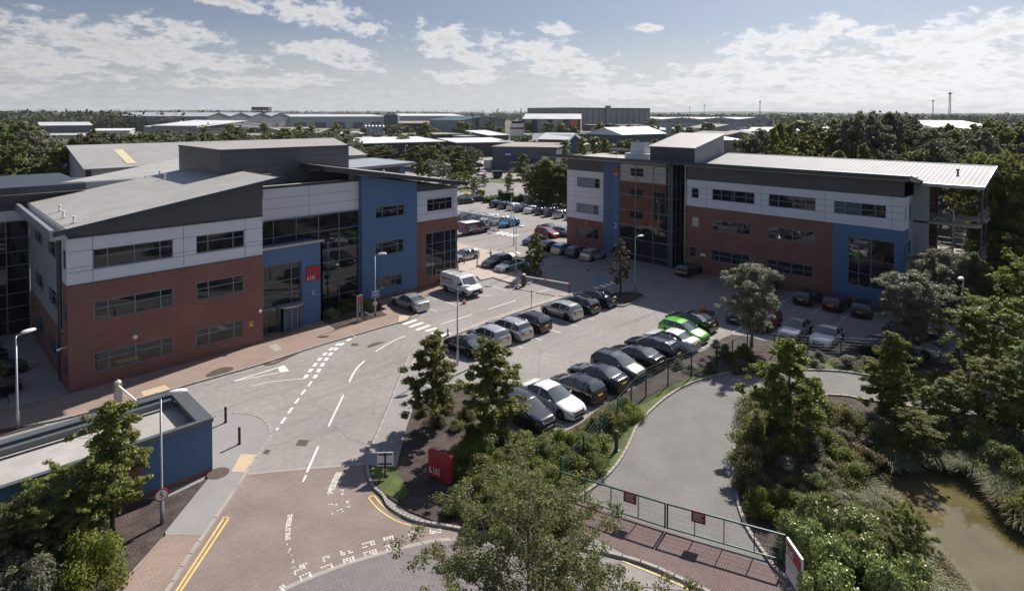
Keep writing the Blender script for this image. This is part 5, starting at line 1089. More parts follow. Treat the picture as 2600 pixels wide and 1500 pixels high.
l4, h4 = lamp(952.5,805,646,-30,'street lamp carrying a blue sign and a speed disc, before the blue tower')
lamp(1612,741,601,-20,'street lamp on the planted island beside the small tree')
lamp(2440.8,925,704,175,'street lamp in the right hand bed beside the corner bay')
lamp(1310,697,577,-20,'street lamp behind the silver convertible, next to the round island')
lamp(1297.7,578,486,-10,'street lamp behind the turquoise hatchback')
lamp(1304.4,623,520,-15,'street lamp on the small kerbed tongue before the dark blue coupe')
lamp(1355.4,515,452,175,'street lamp on the grass before the dark hedge, left of the right office')
lamp(1299.6,427,371,0,'tall lamp beside the white portable cabin in the far yard')
lamp(1029,412,370,0,'lamp post among trees behind the left office roof')
def disc5(parent, z, ang, r=.30):
    e = MB(); e.lathe([(0,-.03),(r,-.03),(r,0),(r*.80,0),(r*.80,.004)], 24, (0,0,0), 'y'); o = e.build('sign_rim', M['red'], parent); o.location = (0,0,z); o.rotation_euler = (0,0,ang)
    e = MB(); e.lathe([(r*.80,-.036),(0,-.036)], 24, (0,0,0), 'y'); e.build('sign_face', M['white'], o)
    textmesh('numeral', '5', r*1.3, M['black'], o, (0, -.042, -r*.45), (R_(90), 0, 0), .003, 'CENTER'); return o
d_ = disc5(l2, HT(G(411.6,1331),1252), R_(0)); d_.location.y = 0; d_.rotation_euler = (0,0,R_(-10)+R_(20)); d_.location = (-.0,-.10,d_.location.z)
g4 = G(952.5,805); d_ = disc5(l4, HT(g4,769), R_(15), .24); d_.location.y = -.1
b = MB(); z = HT(g4,754); b.box(-.38,.38,-.1,-.07,z-.02,z+.62); bs_ = b.build('sign_plate', M['signblue'], l4); bs_.rotation_euler = (0,0,R_(15))
b = MB(); b.box(-.38,.38,-.105,-.1,z-.02,z); b.box(-.38,.38,-.105,-.1,z+.60,z+.62); b.box(-.38,-.36,-.105,-.1,z,z+.6); b.box(.36,.38,-.105,-.1,z,z+.6); b.build('sign_border', M['white'], bs_)
b = MB()
for zz, a in ((.42, -.26), (.16, -.22)): 
    for k in range(6): b.box(a+.085*k, a+.085*k+.06, -.108, -.1, z+zz, z+zz+.11)
b.build('sign_lettering', M['white'], bs_)
# totem signs
def totem(g, h, w, ang, label):
    r = thing('totem_sign', label, 'sign', (g[0], g[1], .1), R_(ang), 'directory totems')
    b = MB(); b.box(-w/2-.06,-w/2,-.06,.06,0,h); b.box(w/2,w/2+.06,-.06,.06,0,h); b.box(-w/2,w/2,-.05,.05,h-.06,h); b.build('frame', M['galv'], r)
    b = MB(); b.box(-w/2,w/2,-.03,.03,h*.28,h-.06); b.build('panel', M['black'], r)
    b = MB(); b.box(-w/2+.05,w/2-.05,-.045,-.031,h*.78,h-.12); lg = b.build('logo_plate', M['red'], r)
    b = MB()
    for i in range(4): b.box(-.03+.0*i,.05,-.04,-.031,h*(.68-.11*i),h*(.68-.11*i)+h*.05)
    b.build('lettering', M['white'], r)
    return r
totem(G(913,816), 2.35, .55, 18, 'tall black directory sign with a red square in a grey frame, by the planted bed')
totem(G(1358,700), 2.3, .55, -25, 'tall black directory sign under the tree on the round island')
# big red sign by the entrance
ga, gb = G(1087,1214), G(1145,1237); ang = math.atan2(gb[1]-ga[1], gb[0]-ga[0]); Ls = math.hypot(gb[0]-ga[0], gb[1]-ga[1])
r = thing('entrance_sign', 'square red entrance sign with white letters on the bark bed', 'sign', ((ga[0]+gb[0])/2, (ga[1]+gb[1])/2, 0), ang)
Ps = Plane((0,0,0), (1,0,0), (0,-1,0)); hs_ = HT(ga,1141); print('sign', Ls, hs_); b = MB(); b.box(-Ls/2,Ls/2,0,.22,.14,hs_); 
sb = b.build('sign_panel', M['red'], r); b = MB(); b.box(-Ls/2+.1,Ls/2-.1,.05,.2,0,.14); b.build('plinth', M['black'], r)
b = MB()
for k in range(4): b.box(-Ls/2+.12+Ls/4*k,-Ls/2+.34+Ls/4*k,.02,.2,hs_,hs_+.04)
b.build('top_clip', M['red'], r); logo_letters(r, Ps, -Ls/2+.10, .40, .30, .0, M['white'])
# small notice board on a post
g = G(977.7,1212); h = HT(g,1152); r = thing('notice_board', 'small white notice board on a dark post by the kerb', 'sign', (g[0],g[1],.05), R_(-42)); b = MB(); b.tube([(0,0,0),(0,0,h)],.04,8); b.build('post', M['black'], r)
b = MB(); b.box(-.42,.42,.04,.07,h-.72,h+.02); b.build('board', M['white'], r); b = MB(); b.box(-.36,.36,.0,.04,h-.62,h-.57); b.box(-.36,.36,.0,.04,h-.12,h-.07); b.build('bracket', M['black'], r)
# bollards
def bollard(g, h, rad, col, band, label, grp, nm='bollard'):
    r = thing(nm, label, 'bollard', (g[0],g[1],.08), 0, grp); b = MB(); b.lathe([(rad*1.5,0),(rad*1.5,.06),(rad,.08),(rad,h-.16),(rad*1.1,h-.14),(rad*1.1,h-.03),(rad*.7,h),(0,h)],14); b.build('body', col, r, False)
    if band: b = MB(); b.lathe([(rad*1.03,h-.30),(rad*1.03,h-.20)],14); b.build('band', band, r)
    return r
bollard(G(573,1076),1.0,.075,M['black'],M['red'],'black bollard with a red band, farther from the kerb corner','black bollards by the gatehouse')
bollard(G(608,1131),1.0,.075,M['black'],M['red'],'black bollard with a red band, nearer to the yellow tactile paving','black bollards by the gatehouse')
bollard(G(1565.4,1147),1.15,.11,M['green'],None,'thick green post on the grass beside the curved drive','green gate stops')
bollard(G(1899,1247),1.3,.08,M['green'],None,'slim green post in the bark bed right of the drive','green gate stops')
for i, (px, py, t) in enumerate(((1163,694,669),(1178.5,672,649),(1211.7,681,645),(1244.8,656,635),(1247.5,661,650),(1279,656,646))):
    g = G(px,py); h = max(.9, min(1.3, HT(g,t))); bollard(g,h,.06,M['black'],M['yellow'],('black and yellow bollard nearest to the left office glazing','black and yellow bollard before the nose of the old silver hatchback','black and yellow bollard alone on the pale paving','black and yellow bollard behind the tail of the old silver hatchback','short black and yellow bollard beside the black hatchback','short black and yellow bollard behind the black hatchback roof')[i],'bollards on the pale paving')
# cones
cp_ = None
for px, py, lb in ((1310.8,733,'traffic cone beside the barrier post'),(1178.5,771,'traffic cone beside the white van'),(1137,855,'tall traffic cone at the end of the zebra crossing'),(1034,757,'traffic cone behind the lone silver saloon')):
    g = G(px,py)
    if cp_ is None:
        cp_ = thing('traffic_cone', lb, 'traffic cone', (g[0],g[1],0), 0, 'traffic cones'); b = MB(); b.box(-.2,.2,-.2,.2,0,.04); b.lathe([(.15,.04),(.12,.22)],14); b.lathe([(.085,.46),(.03,.76),(0,.76)],14); b.build('cone', M['red'], cp_)
        b = MB(); b.lathe([(.12,.22),(.085,.46)],14); b.build('sleeve', M['white'], cp_)
    else: dup(cp_, (g[0],g[1],.1 if px in (1034,) else 0), .5, lb, 'traffic cones')
# barriers
g = G(1330,727); g2 = G(1446,748); r = thing('barrier', 'long closed barrier arm across the car park road', 'barrier', (g[0],g[1],.1), math.atan2(g2[1]-g[1], g2[0]-g[0]), 'traffic barriers'); Lb = math.hypot(g2[0]-g[0], g2[1]-g[1])
b = MB(); b.box(-.2,.2,-.2,.2,0,1.15); b.build('cabinet', M['iron'], r); b = MB(); b.lathe([(.2,1.15),(.17,1.28),(.06,1.35),(0,1.35)],12); b.build('dome', M['white'], r)
b = MB(); b.box(.1,Lb,-.05,.05,1.0,1.11); b.build('arm', M['white'], r); b = MB(); b.box(Lb*.45,Lb*.52,-.053,.053,.998,1.113); b.box(Lb-.2,Lb+.02,-.053,.053,.998,1.113); b.build('red_band', M['orange'], r); b = MB(); b.box(Lb-.05,Lb+.02,-.04,.04,0,1.0); b.build('end_post', M['black'], r)
g = G(300,1022); tp_ = G(343,1018,1.0); r = thing('barrier', 'barrier post beside the gatehouse with a white arm lowered towards it', 'barrier', (g[0],g[1],.1), math.atan2(tp_[1]-g[1],tp_[0]-g[0]), 'traffic barriers')
b = MB(); b.box(-.18,.18,-.2,.2,0,1.25); b.build('cabinet', M['galv'], r); b = MB(); b.lathe([(.2,1.25),(.17,1.36),(.06,1.42),(0,1.42)],12); b.build('dome', M['white'], r); b = MB(); b.lathe([(.08,1.42),(.05,1.48),(0,1.5)],8); b.build('beacon', M['orange'], r)
b = MB(); b.hull8([(.1,-.05,1.0),(3.2,-.04,.95),(3.2,.04,.95),(.1,.05,1.0),(.1,-.05,1.12),(3.2,-.04,1.03),(3.2,.04,1.03),(.1,.05,1.12)]); b.build('arm', M['white'], r); b = MB(); b.box(.08,.26,-.07,.07,.97,1.15); b.build('arm_clamp', M['yellow'], r)
g = G(1349.5,783); r = thing('marker_post', 'thin post with black and white bands in the car park lane', 'post', (g[0],g[1],0)); h = HT(g,737); b = MB(); b.tube([(0,0,0),(0,0,h)],.035,8); b.build('post', M['galv'], r)
b = MB()
for k in range(4): b.cyl(0,0,h-.12-.22*k,h-.02-.22*k,.05,n=8)
b.build('black_band', M['black'], r)
g = G(1517.5,735); r = thing('round_sign', 'round blue traffic sign beside the shaded zebra crossing', 'sign', (g[0],g[1],0), R_(-45)); h = HT(g,704); b = MB(); b.tube([(0,0,0),(0,0,h)],.035,8); b.build('post', M['galv'], r); b = MB(); b.lathe([(0,-.06),(.3,-.06),(.3,-.04),(0,-.04)],20,(0,0,h-.25),'y'); b.build('disc', mat('pale_blue_disc',(.06,.32,.5),.4,var=0), r)
b = MB(); b.box(-.03,.03,-.07,-.062,h-.4,h-.1); b.build('arrow', M['white'], r)
g = G(1786,794); o = MB(); o.lathe([(0,.5),(.12,.48),(.2,.38),(.22,.25),(.2,.1),(.1,0)],16); o = o.build('orange_ball', M['orange']); o.location = (g[0],g[1],.12); tag(o,'small round orange marker on the kerb behind the black saloon','marker ball')
# cycle shelter with bicycles
r = thing('cycle_shelter', 'long curved cycle shelter with arched ribs and a pale roof edge', 'cycle shelter', (69.3,78.6,0)); y0s, y1s = -6.1, 8.5
b = MB(); arcs = [(1.1-1.15*math.cos(R_(a))*1.0, 2.1*math.sin(R_(a))) for a in range(0,115,12)]
for i in range(len(arcs)-1):
    (xa,za),(xb,zb) = arcs[i], arcs[i+1]; b.add([(xa,y0s,za),(xb,y0s,zb),(xb,y1s,zb),(xa,y1s,za)], [(0,1,2,3)])
sh = mat('clear_shelter_sheet',(.55,.58,.6),.15,var=0); nt_ = sh.node_tree; bs = nt_.nodes['Principled BSDF']; tr = N(nt_,'ShaderNodeBsdfTransparent'); ms = N(nt_,'ShaderNodeMixShader'); ms.inputs[0].default_value = .62; nt_.links.new(bs.outputs[0], ms.inputs[1]); nt_.links.new(tr.outputs[0], ms.inputs[2]); nt_.links.new(ms.outputs[0], nt_.nodes['Material Output'].inputs[0])
b.build('clear_roof', sh, r)
n = 8
for k in range(n):
    y = y0s+(y1s-y0s)*k/(n-1); b = MB(); b.tube([(x,y,z) for x,z in arcs],.045,6); b.build('arched_rib', M['trim'], r)
    if k < n-1:
        b = MB(); ym = y+(y1s-y0s)/(n-1)/2; b.tube([(-.05,y,0),(-.02,y+.35,1.1),(.1,ym,1.9),(-.02,2*ym-y-.35,1.1),(-.05,2*ym-y,0)],.04,6); b.build('side_hoop', M['trim'], r)
b = MB(); b.box(-.15,.05,y0s-.1,y1s+.1,2.02,2.16); b.box(1.3,1.5,y0s-.1,y1s+.1,1.95,2.05); b.build('roof_edge', M['white'], r)
b = MB()
for k in range(10): y = y0s+.9+1.4*k; b.tube([(.7,y,0),(.7,y,.75),(1.4,y,.75),(1.4,y,0)],.025,6)
b.build('cycle_stands', M['galv'], r)
bk = None
for k in range(8):
    y = 78.6+y0s+1.3+1.55*k; lb = 'bicycle standing in the long cycle shelter'
    if bk is None:
        bk = thing('bicycle', lb, 'bicycle', (70.0,y,0), 0, 'bicycles in the shelter')
        for x in (-.52,.52):
            b = MB(); b.tube([(x+.33*math.cos(a*math.pi/8),0,.34+.33*math.sin(a*math.pi/8)) for a in range(17)],.02,5,cap=False); b.build('wheel', M['rubber'], bk)
        b = MB(); b.tube([(-.52,0,.34),(-.1,0,.3),(.38,0,.82),(-.22,0,.82),(-.1,0,.3)],.02,5); b.tube([(-.22,0,.82),(-.52,0,.34)],.02,5); b.tube([(.36,0,.98),(.52,0,.34)],.02,5); b.build('frame', M['trim'], bk)
        b = MB(); b.box(-.34,-.1,-.06,.06,.92,.97); b.build('saddle', M['rubber'], bk); b = MB(); b.tube([(.33,-.26,1.0),(.38,0,1.0),(.33,.26,1.0)],.018,5); b.build('handlebar', M['galv'], bk)
    else: dup(bk,(70.0,y,0),R_(6*(k%3-1)))
# white cabin, skip
g0, g1_ = G(1246,430), G(1290,427); Lc = math.hypot(g1_[0]-g0[0], g1_[1]-g0[1]); r = thing('portable_cabin', 'white portable cabin with a dark door in the far yard', 'cabin', (g0[0],g0[1],0), math.atan2(g1_[1]-g0[1], g1_[0]-g0[0])); hc = HT(g0,409)
b = MB(); b.box(0,Lc,0,4,.1,hc); b.build('wall', M['white'], r); b = MB(); b.box(-.1,Lc+.1,-.1,4.1,hc,hc+.12); b.build('roof', M['galv'], r); b = MB(); b.box(Lc*.5,Lc*.64,-.06,-.01,.2,hc*.8); b.build('door', M['trim'], r)
g = G(1262,452); r = thing('skip', 'dark blue waste skip at the edge of the far yard', 'skip', (g[0],g[1],0), R_(-30)); b = MB(); b.hull8([(-1.2,-1,0.2),(1.2,-1,.2),(1.2,1,.2),(-1.2,1,.2),(-1.6,-1.1,2),(1.6,-1.1,2),(1.6,1.1,2),(-1.6,1.1,2)]); b.build('tub', PT['blue'], r); b = MB(); b.box(-1.65,1.65,-1.15,1.15,2.0,2.1); b.build('rim', M['trim'], r)
# ---- green gate and fences
def rail_fence(pts, h, label, bars, mesh_gap, name='fence', cat='fence', z=.06, step=2.6, mesh=True, grp=None):
    r = thing(name, label, cat, (pts[0][0],pts[0][1],z), 0, grp); P = [Vector(p)-Vector(pts[0]) for p in pts]; L = [0]
    for a, c in zip(P[:-1], P[1:]): L.append(L[-1]+(c-a).length)
    def at(s):
        for i in range(len(P)-1):
            if s <= L[i+1]+1e-6: return P[i]+(P[i+1]-P[i])*((s-L[i])/(L[i+1]-L[i]))
        return P[-1]
    n = max(1, round(L[-1]/step)); q = [at(L[-1]*k/n) for k in range(n+1)]
    for p in q: b = MB(); b.obox((p.x,p.y,h/2+.02),.035,.035,h/2+.03); b.build('post', M['green'], r)
    b = MB(); m_ = MB()
    for a, c in zip(q[:-1], q[1:]):
        d = (c-a); l = d.length; an = math.atan2(d.y,d.x); mid = (a+c)/2
        for k in range(bars): z_ = .08+(h-.1)*k/(bars-1); b.obox((mid.x,mid.y,z_),l/2,.007,.008 if 0 < k < bars-1 else .018,an)
        if mesh:
            k = int(l/mesh_gap)
            for i in range(1,k): p = a+d*(i/k); m_.obox((p.x,p.y,h/2+.03),.0025,.0025,h/2-.06,an)
    b.build('rails', M['green'], r)
    if mesh: m_.build('mesh_wires', M['green'], r)
    return r
fpts = [G(1424,1262)]+[G(1452,1234), G(1481,1222)]+cC((480,1440+30),(655,1375),(805,1160),(1000,1055),(1247,955),(1525,880),(1700,850))+cG((1060,520),(1250,520),(1630,530),(2050,560))+cK((900,1010),(1270,1068))
fpts[2:4] = [G(1532,1104+30)]
rail_fence([G(1424,1258),G(1452,1236),G(1530,1130),*cC((655,1375),(805,1160),(1000,1055),(1247,955),(1525,880))],1.9,'green mesh fence between the car row and the curved drive',9,.12)
rail_fence([*cC((1525,880)),*cG((905,470)),*cG((1250,520),(1630,530),(2050,560))],1.55,'open green rail fence behind the rowan tree and the white coupe',7,.12,mesh=False)
rail_fence([*cK((900,1025),(1270,1068),(1700,1090))],1.7,'green fence at the right end of the drive verge',7,.12,mesh=False)
# double gate
gA = cF((212,625))[0]; gM_ = cF((1152,925))[0]; gZ = cF((2200,1225))[0]
for (a, c, lb) in ((gA, gM_, 'left leaf of the green double gate, with a maroon notice'), (gM_, gZ, 'right leaf of the green double gate, with a maroon notice')):
    A, Cc = Vector(a), Vector(c); d = Cc-A; l = d.length; an = math.atan2(d.y,d.x); r = thing('gate_leaf', lb, 'gate', (a[0],a[1],.02), an, 'leaves of the green gate'); h = 1.25
    b = MB(); b.box(0,l-.04,-.03,.03,h-.03,h+.04); b.box(0,l-.04,-.025,.025,.12,.18); b.box(0,.07,-.03,.03,.1,h); b.box(l-.11,l-.04,-.03,.03,.1,h)
    for k in (1,2,3): b.box(l*k/4-.02,l*k/4+.02,-.02,.02,.18,h)
    b.build('gate_frame', M['green'], r); b = MB()
    for i in range(1,int(l/.11)): b.box(.11*i-.003,.11*i+.003,-.003,.003,.18,h)
    for zz in (.4,.65,.9): b.box(.05,l-.1,-.003,.003,zz-.003,zz+.003)
    b.build('mesh_wires', M['green'], r)
    u = (.62 if 'left leaf' in lb else .22); b = MB(); b.box(l*u,l*u+.62,-.06,-.035,h-.46,h+.06); pl_ = b.build('notice', M['maroon'], r); b = MB()
    for k in range(5): b.box(l*u+.08,l*u+.54-.06*(k%3),-.066,-.061,h-.06-.075*k,h-.04-.075*k)
    b.build('lettering', M['plate_w'], pl_)
# big white board at the right bottom
ga, gb = G(1995,1458,0.3), G(2034,1520,0.3); an = math.atan2(gb[1]-ga[1], gb[0]-ga[0]); Ls = max(1.2, math.hypot(gb[0]-ga[0], gb[1]-ga[1])); hh = HT(ga,1362)
r = thing('information_board', 'tall white information board with a red heading, beside the gate and hedge', 'sign', (ga[0],ga[1],0), an); b = MB(); b.box(0,Ls,0,.08,.35,hh); b.build('board', M['white'], r); b = MB(); b.box(.05,Ls-.05,-.01,-.001,hh-.62,hh-.1); hd = b.build('red_heading', M['red'], r)
b = MB()
for k in range(3): b.box(.12,Ls*.85-.2*(k%2),-.01,-.001,hh-.75-.16*k,hh-.72-.16*k)
b.build('text_lines', M['joint'], r); logo_letters(r, Ps, .12, hh-.5, .22, .011, M['white'])
b = MB(); b.box(.05,.13,0,.08,0,.35); b.box(Ls-.13,Ls-.05,0,.08,0,.35); b.build('legs', M['galv'], r)
# person by the blue fin
def person(loc, rz, label, cols):
    me = bpy.data.meshes.new('person'); V = [(0,0,.95),(0,.0,1.12),(0,.01,1.35),(0,.0,1.47),(0,.0,1.55),(0,-.01,1.66),(-.09,0,.90),(-.10,-.03,.50),(-.10,.0,.09),(-.10,-.12,.04),(.09,0,.90),(.11,.06,.50),(.11,.10,.09),(.11,-.02,.04),(-.19,.0,1.40),(-.25,.02,1.12),(-.24,-.06,.88),(-.24,-.09,.78),(.19,.0,1.40),(.26,.02,1.12),(.22,-.14,.98),(.18,-.22,.98)]
    Ed = [(0,1),(1,2),(2,3),(3,4),(4,5),(0,6),(6,7),(7,8),(8,9),(0,10),(10,11),(11,12),(12,13),(2,14),(14,15),(15,16),(16,17),(2,18),(18,19),(19,20),(20,21)]
    Rd = [.15,.14,.16,.06,.065,.095,.095,.065,.05,.045,.095,.065,.05,.045,.065,.048,.035,.035,.065,.048,.035,.035]
    me.from_pydata(V, Ed, []); o = bpy.data.objects.new('person', me); COL.objects.link(o); o.modifiers.new('skin','SKIN'); sv = me.skin_vertices[0].data
    for i, r_ in enumerate(Rd): sv[i].radius = (r_, r_*.8); sv[i].use_root = (i == 0)
    s_ = o.modifiers.new('sub','SUBSURF'); s_.levels = s_.render_levels = 1
    dg = bpy.context.evaluated_depsgraph_get(); dg.update(); m2 = bpy.data.meshes.new_from_object(o.evaluated_get(dg)); o.modifiers.clear(); o.data = m2; m2.materials.clear()
    for c in cols: m2.materials.append(c)
    for p in m2.polygons:
        z = p.center.z; p.use_smooth = True; p.material_index = 2 if (z > 1.5 or (abs(p.center.x) > .17 and z < .9)) else (0 if z > .93 else 1)
    o.location = loc; o.rotation_euler = (0,0,rz); tag(o, label, 'person')
    h = MB(); h.lathe([(.03,.0),(.1,.03),(.115,.09),(.08,.17),(0,.19)],12,(0,.015,1.64)); h.build('hair', M['black'], o, True); return o
g = G(1557,654); person((g[0],g[1],0), R_(60), 'person in dark clothes standing by the blue fin of the right office', [mat('dark_jacket',(.02,.022,.03),.8), mat('dark_trousers',(.015,.015,.018),.8), mat('skin',(.42,.25,.18),.6,var=0)])
# =================================================================== vegetation
LM = dict(mid=leafmat('leaf_mid_green',(0.087,0.118,0.024),(0.250,0.255,0.064)), dark=leafmat('leaf_dark_green',(0.071,0.102,0.030),(0.216,0.241,0.077)), birch=leafmat('leaf_birch',(0.091,0.109,0.033),(0.230,0.243,0.087)), bright=leafmat('leaf_bright_green',(0.103,0.142,0.019),(0.236,0.274,0.046)), grey=leafmat('leaf_grey_green',(0.108,0.120,0.069),(0.271,0.274,0.183)),
          olive=leafmat('leaf_olive',(0.098,0.086,0.033),(0.236,0.201,0.084)), brown=leafmat('leaf_brownish',(0.118,0.082,0.033),(0.229,0.163,0.068)), ever=leafmat('leaf_laurel',(0.113,0.165,0.040),(0.307,0.347,0.118),.35,.2))
def leaf_mesh(name, C, Rr, n, size, mt, seed, flat=.75, hollow=.35, up=.5):
    """many small leaves scattered through the clumps C (centres) of radius Rr"""
    rg = np.random.default_rng(seed); C = np.array(C, float); Rr = np.array(Rr, float); wt = Rr**2.2; wt /= wt.sum()
    k = rg.choice(len(C), n, p=wt); d = rg.normal(size=(n,3)); d /= np.linalg.norm(d,axis=1)[:,None]
    rad = Rr[k]*(hollow+(1-hollow)*rg.random(n)**.6)*(1+.12*rg.normal(size=n)); d2 = d.copy(); d2[:,2] *= flat; c = C[k]+d2*rad[:,None]
    nm = d*.9+rg.normal(size=(n,3))*.75; nm[:,2] += up; nm /= np.linalg.norm(nm,axis=1)[:,None]
    t = np.cross(nm, rg.normal(size=(n,3))); t /= np.linalg.norm(t,axis=1)[:,None]; b = np.cross(nm,t); s = size*rg.uniform(.55,1.35,n)[:,None]
    v = np.empty((n*4,3)); v[0::4] = c-t*s*.62; v[1::4] = c-b*s*.38; v[2::4] = c+t*s*.62; v[3::4] = c+b*s*.38
    me = bpy.data.meshes.new(name); me.vertices.add(n*4); me.vertices.foreach_set('co', v.ravel().astype(np.float32)); me.loops.add(n*4); me.loops.foreach_set('vertex_index', np.arange(n*4,dtype=np.int32))
    me.polygons.add(n); me.polygons.foreach_set('loop_start', np.arange(0,n*4,4,dtype=np.int32)); me.polygons.foreach_set('loop_total', np.full(n,4,dtype=np.int32)); me.materials.append(mt); me.update(calc_edges=True); return me
def crown_clumps(H, R, z0, prof, n, rg, cr=.24, bias=.55):
    C, Q = [], []
    for i in range(n):
        t = rg.random()**.9; rr = R*prof(t); a = rg.uniform(0,2*math.pi); q = rr*(bias+(1-bias)*rg.random()) if i % 4 else rr*rg.random()*.5
        r_ = R*cr*rg.uniform(.6,1.25)*(.45+.55*prof(t)); q = max(0, q-r_*.4); C.append((q*math.cos(a), q*math.sin(a), z0+(H-z0)*t*.97)); Q.append(r_)
    return C, Q
def branchy(H, R, z0, prof, nb, rg, cr, rise):
    """limbs leaving the trunk, twigs leaving the limbs, a leaf clump on every twig"""
    C, Q, B = [], [], []; a = rg.uniform(0,6)
    for i in range(nb):
        t = (i+rg.random()*.8)/nb; a += 2.4+rg.uniform(-.5,.5); L_ = R*prof(t)*rg.uniform(.62,1.16)*(1 if i % 5 else .7); zs = z0+(H-z0)*t*.93; up = math.tan(R_(rise*rg.uniform(.4,1.5)))
        sag = rg.uniform(-.12,.05)*L_; P = []
        for k in range(5):
            f = k/4; ang = a+.25*math.sin(i+f*2); P.append((L_*f*math.cos(ang), L_*f*math.sin(ang), zs+up*L_*f*(1-.25*f)+sag*f*f))
        B.append(P); m = max(2, int(L_/(R*cr)*.95))
        for k in range(m):
            f = .28+.76*(k+rg.random()*.7)/m; f_ = min(f,1); j = min(3,int(f_*4)); u = f_*4-j; c = [P[j][q]+(P[j+1][q]-P[j][q])*u for q in range(3)]; w = R*cr*(.85-.25*f)
            for tw in range(2 if f > .45 else 1):
                o = (rg.gauss(0,w*.75), rg.gauss(0,w*.75), rg.gauss(w*.15,w*.45)); C.append((c[0]+o[0],c[1]+o[1],c[2]+o[2])); Q.append(w*rg.uniform(.5,1.15))
                if tw == 0 and rg.random() < .6: B.append([tuple(c),(c[0]+o[0]*1.3,c[1]+o[1]*1.3,c[2]+o[2]*1.3+.1)])
    C.append((0,0,H*.97)); Q.append(R*cr*.6)
    return C, Q, B
PROF = dict(cone=lambda t: max(.10,(1-t)**.6*min(1,.6+t*2.2)), round=lambda t: max(.1,math.sqrt(max(0,1-(2*t-.95)**2))), spread=lambda t: max(.1,(1-max(0,t-.25)/.75)**.7*min(1,.5+t*2.5)), column=lambda t: max(.15,min(1,.6+t*2)*(1-t**3)), dome=lambda t: math.sqrt(max(.02,1-t*t)))
def make_tree(name, H, R, z0, prof, nb, nl, ls, mt, seed, bark='bark', cr=.16, branches=True, trunk_r=None, lean=0., rise=32):
    rg = random.Random(seed); C, Q, B = branchy(H,R,z0,PROF[prof],nb,rg,cr,rise); root = thing(name,'','tree')
    zx = max(c[2]+.6*q for c, q in zip(C,Q)); kz = (H-z0)/(zx-z0); C = [(c[0],c[1],z0+(c[2]-z0)*kz) for c in C]
    tr = trunk_r or H*.011+.03; b = MB(); pts = [(.06*math.sin(3*t+seed),.06*math.sin(4*t+2*seed),H*.95*t) for t in (0,.15,.3,.5,.7,.85,1)]
    b.tube(pts,[tr*1.3,tr,tr*.85,tr*.62,tr*.4,tr*.22,.012],8)
    if branches:
        for P in B:
            P = [(p[0],p[1],z0+(p[2]-z0)*kz) for p in P]; f = max(.15,1-(P[0][2]/H)); b.tube(P,[tr*.42*f*(1-.85*k/(len(P)-1))+.006 for k in range(len(P))] if len(P) > 2 else [.014,.005],5 if len(P) > 2 else 3,cap=False)
    b.build('trunk', M[bark], root, True)
    o = bpy.data.objects.new('crown', leaf_mesh('crown',C,Q,nl,ls,LM[mt],seed,.7,.0,.6)); COL.objects.link(o); o.parent = root; return root
def make_shrub(name, H, R, nc, nl, ls, mt, seed, prof='dome'):
    rg = random.Random(seed); C, Q = crown_clumps(H,R,.15,PROF[prof],nc,rg,.34,.3); root = thing(name,'','shrub'); b = MB()
    for c_ in C[:7]: b.tube([(0,0,-.1),(c_[0]*.5,c_[1]*.5,c_[2]*.4),c_],[.04,.025,.01],5,cap=False)
    b.build('stems', M['bark'], root); o = bpy.data.objects.new('foliage', leaf_mesh('foliage',C,Q,nl,ls,LM[mt],seed)); COL.objects.link(o); o.parent = root; return root
P_ = {}
def tree(key, loc, H, label, group=None, R=None, cat='tree', name=None, rz=None):
    """plant a copy of prototype «key», scaled to height H"""
    mk, H0, R0 = TP[key]
    s = H/H0; sr = (R/R0) if R else s; rz_ = rz if rz is not None else random.uniform(0,6.28)
    if key not in P_: P_[key] = r = mk(); r.location = (loc[0],loc[1],loc[2] if len(loc) > 2 else 0); r.rotation_euler = (0,0,rz_); r.scale = (sr,sr,s); r['label'] = label
    else: r = dup(P_[key],(loc[0],loc[1],loc[2] if len(loc) > 2 else 0),rz_,label,None,(sr,sr,s))
    r['category'] = cat
    if group: r['group'] = group
    elif 'group' in r.keys(): del r['group']
    return r
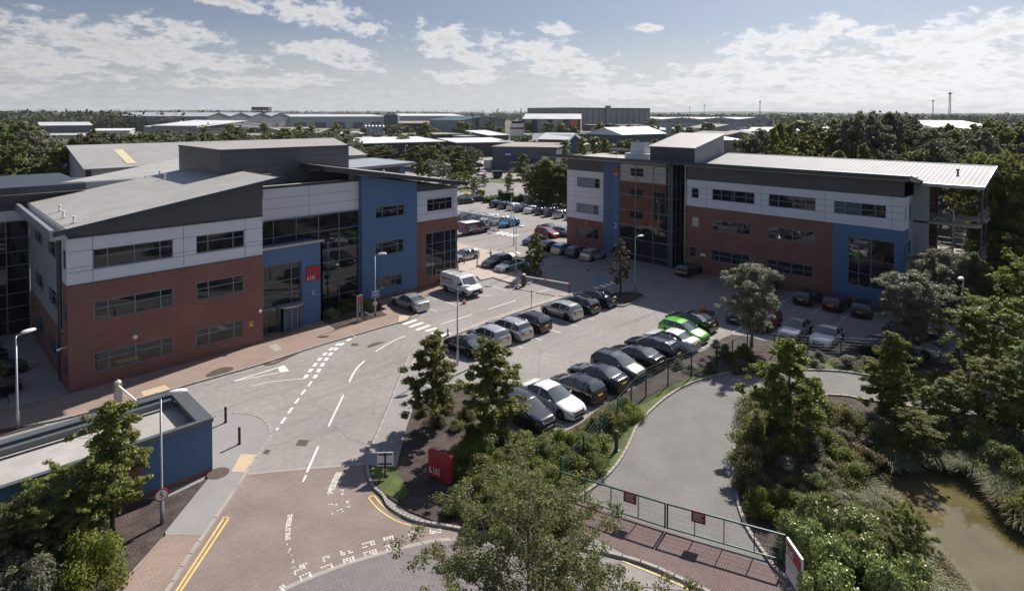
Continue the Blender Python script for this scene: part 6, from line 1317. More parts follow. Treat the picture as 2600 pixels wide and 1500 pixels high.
TP = {
 'alder': (lambda: make_tree('young_tree',7,2.0,1.2,'cone',44,25000,.115,'mid',11,cr=.20),7,2.0),
 'alder2': (lambda: make_tree('young_tree',7,2.2,1.1,'cone',46,27000,.115,'mid',12,cr=.20),7,2.2),
 'horn': (lambda: make_tree('young_tree',7.5,2.6,1.3,'spread',50,40000,.11,'bright',13,cr=.18,rise=20),7.5,2.6),
 'rowan': (lambda: make_tree('young_tree',7,2.3,1.5,'round',56,40000,.10,'grey',14,'bark_pale',cr=.24),7,2.3),
 'birch': (lambda: make_tree('birch_tree',9,4.6,.8,'dome',84,70000,.075,'birch',15,'bark_pale',cr=.115,rise=34,trunk_r=.10),9,4.6),
 'island': (lambda: make_tree('young_tree',5.5,1.7,1.1,'cone',28,11000,.11,'olive',16,cr=.18),5.5,1.7),
 'wood1': (lambda: make_tree('woodland_tree',16,5.5,2,'round',50,15000,.40,'dark',21,cr=.17),16,5.5),
 'wood2': (lambda: make_tree('woodland_tree',16,5,2,'spread',46,14000,.40,'mid',22,cr=.17),16,5),
 'wood3': (lambda: make_tree('woodland_tree',16,5.5,3,'round',50,14000,.36,'grey',23,cr=.15),16,5.5),
 'poplar': (lambda: make_tree('poplar_tree',16,3.2,2,'column',46,11000,.36,'mid',24,cr=.22,rise=55),16,3.2),
 'near': (lambda: make_tree('woodland_tree',11,4.2,1.0,'round',60,52000,.14,'mid',25,cr=.14),11,4.2),
 'near2': (lambda: make_tree('woodland_tree',11,4.2,1.0,'spread',60,52000,.14,'dark',26,cr=.14),11,4.2),
 'near3': (lambda: make_tree('woodland_tree',11,4.2,1.0,'round',60,52000,.14,'bright',27,cr=.14),11,4.2),
 'far1': (lambda: make_tree('distant_tree',10,4.5,1,'round',16,1700,.85,'dark',31,cr=.3,branches=False),10,4.5),
 'far2': (lambda: make_tree('distant_tree',10,4,1,'spread',16,1600,.85,'mid',32,cr=.3,branches=False),10,4),
 'shrub': (lambda: make_shrub('shrub',1.6,1.6,30,9500,.085,'mid',41),1.6,1.6),
 'shrub_dark': (lambda: make_shrub('shrub',1.8,1.7,30,9500,.085,'dark',42),1.8,1.7),
 'shrub_olive': (lambda: make_shrub('shrub',1.8,1.6,30,9500,.085,'olive',43),1.8,1.6),
 'shrub_bright': (lambda: make_shrub('shrub',1.4,1.5,28,9500,.085,'bright',44),1.4,1.5),
 'shrub_grey': (lambda: make_shrub('shrub',1.8,1.6,30,9500,.085,'grey',46),1.8,1.6),
 'laurel': (lambda: make_shrub('laurel_bush',1.8,1.9,32,13000,.11,'ever',45),1.8,1.9),
}
def at(px,py,z=0): g = G(px,py,z); return (g[0],g[1],0)
def tp(key,px,py,ytop,label,group=None,R=None,z=0,**k):
    g = G(px,py); return tree(key,(g[0],g[1],z),HT(g,ytop),label,group,R,**k)
# single trees
tp('alder',283,1372,1018,'tall slim tree beside the gatehouse, its top above the roof',R=2.2)
tp('alder2',1100,1088,848,'young tree with a narrow crown, left of the pair by the car park',R=2.35)
tp('alder',1249,1127,862,'young tree of the pair that half hides the black coupe and silver hatchback',R=2.6)
g = G(1345,1800); tree('birch',(g[0],g[1],0),HT(g,1190),'broad feathery birch in the foreground at the bottom of the picture',R=4.2)
tp('horn',2003,1150,860,'bright leafy tree beside the curved drive, nearest to the white coupe',R=2.75)
tp('horn',2268,1088,846,'bright leafy tree beyond the drive bend, before the corner bays',R=2.3)
tp('rowan',1908,884,668,'grey green rowan tree over the red hatchback',R=2.5)
tp('rowan',2312,905,692,'dense grey green tree standing over the cars in the corner bays',R=2.9)
tp('rowan',2388,852,630,'grey green tree farther back, before the stair tower',R=2.7)
tp('island',1574,752,606,'small sparse tree on the planted island',R=1.75)
tp('horn',1358,702,592,'small tree on the round island over the black directory sign',R=1.6)
tp('island',1203,500,462,'small sparse tree on the far verge beside the clipped cube hedge',R=2.2)
tp('poplar',1292,495,428,'slim upright tree on the grass verge behind the far row of cars',R=1.5)
# right hand clumps by the pond
GX = 'trees around the pond'
for i,(px,py,yt,k,R,lb) in enumerate(((2400,1120,960,'near2',2.3,'dark tree standing right of the drive bend'),(2500,1120,905,'near',2.4,'tall dark green tree on the right bank of the pond'),(2620,1140,860,'near2',2.8,'dark tree at the right edge above the pond'),(2520,960,745,'near3',3.6,'yellow green tree at the right edge behind the lamp'),
    (2600,900,640,'near3',3.6,'yellow green tree at the right edge, just above the lamp'),(2470,860,640,'near2',2.3,'dark slim tree directly behind the right hand lamp'),(2300,1480,1290,'shrub',1.2,'bushy sapling on the near bank of the pond'),(2320,1175,1040,'near',1.7,'small green tree between the bright trees and the reeds'))):
    if k == 'shrub': k = 'near'
    tp(k,px,py,yt,lb,GX,R=R)
# shrubs: beds
rnd = random.Random(5)
def shrubs(lst, group, pre):
    for i,(px,py,k,H,R,lb) in enumerate(lst): g = G(px,py); tree(k,(g[0],g[1],.0),H,lb,group,R,cat='shrub')
def bank(poly, n, kinds, hr, rr, group, label, zz=.0, dn=.40):
    xs = [p[0] for p in poly]; ys = [p[1] for p in poly]
    def inside(x,y):
        c = False; j = len(poly)-1
        for i in range(len(poly)):
            if ((poly[i][1] > y) != (poly[j][1] > y)) and x < (poly[j][0]-poly[i][0])*(y-poly[i][1])/(poly[j][1]-poly[i][1])+poly[i][0]: c = not c
            j = i
        return c
    k = 0; P = []; tries = 0
    while k < n and tries < n*80:
        tries += 1; x, y = rnd.uniform(min(xs),max(xs)), rnd.uniform(min(ys),max(ys)); r_ = rnd.uniform(*rr)
        if not inside(x,y) or any((x-a)**2+(y-c)**2 < (dn*(r_+q))**2 for a,c,q in P): continue
        P.append((x,y,r_)); k += 1; tree(rnd.choice(kinds),(x,y,zz),rnd.uniform(*hr),label,group,r_,cat='shrub')
# hedge bank between the entrance sign and the car row
bank(PP((1180,1120),(1290,1135),(1400,1145),(1500,1110),(1560,1060),(1600,1040),(1500,1200),(1440,1235),(1400,1260),(1330,1290),(1240,1250),(1170,1200)),75,('shrub','shrub_bright','shrub_dark','shrub'),(.9,1.4),(1.0,1.5),'shrubs in the bank behind the red sign','leafy green shrub in the dense bank between the red sign and the car row')
bank(PP((1120,1010),(1200,1060),(1190,1110),(1110,1110),(1060,1120),(1060,1060)),6,('shrub_olive','shrub'),(.5,.9),(.5,.9),'low shrubs under the pair of young trees','low shrub in bark under the pair of young trees')
bank(PP((1200,1270),(1330,1300),(1420,1290),(1440,1330),(1380,1372),(1240,1340),(1120,1318)),12,('shrub','shrub_dark'),(.9,1.4),(1.0,1.4),'shrubs in the bank behind the red sign','leafy green shrub in the dense bank between the red sign and the car row')
# right bed, along the drive and round the pond
bank(PP((1900,1060),(1960,1040),(2080,1030),(2160,1090),(2230,1200),(2180,1240),(2000,1250),(1900,1220),(1880,1140)),34,('shrub_dark','shrub_olive','shrub','shrub_grey'),(1.0,1.9),(1.1,1.6),'shrubs in the wild bed inside the drive bend','tangled shrub in the wild bed inside the drive bend')
bank(PP((1910,1240),(2000,1240),(2110,1240),(2180,1340),(2250,1430),(2300,1520),(2320,1580),(2230,1560),(2150,1400),(2060,1330),(1930,1310)),26,('shrub','shrub_dark','shrub_olive','shrub_bright','shrub_grey'),(.7,1.3),(1.0,1.4),'shrubs on the near bank of the pond','leafy shrub on the near bank of the pond')
bank(PP((2200,1100),(2330,1090),(2450,1110),(2620,1120),(2680,1250),(2600,1270),(2480,1200),(2380,1160),(2240,1170)),26,('shrub_dark','shrub','shrub_grey','shrub_olive'),(1.2,2.0),(1.2,1.8),'shrubs on the far bank of the pond','dark shrub on the far bank of the pond')
bank(PP((2560,1220),(2700,1290),(2700,1400),(2600,1330)),6,('shrub_dark','shrub'),(1.3,2.0),(1.2,1.6),'shrubs on the far bank of the pond','dark shrub on the far bank of the pond')
bank(PP((1980,1345),(2060,1350),(2200,1400),(2280,1500),(2330,1600),(2100,1600),(2060,1500),(2045,1420)),16,('laurel',),(1.6,2.1),(1.4,1.9),'laurels behind the white information board','glossy laurel bush in the hedge behind the white information board')
# grass tussocks round the pond
def make_tuft(name, H, R, n, mt, seed):
    rg = random.Random(seed); root = thing(name,'','grass tussock'); b = MB()
    for i in range(n):
        a = rg.uniform(0,6.283); L_ = H*rg.uniform(.6,1.15); r0 = R*.25*rg.random(); bend = rg.uniform(.25,1.0)*R; w = .012; ca, sa = math.cos(a), math.sin(a); q = a+1.57
        P = [(r0*ca,r0*sa,0),((r0+bend*.3)*ca,(r0+bend*.3)*sa,L_*.6),((r0+bend*.75)*ca,(r0+bend*.75)*sa,L_*.9),((r0+bend*1.1)*ca,(r0+bend*1.1)*sa,L_*.8)]
        b.add([(p[0]+s_*w*k*math.cos(q),p[1]+s_*w*k*math.sin(q),p[2]) for p,k in zip(P,(1,1.2,.9,.2)) for s_ in (-1,1)],[(0,2,3,1),(2,4,5,3),(4,6,7,5)])
    b.build('blades', LM[mt], root); return root
TP['tuft'] = (lambda: make_tuft('grass_tussock',1.0,.9,420,'grass',51),1.0,.9); TP['tuft2'] = (lambda: make_tuft('grass_tussock',1.2,.8,420,'olive',52),1.2,.8)
LM['grass'] = leafmat('tussock_grass',(.13,.14,.06),(.27,.27,.14),.6,.3)
def tufts(px, n, j, h, group, label):
    P = [Vector(G(*p)) for p in px]
    for i in range(n):
        f = (i+rnd.random())/n*(len(P)-1); k = min(int(f),len(P)-2); p = P[k]+(P[k+1]-P[k])*(f-k); tree(rnd.choice(('tuft','tuft','tuft2')),(p.x+rnd.uniform(-j,j),p.y+rnd.uniform(-j,j),0),rnd.uniform(*h),label,group,rnd.uniform(.7,1.1),cat='grass tussock')
tufts(((2190,1245),(2235,1285),(2285,1345),(2325,1405),(2362,1460),(2410,1530)),46,.32,(.3,.55),'tussocks on the near bank of the pond','arching grass tussock on the near bank of the pond')
tufts(((2150,1270),(2190,1310),(2240,1370),(2290,1430),(2330,1530)),30,.6,(.4,.7),'tussocks on the near bank of the pond','arching grass tussock on the near bank of the pond')
tufts(((2250,1195),(2340,1180),(2440,1195),(2500,1225),(2560,1290),(2640,1370)),34,.4,(.7,1.2),'tussocks on the far bank of the pond','tall grass tussock on the shaded far bank of the pond')
# bottom left mass
bank(PP((-120,1330),(60,1300),(170,1340),(260,1400),(250,1470),(190,1540),(-100,1650),(-200,1500)),22,('shrub','shrub_dark','shrub_grey','shrub_bright'),(1.3,2.3),(1.4,2.0),'shrubs in the bed before the gatehouse','dense green shrub in the bed before the gatehouse')
tp('near',150,1420,1205,'bushy tree low in the bottom left corner','trees in the bottom left corner',R=2.2); tp('near2',20,1480,1280,'dark bushy tree at the bottom left edge','trees in the bottom left corner',R=2.2)
tp('near',-40,1040,925,'tree whose branch tips just enter at the left edge beside the shaded cars',R=1.5)
# planting in front of the glazing of the left office and by the right end
shrubs([(842,808,'laurel',.9,.9,'pale leaved shrub low in the bed before the curtain wall'),(880,790,'shrub_dark',1.1,1.3,'dark green shrub against the curtain wall, left of the directory sign'),(915,782,'shrub_dark',1.0,1.1,'dark shrub directly behind the directory sign'),(940,790,'laurel',1.0,.9,'yellow green shrub between the directory sign and the lamp'),(960,788,'shrub_olive',.7,.6,'small shrub at the tip of the bed beside the lamp'),(930,806,'shrub_grey',.5,.6,'low pale shrub before the directory sign'),
 (1085,727,'shrub_dark',.9,.9,'dark shrub at the foot of the brick wall, nearest to the blue tower'),(1110,722,'shrub_olive',.9,.9,'olive shrub in the middle of the foot of the brick wall'),(1140,716,'shrub_dark',.9,.8,'dark shrub at the foot of the brick wall nearest to the van'),
 (1340,690,'shrub_bright',.7,.9,'clipped bright shrub on the round island left of its sign'),(1840,905,'shrub_dark',.9,.9,'round dark shrub in the bark behind the fence'),(1870,918,'shrub_dark',.8,1.1,'low dark shrub under the rowan tree'),(1890,898,'shrub_bright',.8,.7,'bright shrub at the foot of the rowan tree'),(1820,880,'shrub_grey',.6,.6,'small grey shrub before the green hatchback'),(2005,870,'shrub_grey',.6,.8,'low grey shrub before the silver saloon nose'),
 (2150,930,'shrub_grey',.8,1.3,'wide grey green shrub beside the short paved path'),(2210,935,'shrub_dark',.8,1.3,'dark low shrub before the grey hatchback'),(2330,975,'shrub',.8,1.2,'green shrub behind the fence end'),(2380,975,'shrub_dark',.8,1.0,'dark shrub left of the right hand lamp foot')],'shrubs in small beds','')
bank(PP((1690,930),(1830,925),(2010,905),(2100,915),(2090,930),(1950,950),(1760,950)),10,('shrub_dark','shrub_grey'),(.5,.9),(.6,1.0),'low shrubs behind the green fence','low shrub in the bark behind the green fence')
# clipped hedges on the far verge
def hedge(px0,py0,px1,py1,w,h,label,name='clipped_hedge'):
    a, c = G(px0,py0), G(px1,py1); L_ = math.hypot(c[0]-a[0],c[1]-a[1]); root = thing(name,label,'hedge',(a[0],a[1],0),math.atan2(c[1]-a[1],c[0]-a[0]),'clipped hedges on the far verge'); rg = random.Random(int(px0)); n = max(3,int(L_*w*1.6)); C = [(rg.uniform(0,L_),rg.uniform(-w/2,w/2),rg.uniform(.2,h*.85)) for _ in range(n)]
    o = bpy.data.objects.new('foliage', leaf_mesh('foliage',C,[.55]*n,int(420*n**.9),.16,LM['mid'],int(px0),1.,.3)); COL.objects.link(o); o.parent = root
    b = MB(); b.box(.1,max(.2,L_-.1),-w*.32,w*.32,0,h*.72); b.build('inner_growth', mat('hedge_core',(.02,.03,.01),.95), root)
hedge(1212,499,1228,499,3.2,2.0,'clipped dark cube hedge on the far verge by the small sparse tree'); hedge(1172,509,1226,506,3.0,1.1,'low clipped hedge with a sunny top beside the estate road'); hedge(1234,515,1262,508,2.6,1.2,'low clipped hedge behind the black cars of the far row'); hedge(1275,508,1292,512,3.5,2.6,'large round clipped hedge beside the slim upright tree'); hedge(1308,512,1320,514,3.0,1.8,'smaller round clipped hedge beside the lamp post'); hedge(1160,508,1178,508,2,1.0,'short hedge piece right behind the left office corner')
# =================================================================== the industrial estate and woods beyond
M.update(roof_pale=mat('pale_shed_roof',(.50,.51,.52),.5,var=.1,vs=.05), roof_bright=mat('white_metal_roof',(.66,.66,.66),.45,var=.08,vs=.05), roof_brown=mat('weathered_roof',(.26,.235,.21),.85,var=.2,vs=.1), shed_grey=mat('grey_shed_cladding',(.26,.275,.30),.6,var=.05,vs=.05), shed_pale=mat('pale_shed_cladding',(.38,.40,.42),.6,var=.05,vs=.05),  # roof_bright: near-white sheeting, the sheds' own colour
  shed_dark=mat('dark_shed_cladding',(.045,.042,.045),.7,var=.12,vs=.1), shed_slate=mat('slate_shed_cladding',(.10,.12,.15),.6,var=.08,vs=.05), shed_teal=mat('teal_shed_cladding',(.03,.085,.095),.6,var=.08,vs=.05), shed_brick=mat('brown_brick_shed',(.13,.075,.06),.85,var=.15,vs=.1), shed_blue=mat('blue_shed_cladding',(.02,.05,.12),.6,var=.05), shed_white=mat('white_shed_cladding',(.58,.58,.58),.6,var=.05,vs=.05))
def shed(x0, yb0, x1, yb1, yt, depth, wall, roof, label, kind='flat', rise=1.5, cols=None, band=None, bays=0, name='warehouse', doors=0):
    a, c = Vector(G(x0,yb0)), Vector(G(x1,yb1)); d = c-a; L_ = d.length; an = math.atan2(d.y,d.x); h = HT(a,yt); r = thing(name,label,name.replace('_',' '),(a.x,a.y,0),an)
    b = MB(); b.box(0,L_,0,depth,0,h); w_ = b.build('wall', M[wall], r); b = MB(); e = .35
    if kind == 'flat': b.box(-e,L_+e,-e,depth+e,h,h+.35)
    elif kind == 'mono': b.hull8([(-e,-e,h),(L_+e,-e,h),(L_+e,depth,h+rise),(-e,depth,h+rise),(-e,-e,h+.3),(L_+e,-e,h+.3),(L_+e,depth,h+rise+.3),(-e,depth,h+rise+.3)])
    elif kind == 'long':                        # ridge along the front
        b.hull8([(-e,-e,h),(L_+e,-e,h),(L_+e,depth/2,h),(-e,depth/2,h),(-e,-e,h+.3),(L_+e,-e,h+.3),(L_+e,depth/2,h+rise),(-e,depth/2,h+rise)]); b.hull8([(-e,depth/2,h),(L_+e,depth/2,h),(L_+e,depth+e,h),(-e,depth+e,h),(-e,depth/2,h+rise),(L_+e,depth/2,h+rise),(L_+e,depth+e,h+.3),(-e,depth+e,h+.3)])
    elif kind == 'gable':                       # gables face the camera, «bays» of them
        n = max(1,bays); g_ = MB(); W = L_/n
        for i in range(n):
            u = i*W; g_.add([(u,0,h),(u+W,0,h),(u+W/2,0,h+rise),(u,.3,h),(u+W,.3,h),(u+W/2,.3,h+rise)],[(0,1,2),(5,4,3)]); 
            b.add([(u,-e,h+.05),(u+W/2,-e,h+rise+.05),(u+W/2,depth,h+rise+.05),(u,depth,h+.05),(u,-e,h-.3),(u+W/2,-e,h+rise-.3)],[(0,1,2,3),(0,4,5,1)]); b.add([(u+W/2,-e,h+rise+.05),(u+W,-e,h+.05),(u+W,depth,h+.05),(u+W/2,depth,h+rise+.05),(u+W/2,-e,h+rise-.3),(u+W,-e,h-.3)],[(0,1,2,3),(0,4,5,1)])
        g_.build('gable', M[wall], r)
    b.build('roof', M[roof], r)
    if cols:
        for f0, f1 in cols: b = MB(); b.box(L_*f0,L_*f1,-.25,-.02,0,h+(rise*.6 if kind == 'gable' else -.1)); b.build('wall_panel', M[band or 'shed_teal'], r)
    if doors:
        b = MB()
        for i in range(doors): u = L_*(i+.5)/doors; b.box(u-L_/doors*.28,u+L_/doors*.28,-.3,-.03,0,h*.55); 
        b.build('loading_doors', M['shed_pale' if wall != 'shed_pale' else 'shed_slate'], r)
    return r, L_, h
shed(102,338,235,336,320,24,'shed_slate','roof_pale','low shed with a pale roof and rows of skylights at the left','mono',3)
shed(62,352,209,352,344,30,'shed_pale','roof_pale','low flat building with a whitish blue front, left of the tree belt')
shed(123,321,230,320,315,20,'shed_white','roof_bright','low white roofed building at the edge of the left woods')
shed(248,330,322,332,311,26,'shed_slate','roof_brown','dark building with a window band near the white tanks','flat',doors=6)
shed(322,331,400,329,314,40,'shed_grey','roof_pale','grey shed standing behind the white storage tanks','mono',2)
shed(377,315,426,314,303,40,'shed_slate','roof_bright','white roofed shed between the woods and the twin chimneys','mono',4)
shed(476,312,526,312,300,30,'shed_pale','roof_bright','small bright roofed shed left of the long many gabled warehouse','mono',3)
shed(366,345,500,350,322,45,'shed_grey','roof_bright','wide grey shed with bright roof and two white chimneys','mono',5)
shed(500,350,660,341,320,40,'shed_grey','roof_bright','grey gabled shed with a small white sign beside a conifer','gable',3.2)
shed(490,360,590,358,347,25,'shed_pale','roof_pale','low flat outbuilding with a pale blue parapet')
r, L_, h = shed(526,336,735,330,296,150,'shed_grey','roof_pale','very long grey warehouse front with four shallow gables','gable',4,bays=4,doors=5)
shed(736,330,976,326,297,60,'shed_pale','roof_pale','long pale warehouse side running right from the four gables','long',3,doors=5)
shed(1010,326,1180,323,295,60,'shed_pale','roof_bright','pale warehouse with a bright roof behind the dark silo tower','long',3,doors=4)
def sblock(x0,x1,yb,yt,label,name,wall='shed_dark',depth=10,top=None):
    a, c = Vector(G(x0,yb)), Vector(G(x1,yb)); d = c-a; r = thing(name,label,name.replace('_',' '),(a.x,a.y,0),math.atan2(d.y,d.x)); b = MB(); b.box(0,d.length,0,depth,0,HT(a,yt)); b.build('body',M[wall],r); return r, d.length, HT(a,yt)
r, L_, h = sblock(639,681,330,272,'black box tower with a row of small white letters above the long warehouse','billboard_tower',depth=14)
b = MB()
for k in range(12): 
    if k not in (4,7): b.box(L_*(.05+.076*k),L_*(.05+.076*k+.05),-.4,-.1,h*.80,h*.87)
b.build('lettering',M['white'],r)
r, L_, h = sblock(975,1010,342,293,'tall grey silo tower with a slightly pitched top','silo_tower','shed_slate',14); b = MB(); b.hull8([(0,0,h),(L_,0,h),(L_,14,h),(0,14,h),(L_*.2,2,h+1.8),(L_*.8,2,h+1.8),(L_*.8,12,h+1.8),(L_*.2,12,h+1.8)]); b.build('roof',M['shed_slate'],r)
sl_ = None
for i,(px,yt) in enumerate(((926,318),(935,316),(944,315),(953,315),(962,315),(971,315))):
    g = G(px,345); h = HT(g,yt); rr = 1.9
    if sl_ is None:
        sl_ = thing('silo','steel silo in the row left of the grey tower','silo',(g[0],g[1],0),0,'row of steel silos'); b = MB(); b.lathe([(rr,0),(rr,h*.86),(rr*.6,h*.97),(0,h)],14); b.build('shell',M['galv'],sl_,True); b = MB(); b.tube([(rr,0,h*.5),(rr+.3,0,h*.95),(0,0,h+.6)],.12,6); b.build('pipe',M['galv'],sl_)
    else: dup(sl_,(g[0],g[1],0),0)
tk = None
for px in (332,340,348,357):
    g = G(px,328); h = HT(g,304)
    if tk is None: tk = thing('storage_tank','white storage tank in the cluster at the left','tank',(g[0],g[1],0),0,'white storage tanks'); b = MB(); b.lathe([(3,0),(3,h*.9),(1.8,h),(0,h)],16); b.build('shell',M['shed_white'],tk,True)
    else: dup(tk,(g[0],g[1],0),0)
def chimney(px,w,yb,yt,label,wall='shed_white',red=False):
    a, c = Vector(G(px-w/2,yb)), Vector(G(px+w/2,yb)); d = c-a; h = HT(a,yt); r = thing('chimney',label,'chimney',(a.x,a.y,0),math.atan2(d.y,d.x)); b = MB(); b.box(0,d.length,0,d.length,0,h*.93); b.build('stack',M[wall],r); b = MB(); b.box(d.length*.1,d.length*.9,d.length*.1,d.length*.9,h*.93,h); b.build('cap',M['shed_dark'],r)
    if red: b = MB(); b.box(-.1,d.length+.1,-.1,d.length,h*.76,h*.81); b.build('red_band',M['maroon'],r)
    return r, d.length, h
chimney(423,10,338,312,'left white chimney block on the wide grey shed'); chimney(453,11,338,305,'right taller white chimney block on the wide grey shed'); chimney(1700,12,352,308,'pale square chimney left of its twin, behind the right office plant room','shed_pale'); chimney(1721,11,352,310,'right one of the twin square chimneys behind the right office plant room','shed_pale')
r, L_, h = chimney(1313,34,392,308,'grey and white tower with a dark red band and aerials on top','shed_white',True); b = MB()
for i in range(7): b.tube([(L_*(.08+.14*i),.4,h),(L_*(.08+.14*i),.4,h+1.0+1.4*((i*5) % 3))],.07,5)
b.build('aerials',M['shed_dark'],r); b = MB(); b.box(-.15,L_+.15,-.15,.5,0,h*.55); b.build('grey_lower_wall',M['shed_grey'],r)
shed(1011,342,1121,341,314,40,'shed_dark','roof_brown','dark brown low building right of the grey silo tower','long',2)
shed(715,348,815,344,333,30,'shed_pale','roof_brown','brown roofed low shed behind the tree belt of the left office','long',2.5)
shed(808,356,864,352,338,22,'shed_dark','roof_brown','small black gabled shed behind the bushy trees','gable',3)
shed(885,408,1130,398,367,30,'shed_dark','roof_bright','long dark warehouse with a white roof line and small white signs','mono',1.2,doors=0)
shed(1031,364,1180,360,344,30,'shed_dark','roof_brown','dark low unit behind the long dark warehouse')
shed(1172,345,1282,342,306,50,'shed_grey','shed_teal','grey gabled shed with two dark teal vertical bands','gable',3.6,cols=((.30,.39),(.63,.74)))
r, L_, h = shed(1326,343,1474,344,303,70,'shed_pale','roof_pale','pale shed with teal bands and an orange sign at its corner','long',5,cols=((.0,.04),(.16,.26),(.43,.52),(.70,.79)))
b = MB(); b.box(L_*.80,L_*1.0,-.35,-.05,0,h); b.build('teal_corner',M['shed_teal'],r); b = MB(); b.box(L_*.82,L_*.95,-.6,-.36,h*.62,h*.95); b.build('orange_sign',M['orange'],r)
shed(1122,360,1182,358,350,22,'shed_brick','roof_bright','small brown unit with a bright roof beside the white cube','mono',2); shed(1180,366,1240,364,347,14,'shed_white','roof_pale','plain whitish cube building in the middle distance'); shed(1240,366,1292,364,345,25,'shed_brick','roof_bright','brown unit with bright sloping roof left of the red banded tower','mono',2.5)
shed(1160,400,1306,396,364,30,'shed_dark','roof_bright','long dark unit under a thin bright roof, behind the car park trees','mono',.8)
r, L_, h = shed(1250,432,1412,436,374,32,'shed_slate','roof_brown','dark grey unit with a teal sign and a white banner'); b = MB(); b.box(L_*.2,L_*.31,-.25,-.03,h*.58,h*.84); sg = b.build('teal_sign',M['signblue'],r); b = MB(); b.box(L_*.21,L_*.3,-.3,-.26,h*.66,h*.74); b.build('lettering',M['white'],sg); b = MB(); b.box(L_*.78,L_*.88,-.25,-.03,h*.5,h*.7); b.build('white_banner',M['white'],r); b = MB(); b.box(L_*.34,L_*.46,-.2,-.02,0,h*.6); b.box(L_*.6,L_*.72,-.2,-.02,0,h*.55); b.build('roller_doors',M['shed_blue'],r)
shed(1366,392,1440,394,355,26,'shed_brick','roof_pale','brown shed with a grey roof beside the blue gable','long',3); shed(1440,394,1476,390,362,34,'shed_blue','roof_pale','dark blue gabled shed left of the right office roof','gable',3.5)
shed(1475,348,1500,348,337,8,'shed_blue','roof_bright','dark blue trailer box in the distant yard',name='trailer'); shed(1501,348,1528,348,336,8,'orange','roof_bright','orange trailer box in the distant yard',name='trailer')
r, L_, h = shed(1442,330,1650,327,274,90,'shed_grey','roof_pale','huge tall windowless warehouse standing above the horizon'); b = MB()
for k in range(1,14): b.box(L_*k/14-.4,L_*k/14+.4,-.3,-.02,0,h)
b.box(0,L_,-.4,-.02,h-1.2,h+.2); b.build('wall_ribs',M['shed_slate'],r); b = MB(); b.box(L_*.43,L_*.48,-3,0,0,h+3); b.build('stair_core',M['shed_grey'],r)
shed(1495,333,1640,333,318,30,'shed_brick','roof_brown','low brown building with a row of white windows below the huge warehouse',doors=7)
shed(1579,325,1963,323,303,100,'shed_grey','roof_bright','very wide grey warehouse with a gently wavy bright roof','gable',2.6,bays=4,doors=6)
shed(1590,346,1694,346,330,30,'shed_teal','roof_pale','teal shed with pale skylit roof, far one of the pair','mono',2.5); shed(1579,378,1691,372,344,26,'shed_teal','roof_pale','teal shed with pale skylit roof, just behind the right office tank','long',4.2)
shed(1700,348,1800,346,331,40,'shed_pale','roof_pale','low pale shed with a wavy roof right of the twin chimneys','gable',1.2,bays=3); shed(1799,350,1905,350,327,50,'shed_pale','roof_brown','pale gabled shed in front of the wide wavy warehouse','gable',3.5); shed(1838,400,1890,400,357,40,'roof_brown','roof_bright','brown shed with a bright roof beside the plant room of the right office','mono',1)
shed(1838,368,1990,362,345,30,'shed_slate','roof_brown','dark roofed low shed partly behind the tall right hand trees','gable',2.2,bays=2)
shed(2394,345,2560,346,328,70,'shed_slate','roof_bright','white roofed warehouse at the far right behind the trees','mono',7); shed(2100,372,2420,372,350,50,'shed_pale','roof_bright','bright roof showing through the tall trees at the right','mono',5)
shed(1475,385,1562,383,370,20,'shed_pale','roof_bright','low bright flat roof right behind the tank of the right office'); shed(868,352,925,351,341,20,'shed_slate','roof_bright','small bright roofed unit left of the steel silos','mono',1)
shed(884,372,1008,371,352,26,'shed_dark','roof_brown','dark low unit in front of the steel silos'); shed(1326,352,1500,352,341,12,'shed_slate','roof_brown','long low grey wall building under the teal banded shed'); shed(1905,352,2080,350,334,40,'shed_pale','roof_bright','pale shed with a bright roof between the wavy warehouse and the tall trees','mono',2)
shed(230,345,330,344,333,25,'shed_pale','roof_bright','small bright roof in the gap left of the twin white chimneys','mono',1.2); shed(600,360,700,358,346,22,'shed_slate','roof_brown','brown roofed unit behind the tree belt and conifer','long',1.5)
def mast(px,yb,yt,label,w=1.6):
    g = G(px,yb); h = HT(g,yt); r = thing('mast',label,'mast',(g[0],g[1],0),R_(30)); b = MB()
    for sx, sy in ((-1,-1),(1,-1),(1,1),(-1,1)): b.tube([(sx*w/2,sy*w/2,0),(sx*w*.3,sy*w*.3,h*.93)],.16*w/1.6,4)
    n = int(h/2.6)
    for k in range(n):
        a = w/2-(w*.2)*k/n; c_ = w/2-(w*.2)*(k+1)/n; z0, z1 = h*.93*k/n, h*.93*(k+1)/n
        b.tube([(-a,-a,z0),(c_,-c_,z1)],.09,3,cap=False); b.tube([(a,a,z0),(-c_,c_,z1)],.09,3,cap=False)
    b.build('lattice',M['shed_slate'],r); b = MB(); b.box(-w*.9,w*.9,-w*.9,w*.9,h*.93,h*.955); b.box(-w*.6,w*.6,-w*.2,w*.2,h*.955,h); b.build('lamp_platform',M['shed_dark'],r)
mast(2410.6,318,234,'tallest lattice floodlight mast at the far right',3.2); mast(2368,316,253,'lattice floodlight mast just left of the tallest one',2.0); mast(1929,318,256,'lone lattice mast above the wide wavy warehouse',2.2); mast(1751,316,270,'left one of two thin masts right of the huge warehouse',1.8); mast(1788,316,266,'right one of two thin masts right of the huge warehouse',1.8); mast(1264.6,318,275,'thin mast left of the huge warehouse, nearer to the silo tower',1.4); mast(1323,318,275,'thin mast left of the huge warehouse, over the banded tower',1.4); mast(1202,350,291,'dark ladder like mast before the grey teal banded shed',1.4)
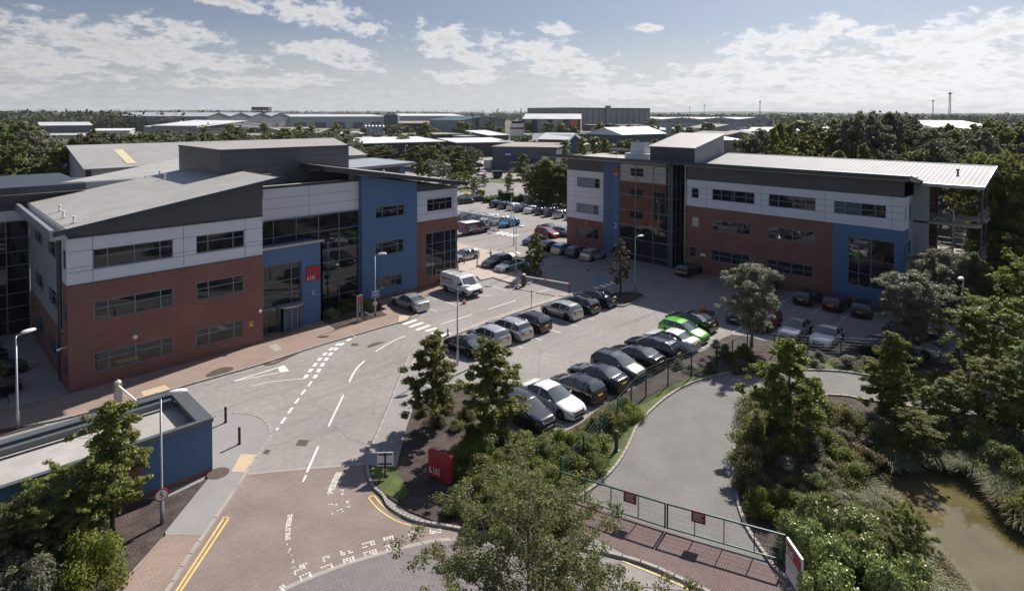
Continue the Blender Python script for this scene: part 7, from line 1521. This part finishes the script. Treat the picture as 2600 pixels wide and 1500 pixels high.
# warehouse beside the left office (behind its roof)
a = ony(176,406,112); b_ = ony(218,431,98); r = thing('warehouse','pale grey warehouse with rooflight strips right behind the left office roof','warehouse',(a[0],98,0))
zz = ony(218,431,98)[2]; zr = zz+2.6; x0 = ony(218,431,98)[0]; x1 = 60
b = MB(); b.hull8([(x0,98,0),(x1,98,0),(x1,122,0),(x0,122,0),(x0,98,zz),(x1,98,zz),(x1,122,zz),(x0,122,zz)]); b.add([(x0,98,zz),(x0,122,zz),(x0,110,zr)],[(0,2,1)]); w_ = b.build('wall',M['shed_pale'],r); w_.location = -r.location
b = MB(); b.hull8([(x0-.3,97.6,zz-.1),(x1,97.6,zz-.1),(x1,110,zr),(x0-.3,110,zr),(x0-.3,97.6,zz+.1),(x1,97.6,zz+.1),(x1,110,zr+.2),(x0-.3,110,zr+.2)]); b.hull8([(x0-.3,110,zr),(x1,110,zr),(x1,122.4,zz-.1),(x0-.3,122.4,zz-.1),(x0-.3,110,zr+.2),(x1,110,zr+.2),(x1,122.4,zz+.1),(x0-.3,122.4,zz+.1)]); w_ = b.build('roof',M['roof_mid'],r); w_.location = -r.location
b = MB()
for k in range(4): xx = x0+5+9*k; b.hull8([(xx,99,zz+.42),(xx+1.2,99,zz+.42),(xx+1.2,107,zz+2.12),(xx,107,zz+2.12),(xx,99,zz+.46),(xx+1.2,99,zz+.46),(xx+1.2,107,zz+2.16),(xx,107,zz+2.16)])
w_ = b.build('rooflights',mat('old_rooflight',(.55,.50,.33),.6,var=.1),r); w_.location = -r.location
b = MB(); b.box(x0-.06,x0-.01,109.8,110.5,0,zr-.1); b.box(x0-.06,x0+.6,97.9,97.99,0,zz); w_ = b.build('corner_trim',M['shed_dark'],r); w_.location = -r.location
# ---- tree belts
rnd = random.Random(11)
def belt(x0,x1,d0,d1,y0,y1,n,kinds,group,label,R=None,hmin=4):
    for i in range(n):
        px = x0+(x1-x0)*(i+rnd.uniform(.1,.9))/n; d = rnd.uniform(d0,d1); pyb = 289+CAMH*FP/d; yt = rnd.uniform(y0,y1); g = G(px,pyb); H = max(hmin,HT(g,yt)); k = rnd.choice(kinds); tree(k,g,H,label,group,(R or H*.34)*rnd.uniform(.85,1.2))
W_ = ('wood1','wood2','wood3')
belt(-60,125,112,128,298,335,7,W_,'dense tree belt at the left edge','large tree in the dense belt at the left edge',5.2)
belt(-80,160,90,100,360,400,5,('wood1','wood2'),'dense tree belt at the left edge','large tree in the dense belt at the left edge',4.6)
belt(140,470,132,160,332,368,18,W_,'tree belt behind the left office','leafy tree in the belt behind the left office',4.6); belt(230,600,165,190,328,350,15,W_,'tree belt behind the left office','leafy tree in the belt behind the left office',4.8)
belt(480,900,150,200,328,358,22,W_,'tree belt behind the left office','leafy tree in the belt behind the left office',4.6); belt(590,860,230,270,322,345,9,W_,'tree belt behind the left office','leafy tree in the belt behind the left office',5)
belt(-60,560,640,800,296,306,20,('wood1','wood3'),'trees between the distant sheds at the left','tree between the distant sheds at the left',7.5)
tp('poplar',518,400,312,'dark pointed conifer before the small white sign of the grey gabled shed',R=3.2); tp('poplar',603,400,309,'dark conifer between the grey gabled shed and the tree belt',R=3.8)
belt(890,990,235,255,362,380,5,W_,'trees before the long dark warehouse','round tree before the long dark warehouse',5); belt(1035,1210,190,225,362,385,10,W_,'trees above the far yard','full green tree above the far yard',5.2); belt(1060,1200,165,180,398,415,6,('wood3','wood2'),'low trees before the far yard','low grey green tree before the far yard',2.8,3)
belt(880,1010,190,215,405,415,10,('shrub_olive',),'brownish bushes behind the second roof','brownish bush behind the second roof of the left office',2.2,2)
tp('wood3',1005,372,316,'pale willow beside the foot of the grey silo tower',R=6); tp('wood1',1240,358,303,'dark tree before the teal banded shed',R=6)
for px,yb,yt,R,lb in ((1335,410,340,6,'round green tree under the red banded tower'),(1432,425,356,4.6,'bright green tree behind the roof of the right office'),(1328,455,392,3.6,'round pale green tree left of the dark hedge belt'),(1545,372,336,6,'round olive tree in the distant yard'),(1655,338,300,11,'broad dark cedar before the wide wavy warehouse')): tp('wood2' if R < 5 else 'wood1',px,yb,yt,lb,R=R)
belt(1350,1470,128,150,400,425,9,W_,'dark belt left of the right office','dark tree in the belt left of the right office',4.0)
for i in range(12): y_ = 92-2.6*i; tree(rnd.choice(('near2','near','near2')),(97.5+rnd.uniform(-.8,1.5),y_,0),rnd.uniform(6.8,8.8),'dark tree in the belt left of the right office','dark belt left of the right office',3.1)
belt(1140,1240,150,165,430,455,4,('wood2','near3'),'small trees on the far verge','loose small tree on the far verge',2.2,3)
# behind and right of the right office
belt(1880,1960,112,120,318,350,4,W_,'tall trees behind the right office','tall tree behind the bright roof of the right office',3.6); belt(1950,2130,112,126,292,330,8,('poplar','wood2'),'tall trees behind the right office','tall tree behind the bright roof of the right office',3.4)
belt(2130,2330,112,130,276,300,7,('wood3',),'airy grey green trees behind the right office','airy grey green tree rising above the horizon behind the right office',4.6); belt(2120,2400,104,112,345,385,9,W_,'tall trees behind the right office','tall tree behind the bright roof of the right office',3.6)
belt(2300,2660,105,125,300,345,10,W_,'dense trees at the upper right','big dark tree in the dense wood at the upper right',4.6); belt(2450,2680,84,96,325,375,7,W_,'dense trees at the upper right','big dark tree in the dense wood at the upper right',4.2)
belt(2500,2720,66,76,420,500,6,('near','near2','near2'),'dense trees at the upper right','big dark tree in the dense wood at the upper right',3.6); belt(2480,2700,58,64,560,640,5,('near2','near'),'dense trees at the upper right','big dark tree in the dense wood at the upper right',3.0)
belt(1880,2050,104,108,380,395,5,('wood2','wood1'),'tall trees behind the right office','tall tree behind the bright roof of the right office',3)
belt(2475,2680,64,74,370,410,6,('near2','near'),'dense trees at the upper right','big dark tree in the dense wood at the upper right',3.8)
belt(2440,2520,92,98,400,440,3,('wood1',),'dense trees at the upper right','big dark tree in the dense wood at the upper right',3.6)
# scattered trees between the sheds
belt(560,1180,400,520,308,330,14,('far1','far2'),'trees scattered between distant warehouses','small looking tree between distant warehouses',6.5,5); belt(1180,1960,420,560,309,325,20,('far1','far2'),'trees scattered between distant warehouses','small looking tree between distant warehouses',6.5,5)
belt(1470,1700,230,300,345,365,10,('far2','far1'),'trees scattered between distant warehouses','small looking tree between distant warehouses',4,4); belt(800,1100,280,330,338,352,10,('far1','far2'),'trees scattered between distant warehouses','small looking tree between distant warehouses',5,4); belt(1900,2600,250,420,300,330,12,('far1','far2'),'trees scattered between distant warehouses','small looking tree between distant warehouses',8,5)
# far woods and hills
rg = random.Random(9); C, Q = [], []
def woods(x0,x1,d0,d1,yt0,yt1,n):
    for i in range(n):
        px = rg.uniform(x0,x1); d = rg.uniform(d0,d1); yh = proj(*[v*1e5 for v in (RC.T @ np.array([(px-CXP)/FP,0,1.]))[:2]],0)[1]; g = G(px,yh+CAMH*FP/d); h = rg.uniform(yt0,yt1); C.append((g[0],g[1],h*.5)); Q.append(h*.75)
woods(-100,560,620,1300,9,19,900); woods(560,2700,1500,2600,10,20,1700); woods(1650,2700,900,1500,9,17,700); woods(-100,1500,2600,4200,12,30,900); woods(1500,2700,2600,4200,12,24,700)
LM['far'] = leafmat('leaf_far_wood',(.020,.032,.012),(.055,.070,.030),.8,.2)
o = bpy.data.objects.new('distant_woodland', leaf_mesh('distant_woodland',C,Q,90000,4.6,LM['far'],77,1.,.4,.3)); COL.objects.link(o); tag(o,'dark continuous woodland along the horizon','woodland',None,'stuff')
b = MB(); n = 90
for ring,(dist,amp,base) in enumerate(((6200,22,16),(7600,34,20))):
    o_ = len(b.v); rr = random.Random(ring); hs_ = [base+amp*(.5+.3*math.sin(k*.21+ring*2)+.2*math.sin(k*.53+ring)+.12*rr.random()) for k in range(n+1)]
    for k in range(n+1):
        a = math.pi/4+math.radians(62)-math.radians(124)*k/n
        for dd, hh in ((0,-1),(300,hs_[k]),(1500,hs_[k]*.9)): b.v.append(((dist+dd)*math.cos(a),(dist+dd)*math.sin(a),hh))
    for k in range(n):
        for j in range(2): p = o_+k*3+j; b.f.append((p+3,p,p+1,p+4)); b.mi.append(0)
struct('hills',b,mat('distant_hills',(.05,.075,.035),.95,var=.3,vs=.004))
# air: far things fade
hz_ = MB(); hz_.box(-9500,9500,-9500,9500,-2,95); hm_ = bpy.data.materials.new('haze'); hm_.use_nodes = True; nt_ = hm_.node_tree; nt_.nodes.clear(); ou = N(nt_,'ShaderNodeOutputMaterial'); pv = N(nt_,'ShaderNodeVolumePrincipled'); pv.inputs['Color'].default_value = (.82,.88,.95,1); pv.inputs['Density'].default_value = .00006; nt_.links.new(pv.outputs[0], ou.inputs['Volume'])
ho = hz_.build('haze',hm_); tag(ho,'pale even haze over the far distance','haze',None,'stuff')
sc.cycles.volume_bounces = 0
